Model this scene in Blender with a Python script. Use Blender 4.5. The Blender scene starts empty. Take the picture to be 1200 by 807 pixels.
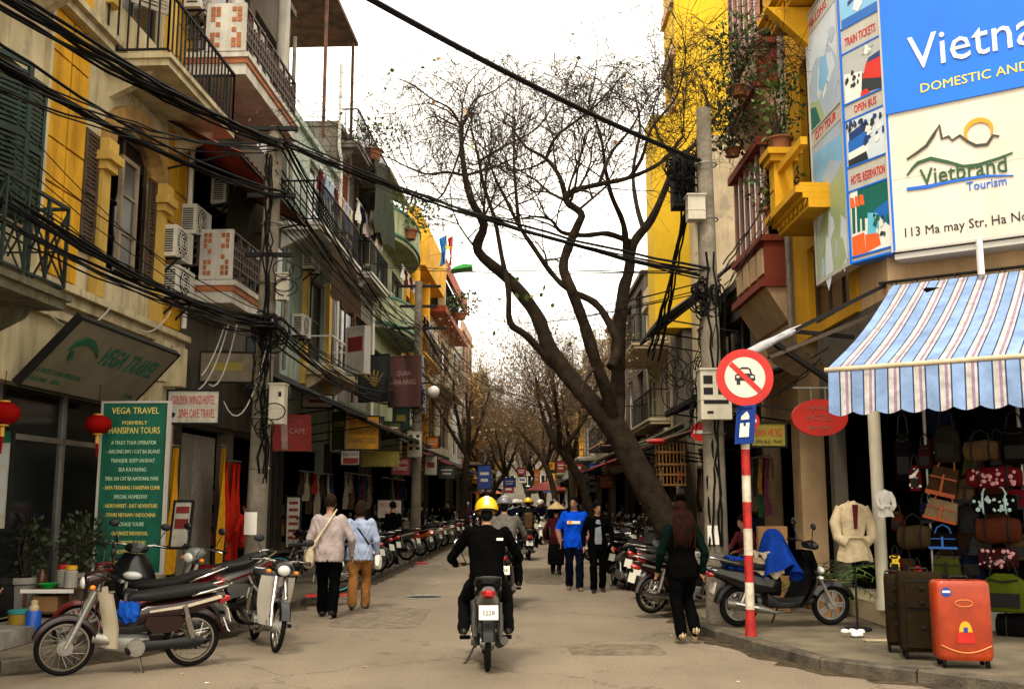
import bpy, math, random
import numpy as np
from mathutils import Vector, Matrix, kdtree
R = math.radians
PI = math.pi
scn = bpy.context.scene
col = scn.collection
rnd = random.Random(7)

# ------------------------------------------------------------------ camera
CAMZ, PITCH, FPX = 1.7, 8.65, 1200.0
cd = bpy.data.cameras.new('camera'); cam = bpy.data.objects.new('camera', cd); col.objects.link(cam)
cd.sensor_fit = 'HORIZONTAL'; cd.sensor_width = 36.0; cd.lens = 36.0; cd.clip_start = .05; cd.clip_end = 3000
cam.location = (0, 0, CAMZ); cam.rotation_euler = (R(90 + PITCH), 0, 0)
scn.camera = cam
# ------------------------------------------------------------------ light: bright overcast
SUN_EL, SUN_AZ = 58, 200            # azimuth measured clockwise from +Y (street direction)
w = bpy.data.worlds.new('World'); scn.world = w; w.use_nodes = True
nt = w.node_tree; bg = nt.nodes['Background']
sky = nt.nodes.new('ShaderNodeTexSky'); sky.sky_type = 'NISHITA'; sky.sun_disc = False
sky.sun_elevation = R(SUN_EL); sky.sun_rotation = R(SUN_AZ); sky.dust_density = 4
mx = nt.nodes.new('ShaderNodeMixRGB'); mx.inputs[0].default_value = .9
mx.inputs[2].default_value = (14.0, 12.8, 10.8, 1)      # cloud deck
nt.links.new(sky.outputs[0], mx.inputs[1]); nt.links.new(mx.outputs[0], bg.inputs[0])
bg.inputs[1].default_value = .1
sl = bpy.data.lights.new('sun', 'SUN'); sl.energy = 1.45; sl.angle = R(11); sl.color = (1, .9, .74)
so = bpy.data.objects.new('sun', sl); col.objects.link(so)
sd = Vector((math.sin(R(SUN_AZ)) * math.cos(R(SUN_EL)), math.cos(R(SUN_AZ)) * math.cos(R(SUN_EL)), math.sin(R(SUN_EL))))
so.rotation_euler = (-sd).to_track_quat('-Z', 'Y').to_euler(); so.location = (0, 0, 60)
vs = scn.view_settings; vs.view_transform = 'Standard'; vs.look = 'None'; vs.exposure = 1.1; vs.gamma = 1
scn.render.engine = 'CYCLES'
scn.cycles.max_bounces = 5; scn.cycles.diffuse_bounces = 3; scn.cycles.glossy_bounces = 3
scn.cycles.use_denoising = True

# ------------------------------------------------------------------ pixel helpers (photo pixels, 1200 wide)
cp, sp_ = math.cos(R(PITCH)), math.sin(R(PITCH))
def ray(px, py):
    a, b = (px - 600) / FPX, (403.5 - py) / FPX
    return Vector((a, cp - b * sp_, sp_ + b * cp))
def at(px, py, Y):
    d = ray(px, py); t = Y / d.y
    return Vector((d.x * t, Y, CAMZ + d.z * t))
def gnd(px, py, z=0.0):
    d = ray(px, py); t = (z - CAMZ) / d.z
    return Vector((d.x * t, d.y * t, z))
def zz(py, Y): return at(600, py, Y).z
def xx(px, py, Y): return at(px, py, Y).x

class Frame:                      # a facade plane: u along the street, d out of the wall, z up
    def __init__(s, X0, k, out): s.X0, s.k, s.out = X0, k, out
    def pt(s, u, d, z): return Vector((s.X0 + s.k * u + s.out * d, u - s.out * s.k * d, z))
    def uz(s, px, py, d=0.0):     # where the ray through a pixel meets the plane at distance d from the wall
        r = ray(px, py); x0 = s.X0 + s.out * d * (1 + s.k * s.k)
        t = x0 / (r.x - s.k * r.y)
        return r.y * t, CAMZ + r.z * t
FL = Frame(-6.5, .046, 1)
FR = Frame(4.9, 0.0, -1)

# ------------------------------------------------------------------ materials
_mats = {}
def mat(name, c, rough=.75, var=.18, scale=2.5, bump=.25, bscale=30, metal=0, streak=0.0, grime=(.35, .3, .24), spec=.35, coat=0, fine=.0, alpha=1, trans=0):
    if name in _mats: return _mats[name]
    c = tuple(q ** 1.2 for q in c)
    m = bpy.data.materials.new(name); m.use_nodes = True; t = m.node_tree; N = t.nodes; L = t.links
    b = N['Principled BSDF']; b.inputs['Roughness'].default_value = rough; b.inputs['Metallic'].default_value = metal
    b.inputs['Specular IOR Level'].default_value = spec
    if coat: b.inputs['Coat Weight'].default_value = coat; b.inputs['Coat Roughness'].default_value = .12
    if trans: b.inputs['Transmission Weight'].default_value = trans
    if alpha < 1: b.inputs['Alpha'].default_value = alpha
    tc = N.new('ShaderNodeTexCoord')
    no = N.new('ShaderNodeTexNoise'); no.inputs['Scale'].default_value = scale; no.inputs['Detail'].default_value = 6; no.inputs['Roughness'].default_value = .62
    L.new(tc.outputs['Object'], no.inputs['Vector'])
    rp = N.new('ShaderNodeValToRGB'); lo, hi = max(0, 1 - 1.6 * var), 1 + var
    rp.color_ramp.elements[0].position = .3; rp.color_ramp.elements[1].position = .68
    rp.color_ramp.elements[0].color = (c[0] * lo, c[1] * lo, c[2] * lo * .97, 1)
    rp.color_ramp.elements[1].color = (min(1, c[0] * hi), min(1, c[1] * hi), min(1, c[2] * hi), 1)
    L.new(no.outputs['Fac'], rp.inputs['Fac']); out = rp.outputs['Color']
    if streak:
        mp = N.new('ShaderNodeMapping'); mp.inputs['Scale'].default_value = (2.2, 2.2, .22); L.new(tc.outputs['Object'], mp.inputs['Vector'])
        n2 = N.new('ShaderNodeTexNoise'); n2.inputs['Scale'].default_value = 1.6; n2.inputs['Detail'].default_value = 8; n2.inputs['Roughness'].default_value = .7
        L.new(mp.outputs[0], n2.inputs['Vector'])
        r2 = N.new('ShaderNodeValToRGB'); r2.color_ramp.elements[0].position = .47; r2.color_ramp.elements[1].position = .72
        r2.color_ramp.elements[1].color = (streak,) * 3 + (1,); r2.color_ramp.elements[0].color = (0, 0, 0, 1)
        L.new(n2.outputs['Fac'], r2.inputs['Fac'])
        mm = N.new('ShaderNodeMixRGB'); mm.inputs[2].default_value = (c[0] * grime[0], c[1] * grime[1], c[2] * grime[2], 1)
        L.new(r2.outputs['Color'], mm.inputs[0]); L.new(out, mm.inputs[1]); out = mm.outputs[0]
    if streak > .42:      # peeled and patched plaster with hard edges
        n5 = N.new('ShaderNodeTexNoise'); n5.inputs['Scale'].default_value = 1.1; n5.inputs['Detail'].default_value = 9; n5.inputs['Roughness'].default_value = .68; L.new(tc.outputs['Object'], n5.inputs['Vector'])
        r5 = N.new('ShaderNodeValToRGB'); r5.color_ramp.elements[0].position = .6; r5.color_ramp.elements[1].position = .625; r5.color_ramp.elements[0].color = (0, 0, 0, 1); r5.color_ramp.elements[1].color = (.7,) * 3 + (1,); L.new(n5.outputs['Fac'], r5.inputs['Fac'])
        m5 = N.new('ShaderNodeMixRGB'); g_ = sum(c) / 3; m5.inputs[2].default_value = (c[0] * .35 + g_ * .3, c[1] * .35 + g_ * .28, c[2] * .35 + g_ * .24, 1); L.new(r5.outputs['Color'], m5.inputs[0]); L.new(out, m5.inputs[1]); out = m5.outputs[0]
    L.new(out, b.inputs['Base Color'])
    if bump:
        n3 = N.new('ShaderNodeTexNoise'); n3.inputs['Scale'].default_value = bscale; n3.inputs['Detail'].default_value = 4
        L.new(tc.outputs['Object'], n3.inputs['Vector'])
        bp = N.new('ShaderNodeBump'); bp.inputs['Strength'].default_value = bump; bp.inputs['Distance'].default_value = .02
        L.new(n3.outputs['Fac'], bp.inputs['Height']); L.new(bp.outputs[0], b.inputs['Normal'])
        rm = N.new('ShaderNodeMapRange'); rm.inputs[3].default_value = max(.03, rough - .12); rm.inputs[4].default_value = min(1, rough + .12)
        L.new(no.outputs['Fac'], rm.inputs[0]); L.new(rm.outputs[0], b.inputs['Roughness'])
    _mats[name] = m
    return m
def wall(name, c, streak=.75, **k): return mat(name, c, rough=.88, var=.2, scale=.9, bump=.3, bscale=14, streak=streak, spec=.2, **k)
def paint(name, c, **k):
    k.setdefault('rough', .3); k.setdefault('var', .06); k.setdefault('bump', 0); k.setdefault('coat', .6); return mat(name, c, **k)
def cloth(name, c, **k):
    k.setdefault('var', .16); k.setdefault('scale', 9); k.setdefault('bump', .55); k.setdefault('bscale', 16); return mat(name, c, rough=.95, spec=.03, **k)
def flat(name, c, **k):
    k.setdefault('rough', .5); k.setdefault('var', .05); k.setdefault('bump', 0); return mat(name, c, **k)

# ------------------------------------------------------------------ mesh collector
class MB:
    def __init__(s): s.v, s.f, s.mi, s.sm, s.cur, s.smooth, s.M = [], [], [], [], 0, False, None
    def m(s, i): s.cur = i; return s
    def add(s, vs, fs, smooth=None):
        n = len(s.v)
        if s.M is not None: vs = [s.M @ Vector(p) for p in vs]
        s.v += [tuple(p) for p in vs]; s.f += [tuple(i + n for i in f) for f in fs]
        s.mi += [s.cur] * len(fs); s.sm += [s.smooth if smooth is None else smooth] * len(fs)
        return s
    def hexa(s, p):               # 8 points: bottom ring 0-3, top ring 4-7
        return s.add(p, [(3, 2, 1, 0), (4, 5, 6, 7), (0, 1, 5, 4), (1, 2, 6, 5), (2, 3, 7, 6), (3, 0, 4, 7)], False)
    def box(s, x0, x1, y0, y1, z0, z1):
        return s.hexa([(x0, y0, z0), (x1, y0, z0), (x1, y1, z0), (x0, y1, z0), (x0, y0, z1), (x1, y0, z1), (x1, y1, z1), (x0, y1, z1)])
    def cb(s, c, d): return s.box(c[0] - d[0] / 2, c[0] + d[0] / 2, c[1] - d[1] / 2, c[1] + d[1] / 2, c[2] - d[2] / 2, c[2] + d[2] / 2)
    def fb(s, F, u0, u1, d0, d1, z0, z1):
        return s.hexa([F.pt(u0, d0, z0), F.pt(u1, d0, z0), F.pt(u1, d1, z0), F.pt(u0, d1, z0), F.pt(u0, d0, z1), F.pt(u1, d0, z1), F.pt(u1, d1, z1), F.pt(u0, d1, z1)])
    def bar(s, a, b, wx, wz=None, up=(0, 0, 1)):   # square bar between two points
        a, b = Vector(a), Vector(b); wz = wz or wx; d = (b - a).normalized(); up = Vector(up)
        if abs(d.dot(up)) > .98: up = Vector((0, 1, 0)) if abs(d.y) < .9 else Vector((1, 0, 0))
        x = d.cross(up).normalized() * wx / 2; z = x.cross(d).normalized() * wz / 2
        return s.hexa([a - x - z, a + x - z, b + x - z, b - x - z, a - x + z, a + x + z, b + x + z, b - x + z])
    def tube(s, pts, r, n=6, cap=True, flat_=None):
        pts = [Vector(p) for p in pts]; k = len(pts)
        rs = r if isinstance(r, (list, tuple)) else [r] * k
        vs, fs = [], []; t0 = (pts[1] - pts[0]).normalized()
        u = t0.cross(Vector((0, 0, 1)));
        if u.length < .05: u = t0.cross(Vector((1, 0, 0)))
        u.normalize()
        for i in range(k):
            t = (pts[min(i + 1, k - 1)] - pts[max(i - 1, 0)])
            if t.length < 1e-9: t = t0
            t.normalize(); u = (u - t * u.dot(t))
            if u.length < 1e-4: u = t.orthogonal()
            u.normalize(); w_ = t.cross(u)
            ry = flat_[i] if isinstance(flat_, (list, tuple)) else (flat_ or 1)
            for j in range(n):
                a = 2 * PI * j / n
                vs.append(pts[i] + u * (math.cos(a) * rs[i]) + w_ * (math.sin(a) * rs[i] * ry))
        for i in range(k - 1):
            for j in range(n):
                j2 = (j + 1) % n; fs.append((i * n + j, i * n + j2, (i + 1) * n + j2, (i + 1) * n + j))
        if cap: fs.append(tuple(range(n - 1, -1, -1))); fs.append(tuple((k - 1) * n + j for j in range(n)))
        return s.add(vs, fs, True)
    def cyl(s, a, b, r, r1=None, n=10): return s.tube([a, b], [r, r if r1 is None else r1], n)
    def lathe(s, prof, o=(0, 0, 0), n=14, ax='z'):
        vs, fs = [], []; k = len(prof)
        for (r, h) in prof:
            for j in range(n):
                a = 2 * PI * j / n; p = (math.cos(a) * r, math.sin(a) * r, h)
                if ax == 'x': p = (p[2], p[0], p[1])
                if ax == 'y': p = (p[0], p[2], p[1])
                vs.append((o[0] + p[0], o[1] + p[1], o[2] + p[2]))
        for i in range(k - 1):
            for j in range(n):
                j2 = (j + 1) % n; fs.append((i * n + j, i * n + j2, (i + 1) * n + j2, (i + 1) * n + j))
        fs.append(tuple(range(n - 1, -1, -1))); fs.append(tuple((k - 1) * n + j for j in range(n)))
        return s.add(vs, fs, True)
    def ell(s, c, r, nu=12, nv=8, M=None):
        vs, fs = [], []
        if not isinstance(r, (tuple, list)): r = (r, r, r)
        for i in range(nv + 1):
            t = PI * i / nv
            for j in range(nu):
                a = 2 * PI * j / nu
                p = Vector((math.sin(t) * math.cos(a) * r[0], math.sin(t) * math.sin(a) * r[1], math.cos(t) * r[2]))
                if M is not None: p = M @ p
                vs.append(p + Vector(c))
        for i in range(nv):
            for j in range(nu):
                j2 = (j + 1) % nu; fs.append((i * nu + j2, i * nu + j, (i + 1) * nu + j, (i + 1) * nu + j2))
        return s.add(vs, fs, True)
    def torus(s, c, R_, r, ax='x', n=24, m_=6):
        vs, fs = [], []
        for i in range(n):
            a = 2 * PI * i / n
            for j in range(m_):
                b = 2 * PI * j / m_; q = R_ + r * math.cos(b); h = r * math.sin(b)
                p = {'x': (h, q * math.cos(a), q * math.sin(a)), 'y': (q * math.cos(a), h, q * math.sin(a)), 'z': (q * math.cos(a), q * math.sin(a), h)}[ax]
                vs.append((c[0] + p[0], c[1] + p[1], c[2] + p[2]))
        for i in range(n):
            for j in range(m_):
                i2, j2 = (i + 1) % n, (j + 1) % m_; fs.append((i * m_ + j, i2 * m_ + j, i2 * m_ + j2, i * m_ + j2))
        return s.add(vs, fs, True)
    def prism(s, poly, o, u, v, depth, smooth=False):  # polygon in (u,v) from o, pushed by the vector depth
        o, u, v, dp = Vector(o), Vector(u), Vector(v), Vector(depth); n = len(poly)
        a = [o + u * p[0] + v * p[1] for p in poly]; b = [p + dp for p in a]
        return s.add(a + b, [tuple(range(n - 1, -1, -1)), tuple(range(n, 2 * n))] + [(i, (i + 1) % n, n + (i + 1) % n, n + i) for i in range(n)], smooth)
    def grid(s, rows, smooth=True, close=False):
        k, n = len(rows), len(rows[0]); fs = []
        for i in range(k - 1):
            for j in range(n if close else n - 1):
                j2 = (j + 1) % n; fs.append((i * n + j, i * n + j2, (i + 1) * n + j2, (i + 1) * n + j))
        return s.add([p for r_ in rows for p in r_], fs, smooth)
    def loft(s, secs, n=12, p=2.6):   # secs: (centre, half width x, half height z) stacked along y; superellipse rings
        rows = []
        for (c, hx, hz) in secs:
            ring = []
            for j in range(n):
                a = 2 * PI * j / n; ca, sa = math.cos(a), math.sin(a)
                ring.append((c[0] + hx * math.copysign(abs(ca) ** (2 / p), ca), c[1], c[2] + hz * math.copysign(abs(sa) ** (2 / p), sa)))
            rows.append(ring)
        s.grid(rows, True, True); k = len(secs)
        return s.add(rows[0] + rows[-1], [tuple(range(n)), tuple(range(2 * n - 1, n - 1, -1))], True)

ROOT = {}
def mesh(name, mb, mats, off=(0, 0, 0)):
    me = bpy.data.meshes.new(name)
    o = Vector(off)
    me.from_pydata([tuple(Vector(p) - o) for p in mb.v], [], mb.f)
    for m_ in (mats if isinstance(mats, (list, tuple)) else [mats]): me.materials.append(m_)
    me.polygons.foreach_set('material_index', mb.mi); me.polygons.foreach_set('use_smooth', mb.sm)
    me.update()
    if any(mb.sm): me.set_sharp_from_angle(angle=R(42))
    return me
def tag(o, label=None, cat=None, group=None, kind=None):
    if label: o['label'] = label
    if cat: o['category'] = cat
    if group: o['group'] = group
    if kind: o['kind'] = kind
    return o
def T(name, label, cat, loc=(0, 0, 0), group=None, kind=None):
    o = bpy.data.objects.new(name, None); col.objects.link(o); o.location = loc; o.empty_display_size = .1
    ROOT[o.name] = Vector(loc); return tag(o, label, cat, group, kind)
def P(name, mb, mats, parent, label=None, kind=None):      # a part; its shape is given in world coordinates, its parent is unrotated so far
    o = bpy.data.objects.new(name, mesh(name, mb, mats, ROOT[parent.name])); col.objects.link(o); o.parent = parent
    ROOT[o.name] = ROOT[parent.name]
    return tag(o, label, None, None, kind)
def S(name, mb, mats, label=None, cat=None, group=None, kind=None):    # a thing that is one mesh
    a = np.array(mb.v); c = Vector(((a[:, 0].min() + a[:, 0].max()) / 2, (a[:, 1].min() + a[:, 1].max()) / 2, a[:, 2].min()))
    o = bpy.data.objects.new(name, mesh(name, mb, mats, c)); col.objects.link(o); o.location = c; ROOT[o.name] = c
    return tag(o, label, cat, group, kind)
def PM(name, me, parent, off=(0, 0, 0)):                    # a part that shares a mesh with its likes
    o = bpy.data.objects.new(name, me); col.objects.link(o); o.parent = parent; o.location = Vector(off); ROOT[o.name] = ROOT[parent.name]; return o
def dup(root, loc, rz=0.0, label=None, group=None, swap=None, tilt=0.0):
    def cpy(o, par):
        c = o.copy(); col.objects.link(c)
        if par is not None: c.parent = par
        if swap:
            for sl_ in c.material_slots:
                if sl_.material and sl_.material.name in swap:
                    n_ = swap[sl_.material.name]; sl_.link = 'OBJECT'; sl_.material = n_
        for ch in o.children: cpy(ch, c)
        return c
    c = cpy(root, None); c.location = loc; c.rotation_euler = (0, tilt, rz)
    if label: c['label'] = label
    if group: c['group'] = group
    return c
_txt = {}
def text_mb(mb, s, o, u, v, h, ext=.01, maxw=None, align='l', bold=0.0, shear=0.0):
    """letters standing on the plane through o spanned by u, v; h is the height of a capital"""
    key = (s, bold, shear)
    if key not in _txt:
        cu = bpy.data.curves.new('t', 'FONT'); cu.body = s; cu.size = 1; cu.extrude = .5; cu.resolution_u = 2; cu.offset = bold; cu.shear = shear
        ob = bpy.data.objects.new('t', cu); col.objects.link(ob)
        dg = bpy.context.evaluated_depsgraph_get(); me = bpy.data.meshes.new_from_object(ob.evaluated_get(dg))
        _txt[key] = ([tuple(p.co) for p in me.vertices], [tuple(p.vertices) for p in me.polygons])
        bpy.data.objects.remove(ob); bpy.data.meshes.remove(me)
    vs, fs = _txt[key]
    if not vs: return mb
    u, v, o = Vector(u).normalized(), Vector(v).normalized(), Vector(o); n = u.cross(v)
    x0, x1 = min(p[0] for p in vs), max(p[0] for p in vs); k = h / .7
    kx = k if maxw is None else min(k, maxw / (x1 - x0)) if maxw > 0 else -maxw / (x1 - x0)
    sh = {'l': 0, 'c': -(x1 - x0) * kx / 2, 'r': -(x1 - x0) * kx}[align]
    return mb.add([o + u * ((p[0] - x0) * kx + sh) + v * (p[1] * k) + n * (p[2] * ext) for p in vs], fs, False)

# shared materials
CONC = mat('concrete', (.3, .28, .24), rough=.9, var=.3, scale=4, bump=.5, bscale=40, streak=.6, spec=.2)
BLACK = mat('black_rubber', (.008, .008, .008), rough=.8, var=.2, bump=.2, spec=.15)
DARK = mat('dark_interior', (.007, .006, .005), rough=.95, var=.3, scale=2, bump=0, spec=.02)  # near-black lining colour holds the shade of the deep shop interiors
IRON = mat('dark_iron', (.018, .018, .017), rough=.7, var=.3, scale=6, bump=.2, spec=.2)
CHROME = mat('chrome', (.5, .48, .45), rough=.24, var=.1, metal=1, bump=0)
STEEL = mat('steel', (.42, .41, .39), rough=.4, var=.2, metal=.9, bump=.2, bscale=60)
GLASS = mat('window_glass', (.014, .017, .018), rough=.12, var=.2, bump=0, spec=.3)
WHITE = flat('white_paint', (.74, .72, .67))
WIRE = mat('cable_black', (.007, .0065, .006), rough=.7, var=.2, bump=0, spec=.12)
RUST = mat('rusty_sheet', (.14, .07, .04), rough=.85, var=.5, scale=3, bump=.3, streak=.6)
WOOD = mat('brown_wood', (.14, .07, .035), rough=.6, var=.3, scale=4, bump=.3, bscale=20)
# ------------------------------------------------------------------ ground, pavements, kerbs
def road_mat():
    m = bpy.data.materials.new('asphalt'); m.use_nodes = True; t = m.node_tree; N, L = t.nodes, t.links; b = N['Principled BSDF']
    tc = N.new('ShaderNodeTexCoord')
    def noise(s, d, r=.6):
        n = N.new('ShaderNodeTexNoise'); n.inputs['Scale'].default_value = s; n.inputs['Detail'].default_value = d; n.inputs['Roughness'].default_value = r
        L.new(tc.outputs['Object'], n.inputs['Vector']); return n
    def ramp(fac, p0, c0, p1, c1):
        r = N.new('ShaderNodeValToRGB'); e = r.color_ramp.elements; e[0].position, e[1].position = p0, p1; e[0].color, e[1].color = c0 + (1,), c1 + (1,)
        L.new(fac, r.inputs[0]); return r.outputs[0]
    def mixc(f, a, c, typ='MIX'):
        n = N.new('ShaderNodeMixRGB'); n.blend_type = typ
        for i, q in ((0, f), (1, a), (2, c)):
            if isinstance(q, (int, float)): n.inputs[i].default_value = q
            elif isinstance(q, tuple): n.inputs[i].default_value = q + (1,)
            else: L.new(q, n.inputs[i])
        return n.outputs[0]
    base = ramp(noise(.55, 7).outputs['Fac'], .3, (.165, .13, .091), .7, (.24, .192, .135))
    fine = ramp(noise(38, 6, .85).outputs['Fac'], .35, (.55, .55, .55), .65, (1.3, 1.3, 1.3))
    c = mixc(1.0, base, fine, 'MULTIPLY')
    mp = N.new('ShaderNodeMapping'); mp.inputs['Scale'].default_value = (1.3, .1, 1); L.new(tc.outputs['Object'], mp.inputs['Vector'])
    tr = N.new('ShaderNodeTexNoise'); tr.inputs['Scale'].default_value = 1; tr.inputs['Detail'].default_value = 5; L.new(mp.outputs[0], tr.inputs['Vector'])
    c = mixc(ramp(tr.outputs['Fac'], .45, (0, 0, 0), .75, (.55, .55, .55)), c, (.12, .094, .065))       # worn tyre paths along the street
    st = ramp(noise(1.7, 5, .7).outputs['Fac'], .6, (0, 0, 0), .72, (.6, .6, .6))
    c = mixc(st, c, (.075, .06, .044))                                                                  # oil and patch stains
    v = N.new('ShaderNodeTexVoronoi'); v.feature = 'DISTANCE_TO_EDGE'; v.inputs['Scale'].default_value = .33
    n4 = noise(1.1, 5); dm = N.new('ShaderNodeVectorMath'); dm.operation = 'SCALE'; dm.inputs['Scale'].default_value = 1.6; L.new(n4.outputs['Color'], dm.inputs[0])
    ad = N.new('ShaderNodeVectorMath'); L.new(tc.outputs['Object'], ad.inputs[0]); L.new(dm.outputs[0], ad.inputs[1]); L.new(ad.outputs[0], v.inputs['Vector'])
    cr = ramp(v.outputs['Distance'], .0, (.6, .6, .6), .012, (0, 0, 0))
    c = mixc(cr, c, (.05, .042, .034))
    L.new(c, b.inputs['Base Color']); b.inputs['Roughness'].default_value = .85; b.inputs['Specular IOR Level'].default_value = .3
    nb = noise(90, 3); bp = N.new('ShaderNodeBump'); bp.inputs['Strength'].default_value = .45; bp.inputs['Distance'].default_value = .01
    L.new(nb.outputs['Fac'], bp.inputs['Height']); L.new(bp.outputs[0], b.inputs['Normal'])
    return m
ROAD = road_mat()
PAVE = mat('pavement_concrete', (.19, .16, .115), rough=.9, var=.34, scale=1.6, bump=.5, bscale=45, spec=.25)
KERBM = mat('kerb_stone_concrete', (.13, .11, .082), rough=.9, var=.45, scale=4, bump=.6, bscale=40)
m = MB(); rows = []
for j in range(13):
    y = -40 + j * 60
    rows.append([(x, y, 0) for x in (-400, -60, -20, 20, 60, 400)])
m.grid(rows, False); S('road', m, ROAD, kind='structure')
KL = [(-30, 7.0), (-9.5, 8.2), (-6.6, 9.2), (-5.06, 10.49), (-4.14, 11.79), (-3.74, 13.23), (-3.55, 16.2), (-2.93, 22.48), (-2.21, 42.9), (-1.7, 75), (-1.5, 160)]
KR = [(30, 6.2), (9.5, 7.6), (6.4, 8.2), (4.5, 9.25), (3.12, 10.75), (2.74, 12.12), (2.52, 12.99), (2.43, 13.73), (2.5, 15.84), (2.7, 19.42), (2.75, 26.7), (2.6, 45), (2.4, 80), (2.2, 160)]
def pavement(name, line, far):
    inner = []
    for i, p in enumerate(line):
        a = Vector(line[max(0, i - 1)]); b = Vector(line[min(len(line) - 1, i + 1)]); d = (b - a).normalized()
        n = Vector((-d.y, d.x)) if far < 0 else Vector((d.y, -d.x))
        inner.append(Vector(p) + n * .16)
    mb = MB(); rows = []
    for (p, q) in zip(line, inner):
        xe = far if p[1] > 9 else p[0]
        rows.append([(q.x, q.y, -.05), (q.x, q.y, .115), (q.x + (far - q.x) * .12, q.y + .05 * 0, .125), (far, q.y + (6 if p[1] < 10 else 0), .13)])
    mb.grid(rows, False)
    root = S(name, mb, PAVE, kind='structure')
    # kerb stones, one by one, laid along the line
    acc = []; 
    pts = [Vector(p) for p in line]
    ip = [Vector(p) for p in inner]
    k = 0
    for i in range(2, len(pts) - 1):
        if pts[i].y > 70: break
        L_ = (pts[i + 1] - pts[i]).length; n = max(1, round(L_ / .95))
        for q in range(n):
            f0, f1 = q / n + .006, (q + 1) / n - .006
            a, b = pts[i].lerp(pts[i + 1], f0), pts[i].lerp(pts[i + 1], f1); c, d = ip[i].lerp(ip[i + 1], f1), ip[i].lerp(ip[i + 1], f0)
            h = .128 + rnd.uniform(-.01, .008); ch = .02
            mb = MB(); e0 = (d - a) * .18; e1 = (c - b) * .18
            rr = [[(a.x, a.y, -.02), (b.x, b.y, -.02)], [(a.x, a.y, h - ch), (b.x, b.y, h - ch)], [(a.x + e0.x, a.y + e0.y, h), (b.x + e1.x, b.y + e1.y, h)], [(d.x, d.y, h), (c.x, c.y, h)], [(d.x, d.y, -.02), (c.x, c.y, -.02)]]
            if far > 0: rr = [r_[::-1] for r_ in rr]
            mb.grid(rr, False)
            mb.add([r_[0] for r_ in rr], [(0, 1, 2, 3, 4)]); mb.add([r_[1] for r_ in rr], [(4, 3, 2, 1, 0)])
            P('kerb_stone', mb, KERBM, root); k += 1
    return root
PAVL = pavement('pavement', KL, -40); PAVR = pavement('pavement.001', KR, 40)

# ------------------------------------------------------------------ building kit
def wall_holes(mb, F, u0, u1, z0, z1, holes, d=0.0, t=.24):
    us = sorted({u0, u1, *[h[0] for h in holes], *[h[1] for h in holes]}); zs = sorted({z0, z1, *[h[2] for h in holes], *[h[3] for h in holes]})
    us = [q for q in us if u0 <= q <= u1]; zs = [q for q in zs if z0 <= q <= z1]
    for a, b in zip(us, us[1:]):
        run = None
        for c, e in list(zip(zs, zs[1:])) + [(None, None)]:
            solid = c is not None and not any(h[0] < (a + b) / 2 < h[1] and h[2] < (c + e) / 2 < h[3] for h in holes)
            if solid: run = (run[0], e) if run else (c, e)
            if (not solid) and run: mb.fb(F, a, b, d - t, d, run[0], run[1]); run = None
    return mb
def body(mb, F, u0, u1, z0, z1, d=-.24, depth=9):      # side walls, back and floors behind a facade
    mb.fb(F, u0, u0 + .2, -depth, d - .002, z0, z1 - .01); mb.fb(F, u1 - .2, u1, -depth, d - .002, z0, z1 - .01); mb.fb(F, u0 + .2, u1 - .2, -depth, -depth + .2, z0, z1 - .01)
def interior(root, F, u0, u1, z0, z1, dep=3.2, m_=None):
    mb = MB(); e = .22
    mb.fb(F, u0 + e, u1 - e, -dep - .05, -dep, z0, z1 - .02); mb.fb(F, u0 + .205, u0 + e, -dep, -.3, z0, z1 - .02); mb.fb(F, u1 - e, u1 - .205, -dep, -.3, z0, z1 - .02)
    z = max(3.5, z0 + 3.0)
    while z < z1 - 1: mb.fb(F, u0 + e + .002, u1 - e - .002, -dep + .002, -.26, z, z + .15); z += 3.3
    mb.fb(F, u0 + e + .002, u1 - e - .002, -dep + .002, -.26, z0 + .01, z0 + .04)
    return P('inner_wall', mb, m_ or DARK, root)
def window(root, F, u0, u1, z0, z1, fm, pm=None, d=-.14, nu=2, nz=2, name='window', b=.05):
    mb = MB()
    for a, c, e, g in ((u0, u0 + b, z0, z1), (u1 - b, u1, z0, z1), (u0 + b, u1 - b, z0, z0 + b), (u0 + b, u1 - b, z1 - b, z1)): mb.fb(F, a, c, d - .03, d + .03, e, g)
    for i in range(1, nu): q = u0 + (u1 - u0) * i / nu; mb.fb(F, q - .02, q + .02, d - .02, d + .022, z0 + b, z1 - b)
    for i in range(1, nz): q = z0 + (z1 - z0) * i / nz; mb.fb(F, u0 + b, u1 - b, d - .02, d + .02, q - .018, q + .018)
    o = P(name, mb, fm, root)
    P('pane', MB().fb(F, u0 + b, u1 - b, d - .012, d - .006, z0 + b, z1 - b), pm or GLASS, o)
    return o
def shutter(root, F, u0, u1, z0, z1, fm, d=.03, open_=0.0):
    """louvred leaf with its slats; open_ swings it out from the wall about u0"""
    mb = MB(); b = .06; w_ = u1 - u0
    def q(a, e, g): return F.pt(u0 + a * math.cos(open_), d + abs(a) * math.sin(open_) + e, g)
    def bx(a0, a1, e0, e1, g0, g1): mb.hexa([q(a0, e0, g0), q(a1, e0, g0), q(a1, e1, g0), q(a0, e1, g0), q(a0, e0, g1), q(a1, e0, g1), q(a1, e1, g1), q(a0, e1, g1)])
    bx(0, b, 0, .04, z0, z1); bx(w_ - b, w_, 0, .04, z0, z1)
    for g in (z0, (z0 + z1) / 2 - b / 2, z1 - b): bx(b, w_ - b, 0, .04, g, g + b)
    g = z0 + b + .03
    while g < z1 - b - .04: bx(b, w_ - b, .008, .03, g, g + .035); g += .06
    return P('shutter', mb, fm, root)
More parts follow.
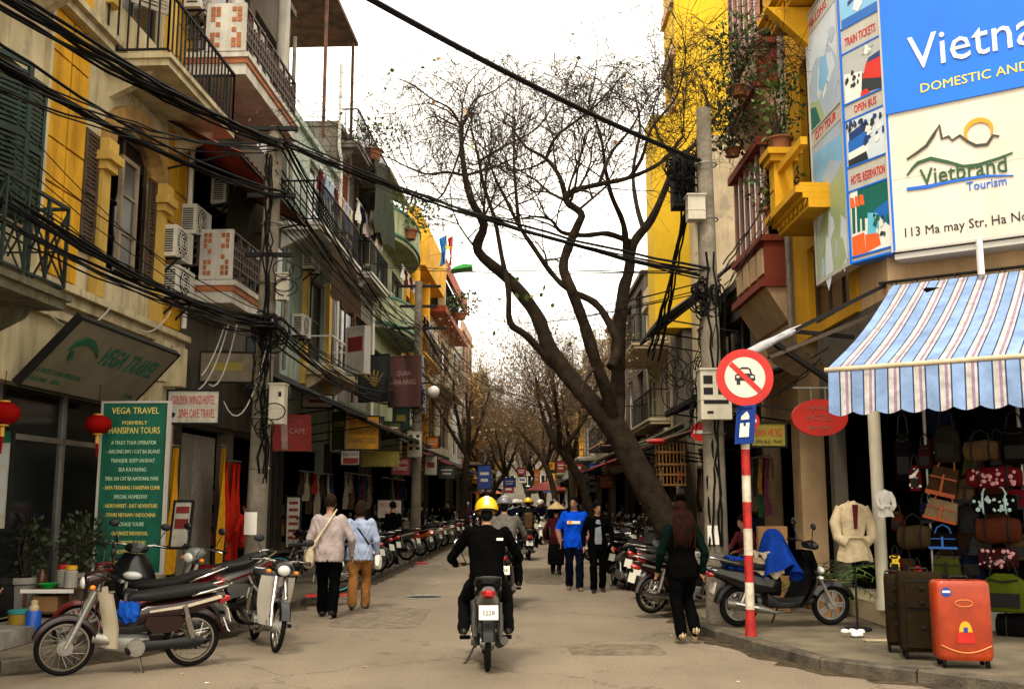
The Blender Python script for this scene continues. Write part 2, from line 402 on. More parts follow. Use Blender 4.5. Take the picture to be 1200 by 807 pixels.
def railing(mb, F, u0, u1, d0, d1, z0, h, step=.14, r=.012, style='bars'):
    path = [(u0, d0), (u0, d1), (u1, d1), (u1, d0)]
    for (a, b) in zip(path, path[1:]):
        A, B = F.pt(a[0], a[1], z0), F.pt(b[0], b[1], z0); L_ = (B - A).length
        if L_ < .05: continue
        up = Vector((0, 0, 1))
        mb.bar(A + up * h, B + up * h, .045, .035); mb.bar(A + up * .08, B + up * .08, .03, .03)
        n = max(1, round(L_ / step))
        for i in range(n + 1):
            p = A.lerp(B, i / n)
            if style == 'bars': mb.bar(p + up * .08, p + up * h, r * 2)
            elif style == 'cross' and i < n:
                p2 = A.lerp(B, (i + 1) / n)
                mb.bar(p + up * .08, p + up * h, .035); mb.bar(p + up * .1, p2 + up * (h - .05), .02); mb.bar(p2 + up * .1, p + up * (h - .05), .02); mb.bar(p + up * h * .5, p2 + up * h * .5, .02)
            elif style == 'fret' and i < n:
                p2 = A.lerp(B, (i + 1) / n); dd = p2 - p
                for f in (.0, .36, .64): mb.bar(p + dd * f + up * (.08 + (0 if f == 0 else .22)), p + dd * f + up * (h if f == 0 else h - .18), .045)
                for g in (.32, .5, .68): mb.bar(p + up * h * g, p2 + up * h * g, .045)
    return mb
def balcony(root, F, u0, u1, d1, z, m_slab, m_rail, h=.9, th=.16, style='bars', step=.14, corbel=True):
    mb = MB(); mb.fb(F, u0, u1, .002, d1, z - th, z); mb.fb(F, u0 - .04, u1 + .04, .004, d1 + .05, z - .06, z + .015)
    if corbel:
        for q in (u0 + .25, u1 - .25):
            mb.prism([(.003, 0), (d1 * .7, 0), (d1 * .6, -.12), (.2, -.3), (.003, -.4)], F.pt(q - .07, 0, z - th - .002), F.pt(0, 1, 0) - F.pt(0, 0, 0), (0, 0, 1), F.pt(.14, 0, 0) - F.pt(0, 0, 0))
    b = P('balcony', mb, m_slab, root)
    P('railing', railing(MB(), F, u0 + .03, u1 - .03, .03, d1 - .03, z + .016, h, step, style=style), m_rail, b)
    return b
def goods(root, F, u0, u1, z0, z1, d0, d1, n, cols, name='shop_goods', smin=.08, smax=.3):
    """wares standing on shelves and hanging in rows"""
    mb = MB(); z = z0
    while z < z1 - .2:
        u = u0 + rnd.uniform(0, .3); step = rnd.uniform(.38, .6); d = d0 + (d1 - d0) * (1 - (z - z0) / (z1 - z0)) * rnd.uniform(.6, 1)
        mb.m(len(cols)).fb(F, u0, u1, d - .3, d + .02, z - .03, z)
        while u < u1 - .3:
            w_ = rnd.uniform(smin, smax); h = step * rnd.uniform(.35, .9); c = rnd.randrange(len(cols))
            for k in range(rnd.choice((1, 1, 2, 3))):
                if u > u1 - w_: break
                mb.m(c).fb(F, u, u + w_ * .94, d - .2, d - rnd.uniform(0, .08), z + .002, z + h); u += w_
            u += rnd.choice((0.02, .05, .3))
        z += step
    return P(name, mb, list(cols) + [WOOD], root, kind='stuff')
GOODS = [cloth('goods_%d' % i, c) for i, c in enumerate([(.34, .05, .03), (.42, .2, .05), (.05, .09, .22), (.38, .33, .25), (.06, .13, .07), (.02, .02, .022), (.2, .13, .08), (.5, .46, .4), (.2, .06, .1), (.05, .045, .04), (.08, .06, .04)])]
PIERM = mat('pier_shade_paint', (.05, .042, .034), rough=.7, var=.5, scale=3, bump=.3, streak=.5, spec=.15)  # dark tone carries shop-level shade as well as dirt
def house(name, label, F, u0, u1, zt, wm, holes=(), z0=0.1, depth=9, d=0.0, roofm=None, cat='house', par=.0, piers=False):
    root = T(name, label, cat, F.pt((u0 + u1) / 2, -.1, z0))
    mb = wall_holes(MB(), F, u0, u1, z0, zt, holes, d=d); body(mb, F, u0, u1, z0, zt, d=d - .24, depth=depth)
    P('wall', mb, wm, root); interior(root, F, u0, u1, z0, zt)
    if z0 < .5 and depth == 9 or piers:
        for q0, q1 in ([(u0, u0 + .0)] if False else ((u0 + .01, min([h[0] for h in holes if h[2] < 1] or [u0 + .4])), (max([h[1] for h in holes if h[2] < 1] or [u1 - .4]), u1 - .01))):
            if q1 - q0 > .06: P('pier_shade', MB().fb(F, q0, q1, d + .002, d + .03, z0, 3.25), PIERM, root)  # added dark boxes paint shop-level shade and dirt over the piers
    rb = MB().fb(F, u0 - .05, u1 + .05, -depth - .05, d + .12, zt, zt + .16)
    if par: rb.fb(F, u0, u1, d - .12, d + .05, zt + .162, zt + .16 + par)
    P('roof', rb, roofm or wm, root)
    return root
def ac_unit(c, F, label, grp='air conditioner units on the house fronts', s=1.0):
    """outdoor unit; c = centre of its back-bottom edge, blowing out along the street-side normal"""
    out = (F.pt(0, 1, 0) - F.pt(0, 0, 0)).normalized(); al = (F.pt(1, 0, 0) - F.pt(0, 0, 0)).normalized(); Z = Vector((0, 0, 1))
    root = T('air_conditioner', label, 'air conditioner', c, grp); w_, h, dp = .8 * s, .55 * s, .3 * s
    c = Vector(c)
    def bx(mb, a0, a1, o0, o1, h0, h1): return mb.hexa([c + al * a + out * o + Z * g for g in (h0, h1) for (a, o) in ((a0, o0), (a1, o0), (a1, o1), (a0, o1))])
    P('casing', bx(MB(), -w_ / 2, w_ / 2, 0, dp, 0, h), ACW, root)
    g = MB()
    for i in range(9): bx(g, -w_ * .42, w_ * .2, dp + .012, dp + .02, h * (.1 + i * .1), h * (.1 + i * .1) + .012)
    g.smooth = True; n = 18
    for q in range(3):
        rr = h * (.12 + .13 * q); pts = [c + al * (-w_ * .11 + rr * math.cos(2 * PI * i / n)) + Z * (h * .5 + rr * math.sin(2 * PI * i / n)) + out * (dp + .025) for i in range(n + 1)]
        g.tube(pts, .007, 4)
    P('fan_grille', g, ACW, root)
    P('fan_opening', MB().prism([(h * .42 * math.cos(2 * PI * i / 20), h * .42 * math.sin(2 * PI * i / 20)) for i in range(20)], c + al * (-w_ * .11) + Z * h * .5 + out * (dp + .002), al, Z, out * .006), IRON, root)
    v = MB()
    for i in range(10): bx(v, -w_ / 2 - .012, -w_ / 2 - .002, .05, dp - .05, h * (.14 + i * .075), h * (.14 + i * .075) + .018)
    P('side_vent', v, IRON, root)
    b = MB()
    for a in (-w_ * .35, w_ * .35): b.bar(c + al * a - Z * .02, c + al * a + out * (dp + .05) - Z * .02, .035); b.bar(c + al * a - Z * .3, c + al * a + out * dp - Z * .02, .03)
    P('bracket', b, IRON, root)
    return root
ACW = mat('ac_casing', (.62, .6, .54), rough=.5, var=.1, bump=0, streak=.35)
def board(name, label, c, al, up, w_, h, m_face, m_edge, cat='sign', th=.12, group=None):
    """sign box standing in the plane (al, up), centre c, face towards al x up"""
    c, al, up = Vector(c), Vector(al).normalized(), Vector(up).normalized(); n = al.cross(up)
    root = T(name, label, cat, c, group)
    def slab(mb, a0, a1, b0, b1, e0, e1): return mb.hexa([c + al * a + up * b + n * e for e in (e0, e1) for (a, b) in ((a0, b0), (a1, b0), (a1, b1), (a0, b1))])
    P('face', slab(MB(), -w_ / 2, w_ / 2, -h / 2, h / 2, -th, 0), m_face, root)
    e = .03; f = MB()
    slab(f, -w_ / 2 - e, w_ / 2 + e, h / 2 + .001, h / 2 + e, -th - .01, .015); slab(f, -w_ / 2 - e, w_ / 2 + e, -h / 2 - e, -h / 2 - .001, -th - .01, .015)
    slab(f, -w_ / 2 - e, -w_ / 2 - .001, -h / 2, h / 2, -th - .01, .015); slab(f, w_ / 2 + .001, w_ / 2 + e, -h / 2, h / 2, -th - .01, .015)
    P('frame', f, m_edge, root)
    return root, (lambda x, y, e=.004: c + al * x + up * y + n * e), al, up
def words(root, at_, al, up, lines, m_, name='lettering', ext=.004):
    """lines: (text, x, y, capital height, align, max width)"""
    mb = MB()
    for (s_, x, y, h, a, mw) in lines: text_mb(mb, s_, at_(x, y), al, up, h, ext, mw, a)
    return P(name, mb, m_, root)

# repair patches and an iron cover let into the road
for (x, y, w_, l_, m_) in ((-1.9, 15.5, 1.3, 2.6, (.225, .187, .145)), (.7, 24, .9, 5.0, (.19, .16, .12)), (1.2, 12.2, 1.1, .9, (.21, .175, .13)), (-1.0, 34, 1.6, 3, (.19, .16, .12))):
    n = 22; pl = [(w_ * .5 * math.copysign(abs(math.cos(2 * PI * i / n)) ** .35, math.cos(2 * PI * i / n)) * rnd.uniform(.94, 1.04), l_ * .5 * math.copysign(abs(math.sin(2 * PI * i / n)) ** .35, math.sin(2 * PI * i / n)) * rnd.uniform(.96, 1.03)) for i in range(n)]
    S('road_patch', MB().prism(pl, (x, y, -.02), (1, 0, 0), (0, 1, 0), (0, 0, .024)), mat('patch_%d' % int(y), m_, rough=.92, var=.3, scale=6, bump=.6, bscale=70, spec=.15), kind='structure')
MC = T('manhole_cover', 'round iron manhole cover in the road near the strolling couple', 'manhole cover', (-1.55, 18.6, 0)); P('plate', MB().cyl((-1.55, 18.6, -.02), (-1.55, 18.6, .006), .33, n=24), IRON, MC); P('rim', MB().torus((-1.55, 18.6, .004), .36, .02, 'z', 24, 4), CONC, MC)

# dirt gathered in the gutters
GUT = mat('gutter_dirt', (.1, .078, .052), rough=.95, var=.45, scale=7, bump=.7, bscale=50, spec=.1)
for line, sg in ((KL, 1), (KR, -1)):
    a, b = [], []
    for i in range(2, len(line) - 1):
        p, q = Vector(line[i]), Vector(line[i + 1]); n = max(2, int((q - p).length / .18)) if p.y < 45 else 6
        d = (q - p).normalized(); nn = Vector((d.y, -d.x)) * sg
        for k in range(n):
            c = p.lerp(q, k / n); w_ = .1 + .14 * abs(math.sin(k * .7 + i)) * rnd.random() + rnd.uniform(0, .12); a.append((c.x - nn.x * .02, c.y - nn.y * .02, .004)); e = c + nn * w_; b.append((e.x, e.y, .004))
    S('gutter_dirt', MB().grid([a, b] if sg < 0 else [b, a], False), GUT, kind='structure')
# ------------------------------------------------------------------ the house fronts along the west side
YEL = wall('ochre_wall', (.62, .36, .03), streak=.8); CREAM = wall('cream_wall', (.56, .49, .33), streak=.9)
GOLD = wall('gold_moulding', (.6, .42, .12), streak=.4); PLAST = wall('grey_plaster', (.24, .22, .18), streak=.85); PALE = wall('pale_green_wall', (.4, .47, .41), streak=.7)
DGREEN = mat('dark_green_wood', (.02, .05, .04), rough=.55, var=.3, bump=.2); BROWNW = mat('weathered_brown_wood', (.1, .065, .04), rough=.7, var=.3, bump=.3, bscale=25)
LIME = wall('lime_green_wall', (.4, .44, .29), streak=.75); WHITEW = wall('whitewashed_wall', (.6, .58, .52), streak=.6); ORANGE = wall('orange_wall', (.72, .42, .05), streak=.35)
BEIGE = wall('beige_wall', (.52, .44, .31), streak=.5); PINKW = wall('pink_wall', (.5, .36, .28)); DKWALL = wall('sooty_wall', (.14, .12, .095), streak=.5)
REDM = mat('red_terracotta', (.36, .1, .045), rough=.8, var=.3, bump=.3); CURT = cloth('grey_curtain', (.35, .32, .27)); BRICKM = mat('brick_red', (.42, .17, .08), rough=.85, var=.25, bump=.4)
# --- house 1: ochre and cream pilasters, arched window, green shutters
H1 = house('travel_agency_house', 'ochre and cream old house with green shutters above the travel shop', FL, 5.5, 17.25, 12.5, CREAM,
    [(9.4, 12.3, 5.0, 6.9), (14.15, 15.95, 5.0, 7.25), (14.15, 15.95, 9.0, 11.6), (9.4, 12.3, 9.0, 11.6), (9.0, 15.7, .3, 3.1)], depth=8)
for (a, b) in ((12.42, 13.42), (16.3, 17.22)):
    for i in range(14):
        z = 4.55 + i * .58
        for (q0, q1) in ((a, (a + b) / 2 - .02), ((a + b) / 2 + .02, b)): P('panel', MB().fb(FL, q0, q1, .002, .045 + rnd.uniform(0, .01), z, z + .55), YEL, H1)
    P('strip', MB().fb(FL, a - .1, a - .02, .002, .07, 4.5, 12.4), CREAM, H1)
mb = MB()
mb.fb(FL, 5.5, 17.25, .003, .14, 4.2, 4.34); mb.fb(FL, 5.5, 17.25, .003, .24, 4.345, 4.44); mb.fb(FL, 5.5, 17.25, .003, .1, 4.0, 4.1)
mb.fb(FL, 5.5, 17.25, .003, .16, 8.05, 8.16); mb.fb(FL, 5.5, 17.25, .003, .24, 8.165, 8.25)
for q in (15.95, 16.7): mb.fb(FL, q, q + .25, .003, .3, 3.55, 4.19)
P('cornice', mb, CREAM, H1)
# arch head over the opening
mb, ms_ = MB(), MB(); c0, zc, ra, rb = 15.05, 6.75, .9, 1.16
pts = [(c0 - ra * math.cos(PI * i / 14), zc + ra * .62 * math.sin(PI * i / 14)) for i in range(15)]
pto = [(c0 - rb * math.cos(PI * i / 14), zc + rb * .72 * math.sin(PI * i / 14)) for i in range(15)]
for i in range(14):
    q = [pts[i], pts[i + 1], pto[i + 1], pto[i]]
    mb.hexa([FL.pt(a, e, z) for e in (-.2, .16) for (a, z) in q])
    q = [pto[i], pto[i + 1], (pto[i + 1][0], 7.7), (pto[i][0], 7.7)]
    ms_.hexa([FL.pt(a, e, z) for e in (.003, .03) for (a, z) in q])
    q = [pts[i], pts[i + 1], (pts[i + 1][0], 7.26), (pts[i][0], 7.26)]
    mb.hexa([FL.pt(a, e, z) for e in (-.2, -.05) for (a, z) in q])
P('arch', mb, mat('arch_moulding', (.42, .27, .1), rough=.85, var=.3, bump=.3, streak=.5), H1); P('spandrel', ms_, CREAM, H1)
for (a, b) in ((13.86, 14.12), (15.98, 16.24)):
    mb = MB(); mb.fb(FL, a, b, .003, .12, 4.5, 6.3); P('column', mb, GOLD, H1)
    mb = MB(); mb.fb(FL, a - .04, b + .04, .003, .2, 6.3, 6.42); mb.fb(FL, a - .09, b + .09, .003, .26, 6.422, 6.55); mb.fb(FL, a - .03, b + .03, .003, .2, 6.552, 6.75); P('capital', mb, GOLD, H1)
    P('column', MB().fb(FL, a, b, .003, .12, 8.8, 11.2), GOLD, H1); P('capital', MB().fb(FL, a - .06, b + .06, .003, .22, 11.2, 11.5), GOLD, H1)
window(H1, FL, 14.2, 15.9, 5.02, 7.2, BROWNW, nu=2, nz=4)
shutter(H1, FL, 13.42, 13.85, 5.05, 6.75, BROWNW, d=.03)
leaf = window(H1, FL, 14.62, 15.22, 5.04, 6.78, mat('pale_leaf_frame', (.3, .25, .17), rough=.7, var=.3), mat('dusty_glass', (.1, .1, .09), rough=.3, bump=0), d=.03, nu=1, nz=3, name='window_leaf', b=.07)
shutter(H1, FL, 15.66, 15.94, 5.05, 6.75, BROWNW, d=.02)
P('window_gap_shade', MB().fb(FL, 15.24, 15.64, -.08, -.07, 5.05, 6.78), DARK, H1)  # dark sheet standing in for shade in the open window gap
window(H1, FL, 14.2, 15.9, 9.0, 11.55, BROWNW, nu=2, nz=3); shutter(H1, FL, 14.25, 15.0, 9.05, 11.5, CURT, d=.05, open_=.7)
window(H1, FL, 9.45, 12.25, 5.02, 6.85, DGREEN, nu=4, nz=2)
for (u, o) in ((9.45, .2), (10.2, .0), (11.0, .35), (11.65, .05)): shutter(H1, FL, u, u + .62, 5.04, 6.84, DGREEN, d=.03, open_=o)
window(H1, FL, 9.45, 12.25, 9.0, 11.55, DGREEN, nu=4, nz=2)
for u in (9.45, 10.2, 11.0, 11.65): shutter(H1, FL, u, u + .62, 9.04, 11.5, DGREEN, d=.03, open_=.15)
balcony(H1, FL, 7.0, 11.45, .92, 3.98, mat('mossy_slab', (.13, .12, .075), rough=.95, var=.4, scale=6, bump=.6), mat('dark_green_iron', (.015, .035, .028), rough=.6, bump=.1), h=1.0, style='cross', step=.42)
balcony(H1, FL, 13.9, 16.9, .95, 8.0, CREAM, IRON, h=.95, style='bars', step=.16)
balcony(H1, FL, 7.0, 12.3, .8, 8.25, CREAM, IRON, h=.95, style='cross', step=.42)
# shopfront
mb = MB()
for q in (9.0, 10.6, 12.25, 13.9, 15.6): mb.fb(FL, q, q + .07, -.3, -.22, .3, 3.1)
mb.fb(FL, 9.0, 15.7, -.3, -.22, 2.45, 2.52)
o = P('shop_front', mb, STEEL, H1); P('pane', MB().fb(FL, 9.0, 15.7, -.27, -.26, .3, 3.1), GLASS, o)
P('step', MB().fb(FL, 8.5, 15.9, -.2, .55, .126, .3), CONC, H1)
goods(H1, FL, 9.2, 15.5, .35, 2.4, -1.5, -.7, 60, GOODS)
# --- house 2: balconies with fretwork balustrades
H2 = house('golden_hotel_house', 'dark narrow house with fretwork balconies beside the ochre house', FL, 17.3, 23.6, 13.4, DKWALL,
    [(17.7, 20.2, 5.3, 8.2), (20.8, 23.2, 5.3, 8.2), (17.6, 20.4, 9.3, 12.2), (20.8, 23.2, 9.3, 12.2), (17.6, 20.2, .2, 3.0), (20.5, 23.3, .2, 3.0)])
LATT = WHITEW
def fret_panel(root, pts, z0, z1):   # pierced white panel with red-brown key pattern
    A, B = pts; al = (B - A).normalized(); n = al.cross(Vector((0, 0, 1))); w_ = (B - A).length
    def bx(mb, a0, a1, g0, g1, e0, e1): return mb.hexa([A + al * a + n * e + Vector((0, 0, g)) for e in (e0, e1) for (a, g) in ((a0, g0), (a1, g0), (a1, g1), (a0, g1))])
    o = P('fret_panel', bx(MB(), 0, w_, z0, z1, -.05, .0), LATT, root)
    mb = MB(); h = z1 - z0; nx, nz = 6, 8; cw, ch = w_ * .8 / nx, h * .86 / nz
    for i in range(nx):
        for j in range(nz):
            edge = min(i, nx - 1 - i, j, nz - 1 - j)
            if (edge == 0 and not (i in (2, 3) or j in (3, 4))) or (edge == 1 and (i + j) % 2 == 1 and not (i in (2, 3))):
                a = w_ * .1 + i * cw; g = z0 + h * .07 + j * ch; bx(mb, a + .01, a + cw - .008, g + .01, g + ch - .008, .001, .012)
    P('key_pattern', mb, BRICKM, o, kind='stuff')
for (z, d1, u0, u1) in ((9.3, 1.1, 16.9, 20.3), (5.35, .9, 17.3, 19.6)):
    mb = MB(); mb.fb(FL, u0, u1, -.2, d1, z - .3, z); mb.fb(FL, u0 - .06, u1 + .06, -.2, d1 + .06, z + .001, z + .09); 
    b = P('balcony', mb, WHITEW, H2)
    P('slab_edge', MB().fb(FL, u0 - .03, u1 + .03, -.19, d1 + .03, z - .1, z - .002), BRICKM, b)
    fret_panel(H2, (FL.pt(u0 - .07, d1 * .36, 0), FL.pt(u0 - .07, d1, 0)), z + .1, z + .98)
    P('railing', railing(MB(), FL, u0, u1, .0, d1 - .05, z + .09, .88, .42, style='fret'), mat('railing_brown', (.09, .06, .045), rough=.7), H2)
P('post', MB().cyl(FL.pt(20.0, .85, 9.4), FL.pt(20.0, .85, 13.3), .13, n=10), WHITEW, H2); P('post', MB().cyl(FL.pt(17.1, .85, 9.4), FL.pt(17.1, .85, 13.3), .1, n=10), WHITEW, H2)
mb = MB().fb(FL, 16.9, 21.5, .0, 1.6, 13.25, 13.38); P('roof_overhang', mb, RUST, H2)
def awning(name, label, F, u0, u1, z, d1, drop, m_, sag=.05, thick=.03, cat='awning', ribs=True, group=None):
    root = T(name, label, cat, F.pt((u0 + u1) / 2, .1, z), group); rows = []; n = max(6, int((u1 - u0) / .12))
    for t in range(6):
        f = t / 5; row = []
        for i in range(n + 1):
            u = u0 + (u1 - u0) * i / n
            zr = (.02 if (i % 2) else -.02) if ribs else 0
            row.append(F.pt(u, .02 + d1 * f, z - drop * f - sag * math.sin(PI * f) + zr))
        rows.append(row)
    mb = MB(); mb.grid(rows, False); mb.grid([[p - Vector((0, 0, thick)) for p in r_] for r_ in rows], False)
    P('sheet', mb, m_, root)
    fr = MB()
    for u in (u0 + .05, (u0 + u1) / 2, u1 - .05): fr.bar(F.pt(u, .0, z - thick - .05), F.pt(u, d1, z - drop - thick - .06), .04); fr.bar(F.pt(u, .0, z - drop - .3), F.pt(u, d1 * .9, z - drop - .04), .03)
    fr.bar(F.pt(u0, d1, z - drop - thick - .03), F.pt(u1, d1, z - drop - thick - .03), .04)
    P('bracket', fr, IRON, root); return root
awning('red_awning', 'rusty red sheet awning under the upper fretwork balcony', FL, 16.0, 20.4, 8.0, 1.35, .7, mat('red_sheet', (.3, .055, .035), rough=.7, var=.4, bump=.2, streak=.5))
window(H2, FL, 20.9, 23.1, 5.4, 8.1, mat('teal_frame', (.12, .3, .3), rough=.6), nu=3, nz=2); window(H2, FL, 20.9, 23.1, 9.4, 12.1, WHITE, nu=2, nz=3); window(H2, FL, 17.7, 20.3, 9.4, 12.1, BROWNW, nu=3, nz=2)
P('hanging_cloth', MB().fb(FL, 20.9, 21.6, .3, .33, 5.9, 7.3).fb(FL, 21.8, 22.4, .3, .33, 5.7, 7.2), cloth('pale_cloth', (.5, .52, .5)), H2)
P('door', MB().fb(FL, 17.7, 18.9, -.3, -.24, .2, 2.9), mat('grey_door', (.25, .24, .2), rough=.5), H2); P('door', MB().fb(FL, 19.0, 20.1, -.3, -.24, .2, 2.9), CURT, H2)
goods(H2, FL, 20.6, 23.2, .25, 2.6, -1.2, -.2, 70, GOODS)
P('fascia', MB().fb(FL, 17.35, 23.5, .002, .2, 3.05, 4.1), mat('dull_fascia', (.09, .075, .05), rough=.8, var=.4, bump=.3, streak=.6), H2)
# --- house 3: pale green wall with pillars, door, long balcony
H3 = house('pale_green_house', 'pale green narrow house with dark doorway behind the utility pole', FL, 23.7, 28.8, 11.0, PALE,
    [(26.0, 28.0, 5.4, 7.6), (25.9, 28.2, 8.2, 10.6), (24.2, 28.4, .2, 3.0)])
window(H3, FL, 26.0, 28.0, 5.45, 7.55, BROWNW, nu=2, nz=2); window(H3, FL, 25.9, 28.2, 8.2, 10.6, WHITE, nu=2, nz=2)
for q in (25.5, 28.1): P('pilaster', MB().fb(FL, q, q + .3, .002, .12, 4.6, 7.8), GOLD, H3); P('capital', MB().fb(FL, q - .06, q + .36, .003, .2, 7.8, 7.98), GOLD, H3)
balcony(H3, FL, 23.2, 28.0, .95, 8.1, WHITEW, IRON, h=1.0, step=.16)
balcony(H3, FL, 25.6, 28.6, .8, 5.0, CREAM, WHITE, h=.8, step=.6)
goods(H3, FL, 24.3, 28.3, .25, 2.6, -1.2, -.2, 60, GOODS)
# --- house 4: stained top floors with roof terrace
H4 = house('stained_house', 'stained grey house with caged roof terrace and white framed door', FL, 28.9, 35.0, 12.6, PLAST,
    [(29.4, 31.4, 9.0, 11.8), (32.0, 34.4, 9.0, 11.8), (29.4, 34.4, 5.0, 7.6), (29.3, 34.5, .2, 3.1)])
window(H4, FL, 29.4, 31.4, 9.0, 11.8, WHITE, mat('red_curtain', (.3, .1, .08)), nu=2, nz=2); window(H4, FL, 32.0, 34.4, 9.0, 11.8, BROWNW, nu=3, nz=2); window(H4, FL, 29.4, 34.4, 5.0, 7.6, BROWNW, nu=5, nz=2)
balcony(H4, FL, 29.1, 34.8, .6, 12.2, PLAST, IRON, h=1.0, step=.18); balcony(H4, FL, 31.6, 34.8, .6, 8.8, WHITEW, IRON, h=1.0, step=.18)
goods(H4, FL, 29.5, 34.3, .25, 2.6, -1.2, -.2, 60, GOODS)
P('roof_canopy', MB().fb(FL, 25.5, 29.8, -3, .4, 15.5, 15.62), RUST, H4)
for q in (26.0, 29.5): P('post', MB().bar(FL.pt(q, .3, 11.2), FL.pt(q, .3, 15.5), .08), RUST, H4)
P('drain_pipe', MB().tube([FL.pt(28.85, .1, 14.5), FL.pt(28.85, .1, 12), FL.pt(29.1, .12, 11.6), FL.pt(29.1, .12, 4)], .05, 6), WHITE, H4)
# --- house 5: curved lime balconies with green trim
H5 = house('lime_house', 'pale lime house with curved balconies edged in green', FL, 35.1, 42.4, 13.0, LIME, [(35.8, 38.2, 4.8, 7), (39.2, 41.8, 4.8, 7), (35.8, 38.2, 8.4, 10.6), (39.2, 41.8, 8.4, 10.6), (35.5, 42, .2, 3.1)])
for (a, z) in ((35.8, 4.8), (39.2, 4.8), (35.8, 8.4), (39.2, 8.4)): window(H5, FL, a, a + 2.4, z, z + 2.2, DGREEN, nu=2, nz=2)
for z in (4.4, 7.9, 11.2):
    n = 14; ring = [FL.pt(38.7 + 3.3 * math.cos(PI * i / n), .002 + 1.0 * math.sin(PI * i / n), 0) for i in range(n + 1)]
    mb = MB(); 
    for i in range(n): a, b = ring[i], ring[i + 1]; mb.bar(a + Vector((0, 0, z + .45)), b + Vector((0, 0, z + .45)), .12, .95)
    mb.prism([(p.x, p.y) for p in ring], (0, 0, z - .18), (1, 0, 0), (0, 1, 0), (0, 0, .16))
    b_ = P('balcony', mb, LIME, H5); mb = MB()
    for i in range(n): a, b = ring[i], ring[i + 1]; mb.bar(a + Vector((0, 0, z + .95)), b + Vector((0, 0, z + .95)), .2, .08); mb.bar(a + Vector((0, 0, z)), b + Vector((0, 0, z)), .18, .08)
    P('green_trim', mb, mat('green_trim', (.05, .2, .13), rough=.6), b_)
P('roof_canopy', MB().hexa([FL.pt(u, d_, z) for (z0_, z1_) in ((13.2, 14.8),) for dz in (0, .12) for (u, d_, z) in ((34.8, .6, z0_ + dz), (39.5, .6, z0_ + dz), (39.5, -3, z1_ + dz), (34.8, -3, z1_ + dz))]), mat('olive_sheet', (.2, .17, .08), rough=.8, var=.3), H5)
goods(H5, FL, 35.6, 41.9, .25, 2.6, -1.2, -.2, 60, GOODS)
# --- house 6: yellow with deep overhanging bay
H6 = house('yellow_balcony_house', 'bright yellow house with deep overhanging upper storey and flags', FL, 42.5, 50.0, 13.5, ORANGE, [(43, 45.5, 4.6, 7), (46.5, 49.4, 4.6, 7), (43, 45.5, 8.2, 10.4), (46.5, 49.4, 8.2, 10.4), (43, 49.5, .2, 3.1)])
for (a, z) in ((43, 4.6), (46.5, 4.6), (43, 8.2), (46.5, 8.2)): window(H6, FL, a, a + 2.5, z, z + 2.2, BROWNW, nu=2, nz=2)
[P('column', MB().cyl(FL.pt(q, .4, 3.2), FL.pt(q, .4, 11.6), .22, n=10), ORANGE, H6) for q in (42.8, 46.2)]
P('upper_bay', MB().prism([(0, 0), (.85, 0), (1.0, 1.6), (.5, 2.6), (0, 2.6)], FL.pt(42.6, .002, 11.6), FL.pt(0, 1, 0) - FL.pt(0, 0, 0), (0, 0, 1), FL.pt(7.2, 0, 0) - FL.pt(0, 0, 0)), ORANGE, H6)
balcony(H6, FL, 43, 49.6, .8, 7.9, ORANGE, IRON, step=.3, corbel=False)
goods(H6, FL, 43, 49.6, .25, 2.6, -1.2, -.2, 60, GOODS)
# --- house 7: cream with red parapet box
H7 = house('cream_tall_house', 'cream tall house with red edged roof balcony and planters', FL, 50.1, 62, 12.6, BEIGE, [(51, 54, 4.6, 7), (56, 60, 4.6, 7), (51, 54, 8.0, 10.4), (56, 60, 8.0, 10.4), (51, 61, .2, 3.1)])
for (a, z) in ((51, 4.6), (56, 4.6), (51, 8), (56, 8)): window(H7, FL, a, a + 3, z, z + 2.3, BROWNW, nu=2, nz=2)
mb = MB().fb(FL, 50.1, 62, .002, .9, 11.0, 11.3).fb(FL, 50.1, 62, .7, .9, 13.0, 13.7).fb(FL, 50.1, 50.3, .0, .698, 13.0, 13.7); P('roof_balcony', mb, REDM, H7)
P('pillar', MB().fb(FL, 50.1, 50.5, .5, .85, 11.3, 13.0), BEIGE, H7); P('screen', MB().fb(FL, 50.5, 61, .4, .45, 11.3, 13.4), DARK, H7)
mb = MB().fb(FL, 51, 61, .002, .9, 7.3, 7.5).fb(FL, 51, 61, .8, .9, 7.501, 8.2); P('balcony', mb, BEIGE, H7)

# --- simple far houses on both sides
def far_house(F, u0, u1, zt, wm, label, floors=3, trim=None):
    holes = [(u0 + .5, u1 - .5, .2, 3.0)]; nw = max(1, int((u1 - u0) / 2.6)); ww = (u1 - u0) / nw; fh = (zt - 3.8) / floors
    for f in range(floors):
        for i in range(nw): holes.append((u0 + ww * i + ww * .22, u0 + ww * i + ww * .78, 4.0 + fh * f + .5, 4.0 + fh * f + fh * .82))
    h = house('house', label, F, u0, u1, zt, wm, holes, par=.6 if rnd.random() < .6 else 0, roofm=trim)
    for q in holes[1:]: window(h, F, *q, rnd.choice([BROWNW, WHITE, DGREEN]), nu=2, nz=2, b=.08)
    for f in range(floors):
        if rnd.random() < .65: balcony(h, F, u0 + .3, u1 - .3, rnd.uniform(.6, 1.1), 4.0 + fh * f + .2, wm, IRON, step=.4, corbel=False)
    P('cornice', MB().fb(F, u0, u1, .003, .22, 3.3, 3.9), trim or wm, h)
    goods(h, F, u0 + .6, u1 - .6, .2, 2.5, -.9, .1, 40, GOODS)
    return h
FAR_L = [(62.2, 68, 11, WHITEW, 'whitewashed'), (68.1, 76, 13, PINKW, 'pinkish'), (76.1, 84, 10, ORANGE, 'orange yellow'), (84.1, 94, 12, BEIGE, 'beige'), (94.2, 106, 10.5, LIME, 'pale lime'), (106.2, 120, 12, WHITEW, 'chalky white')]
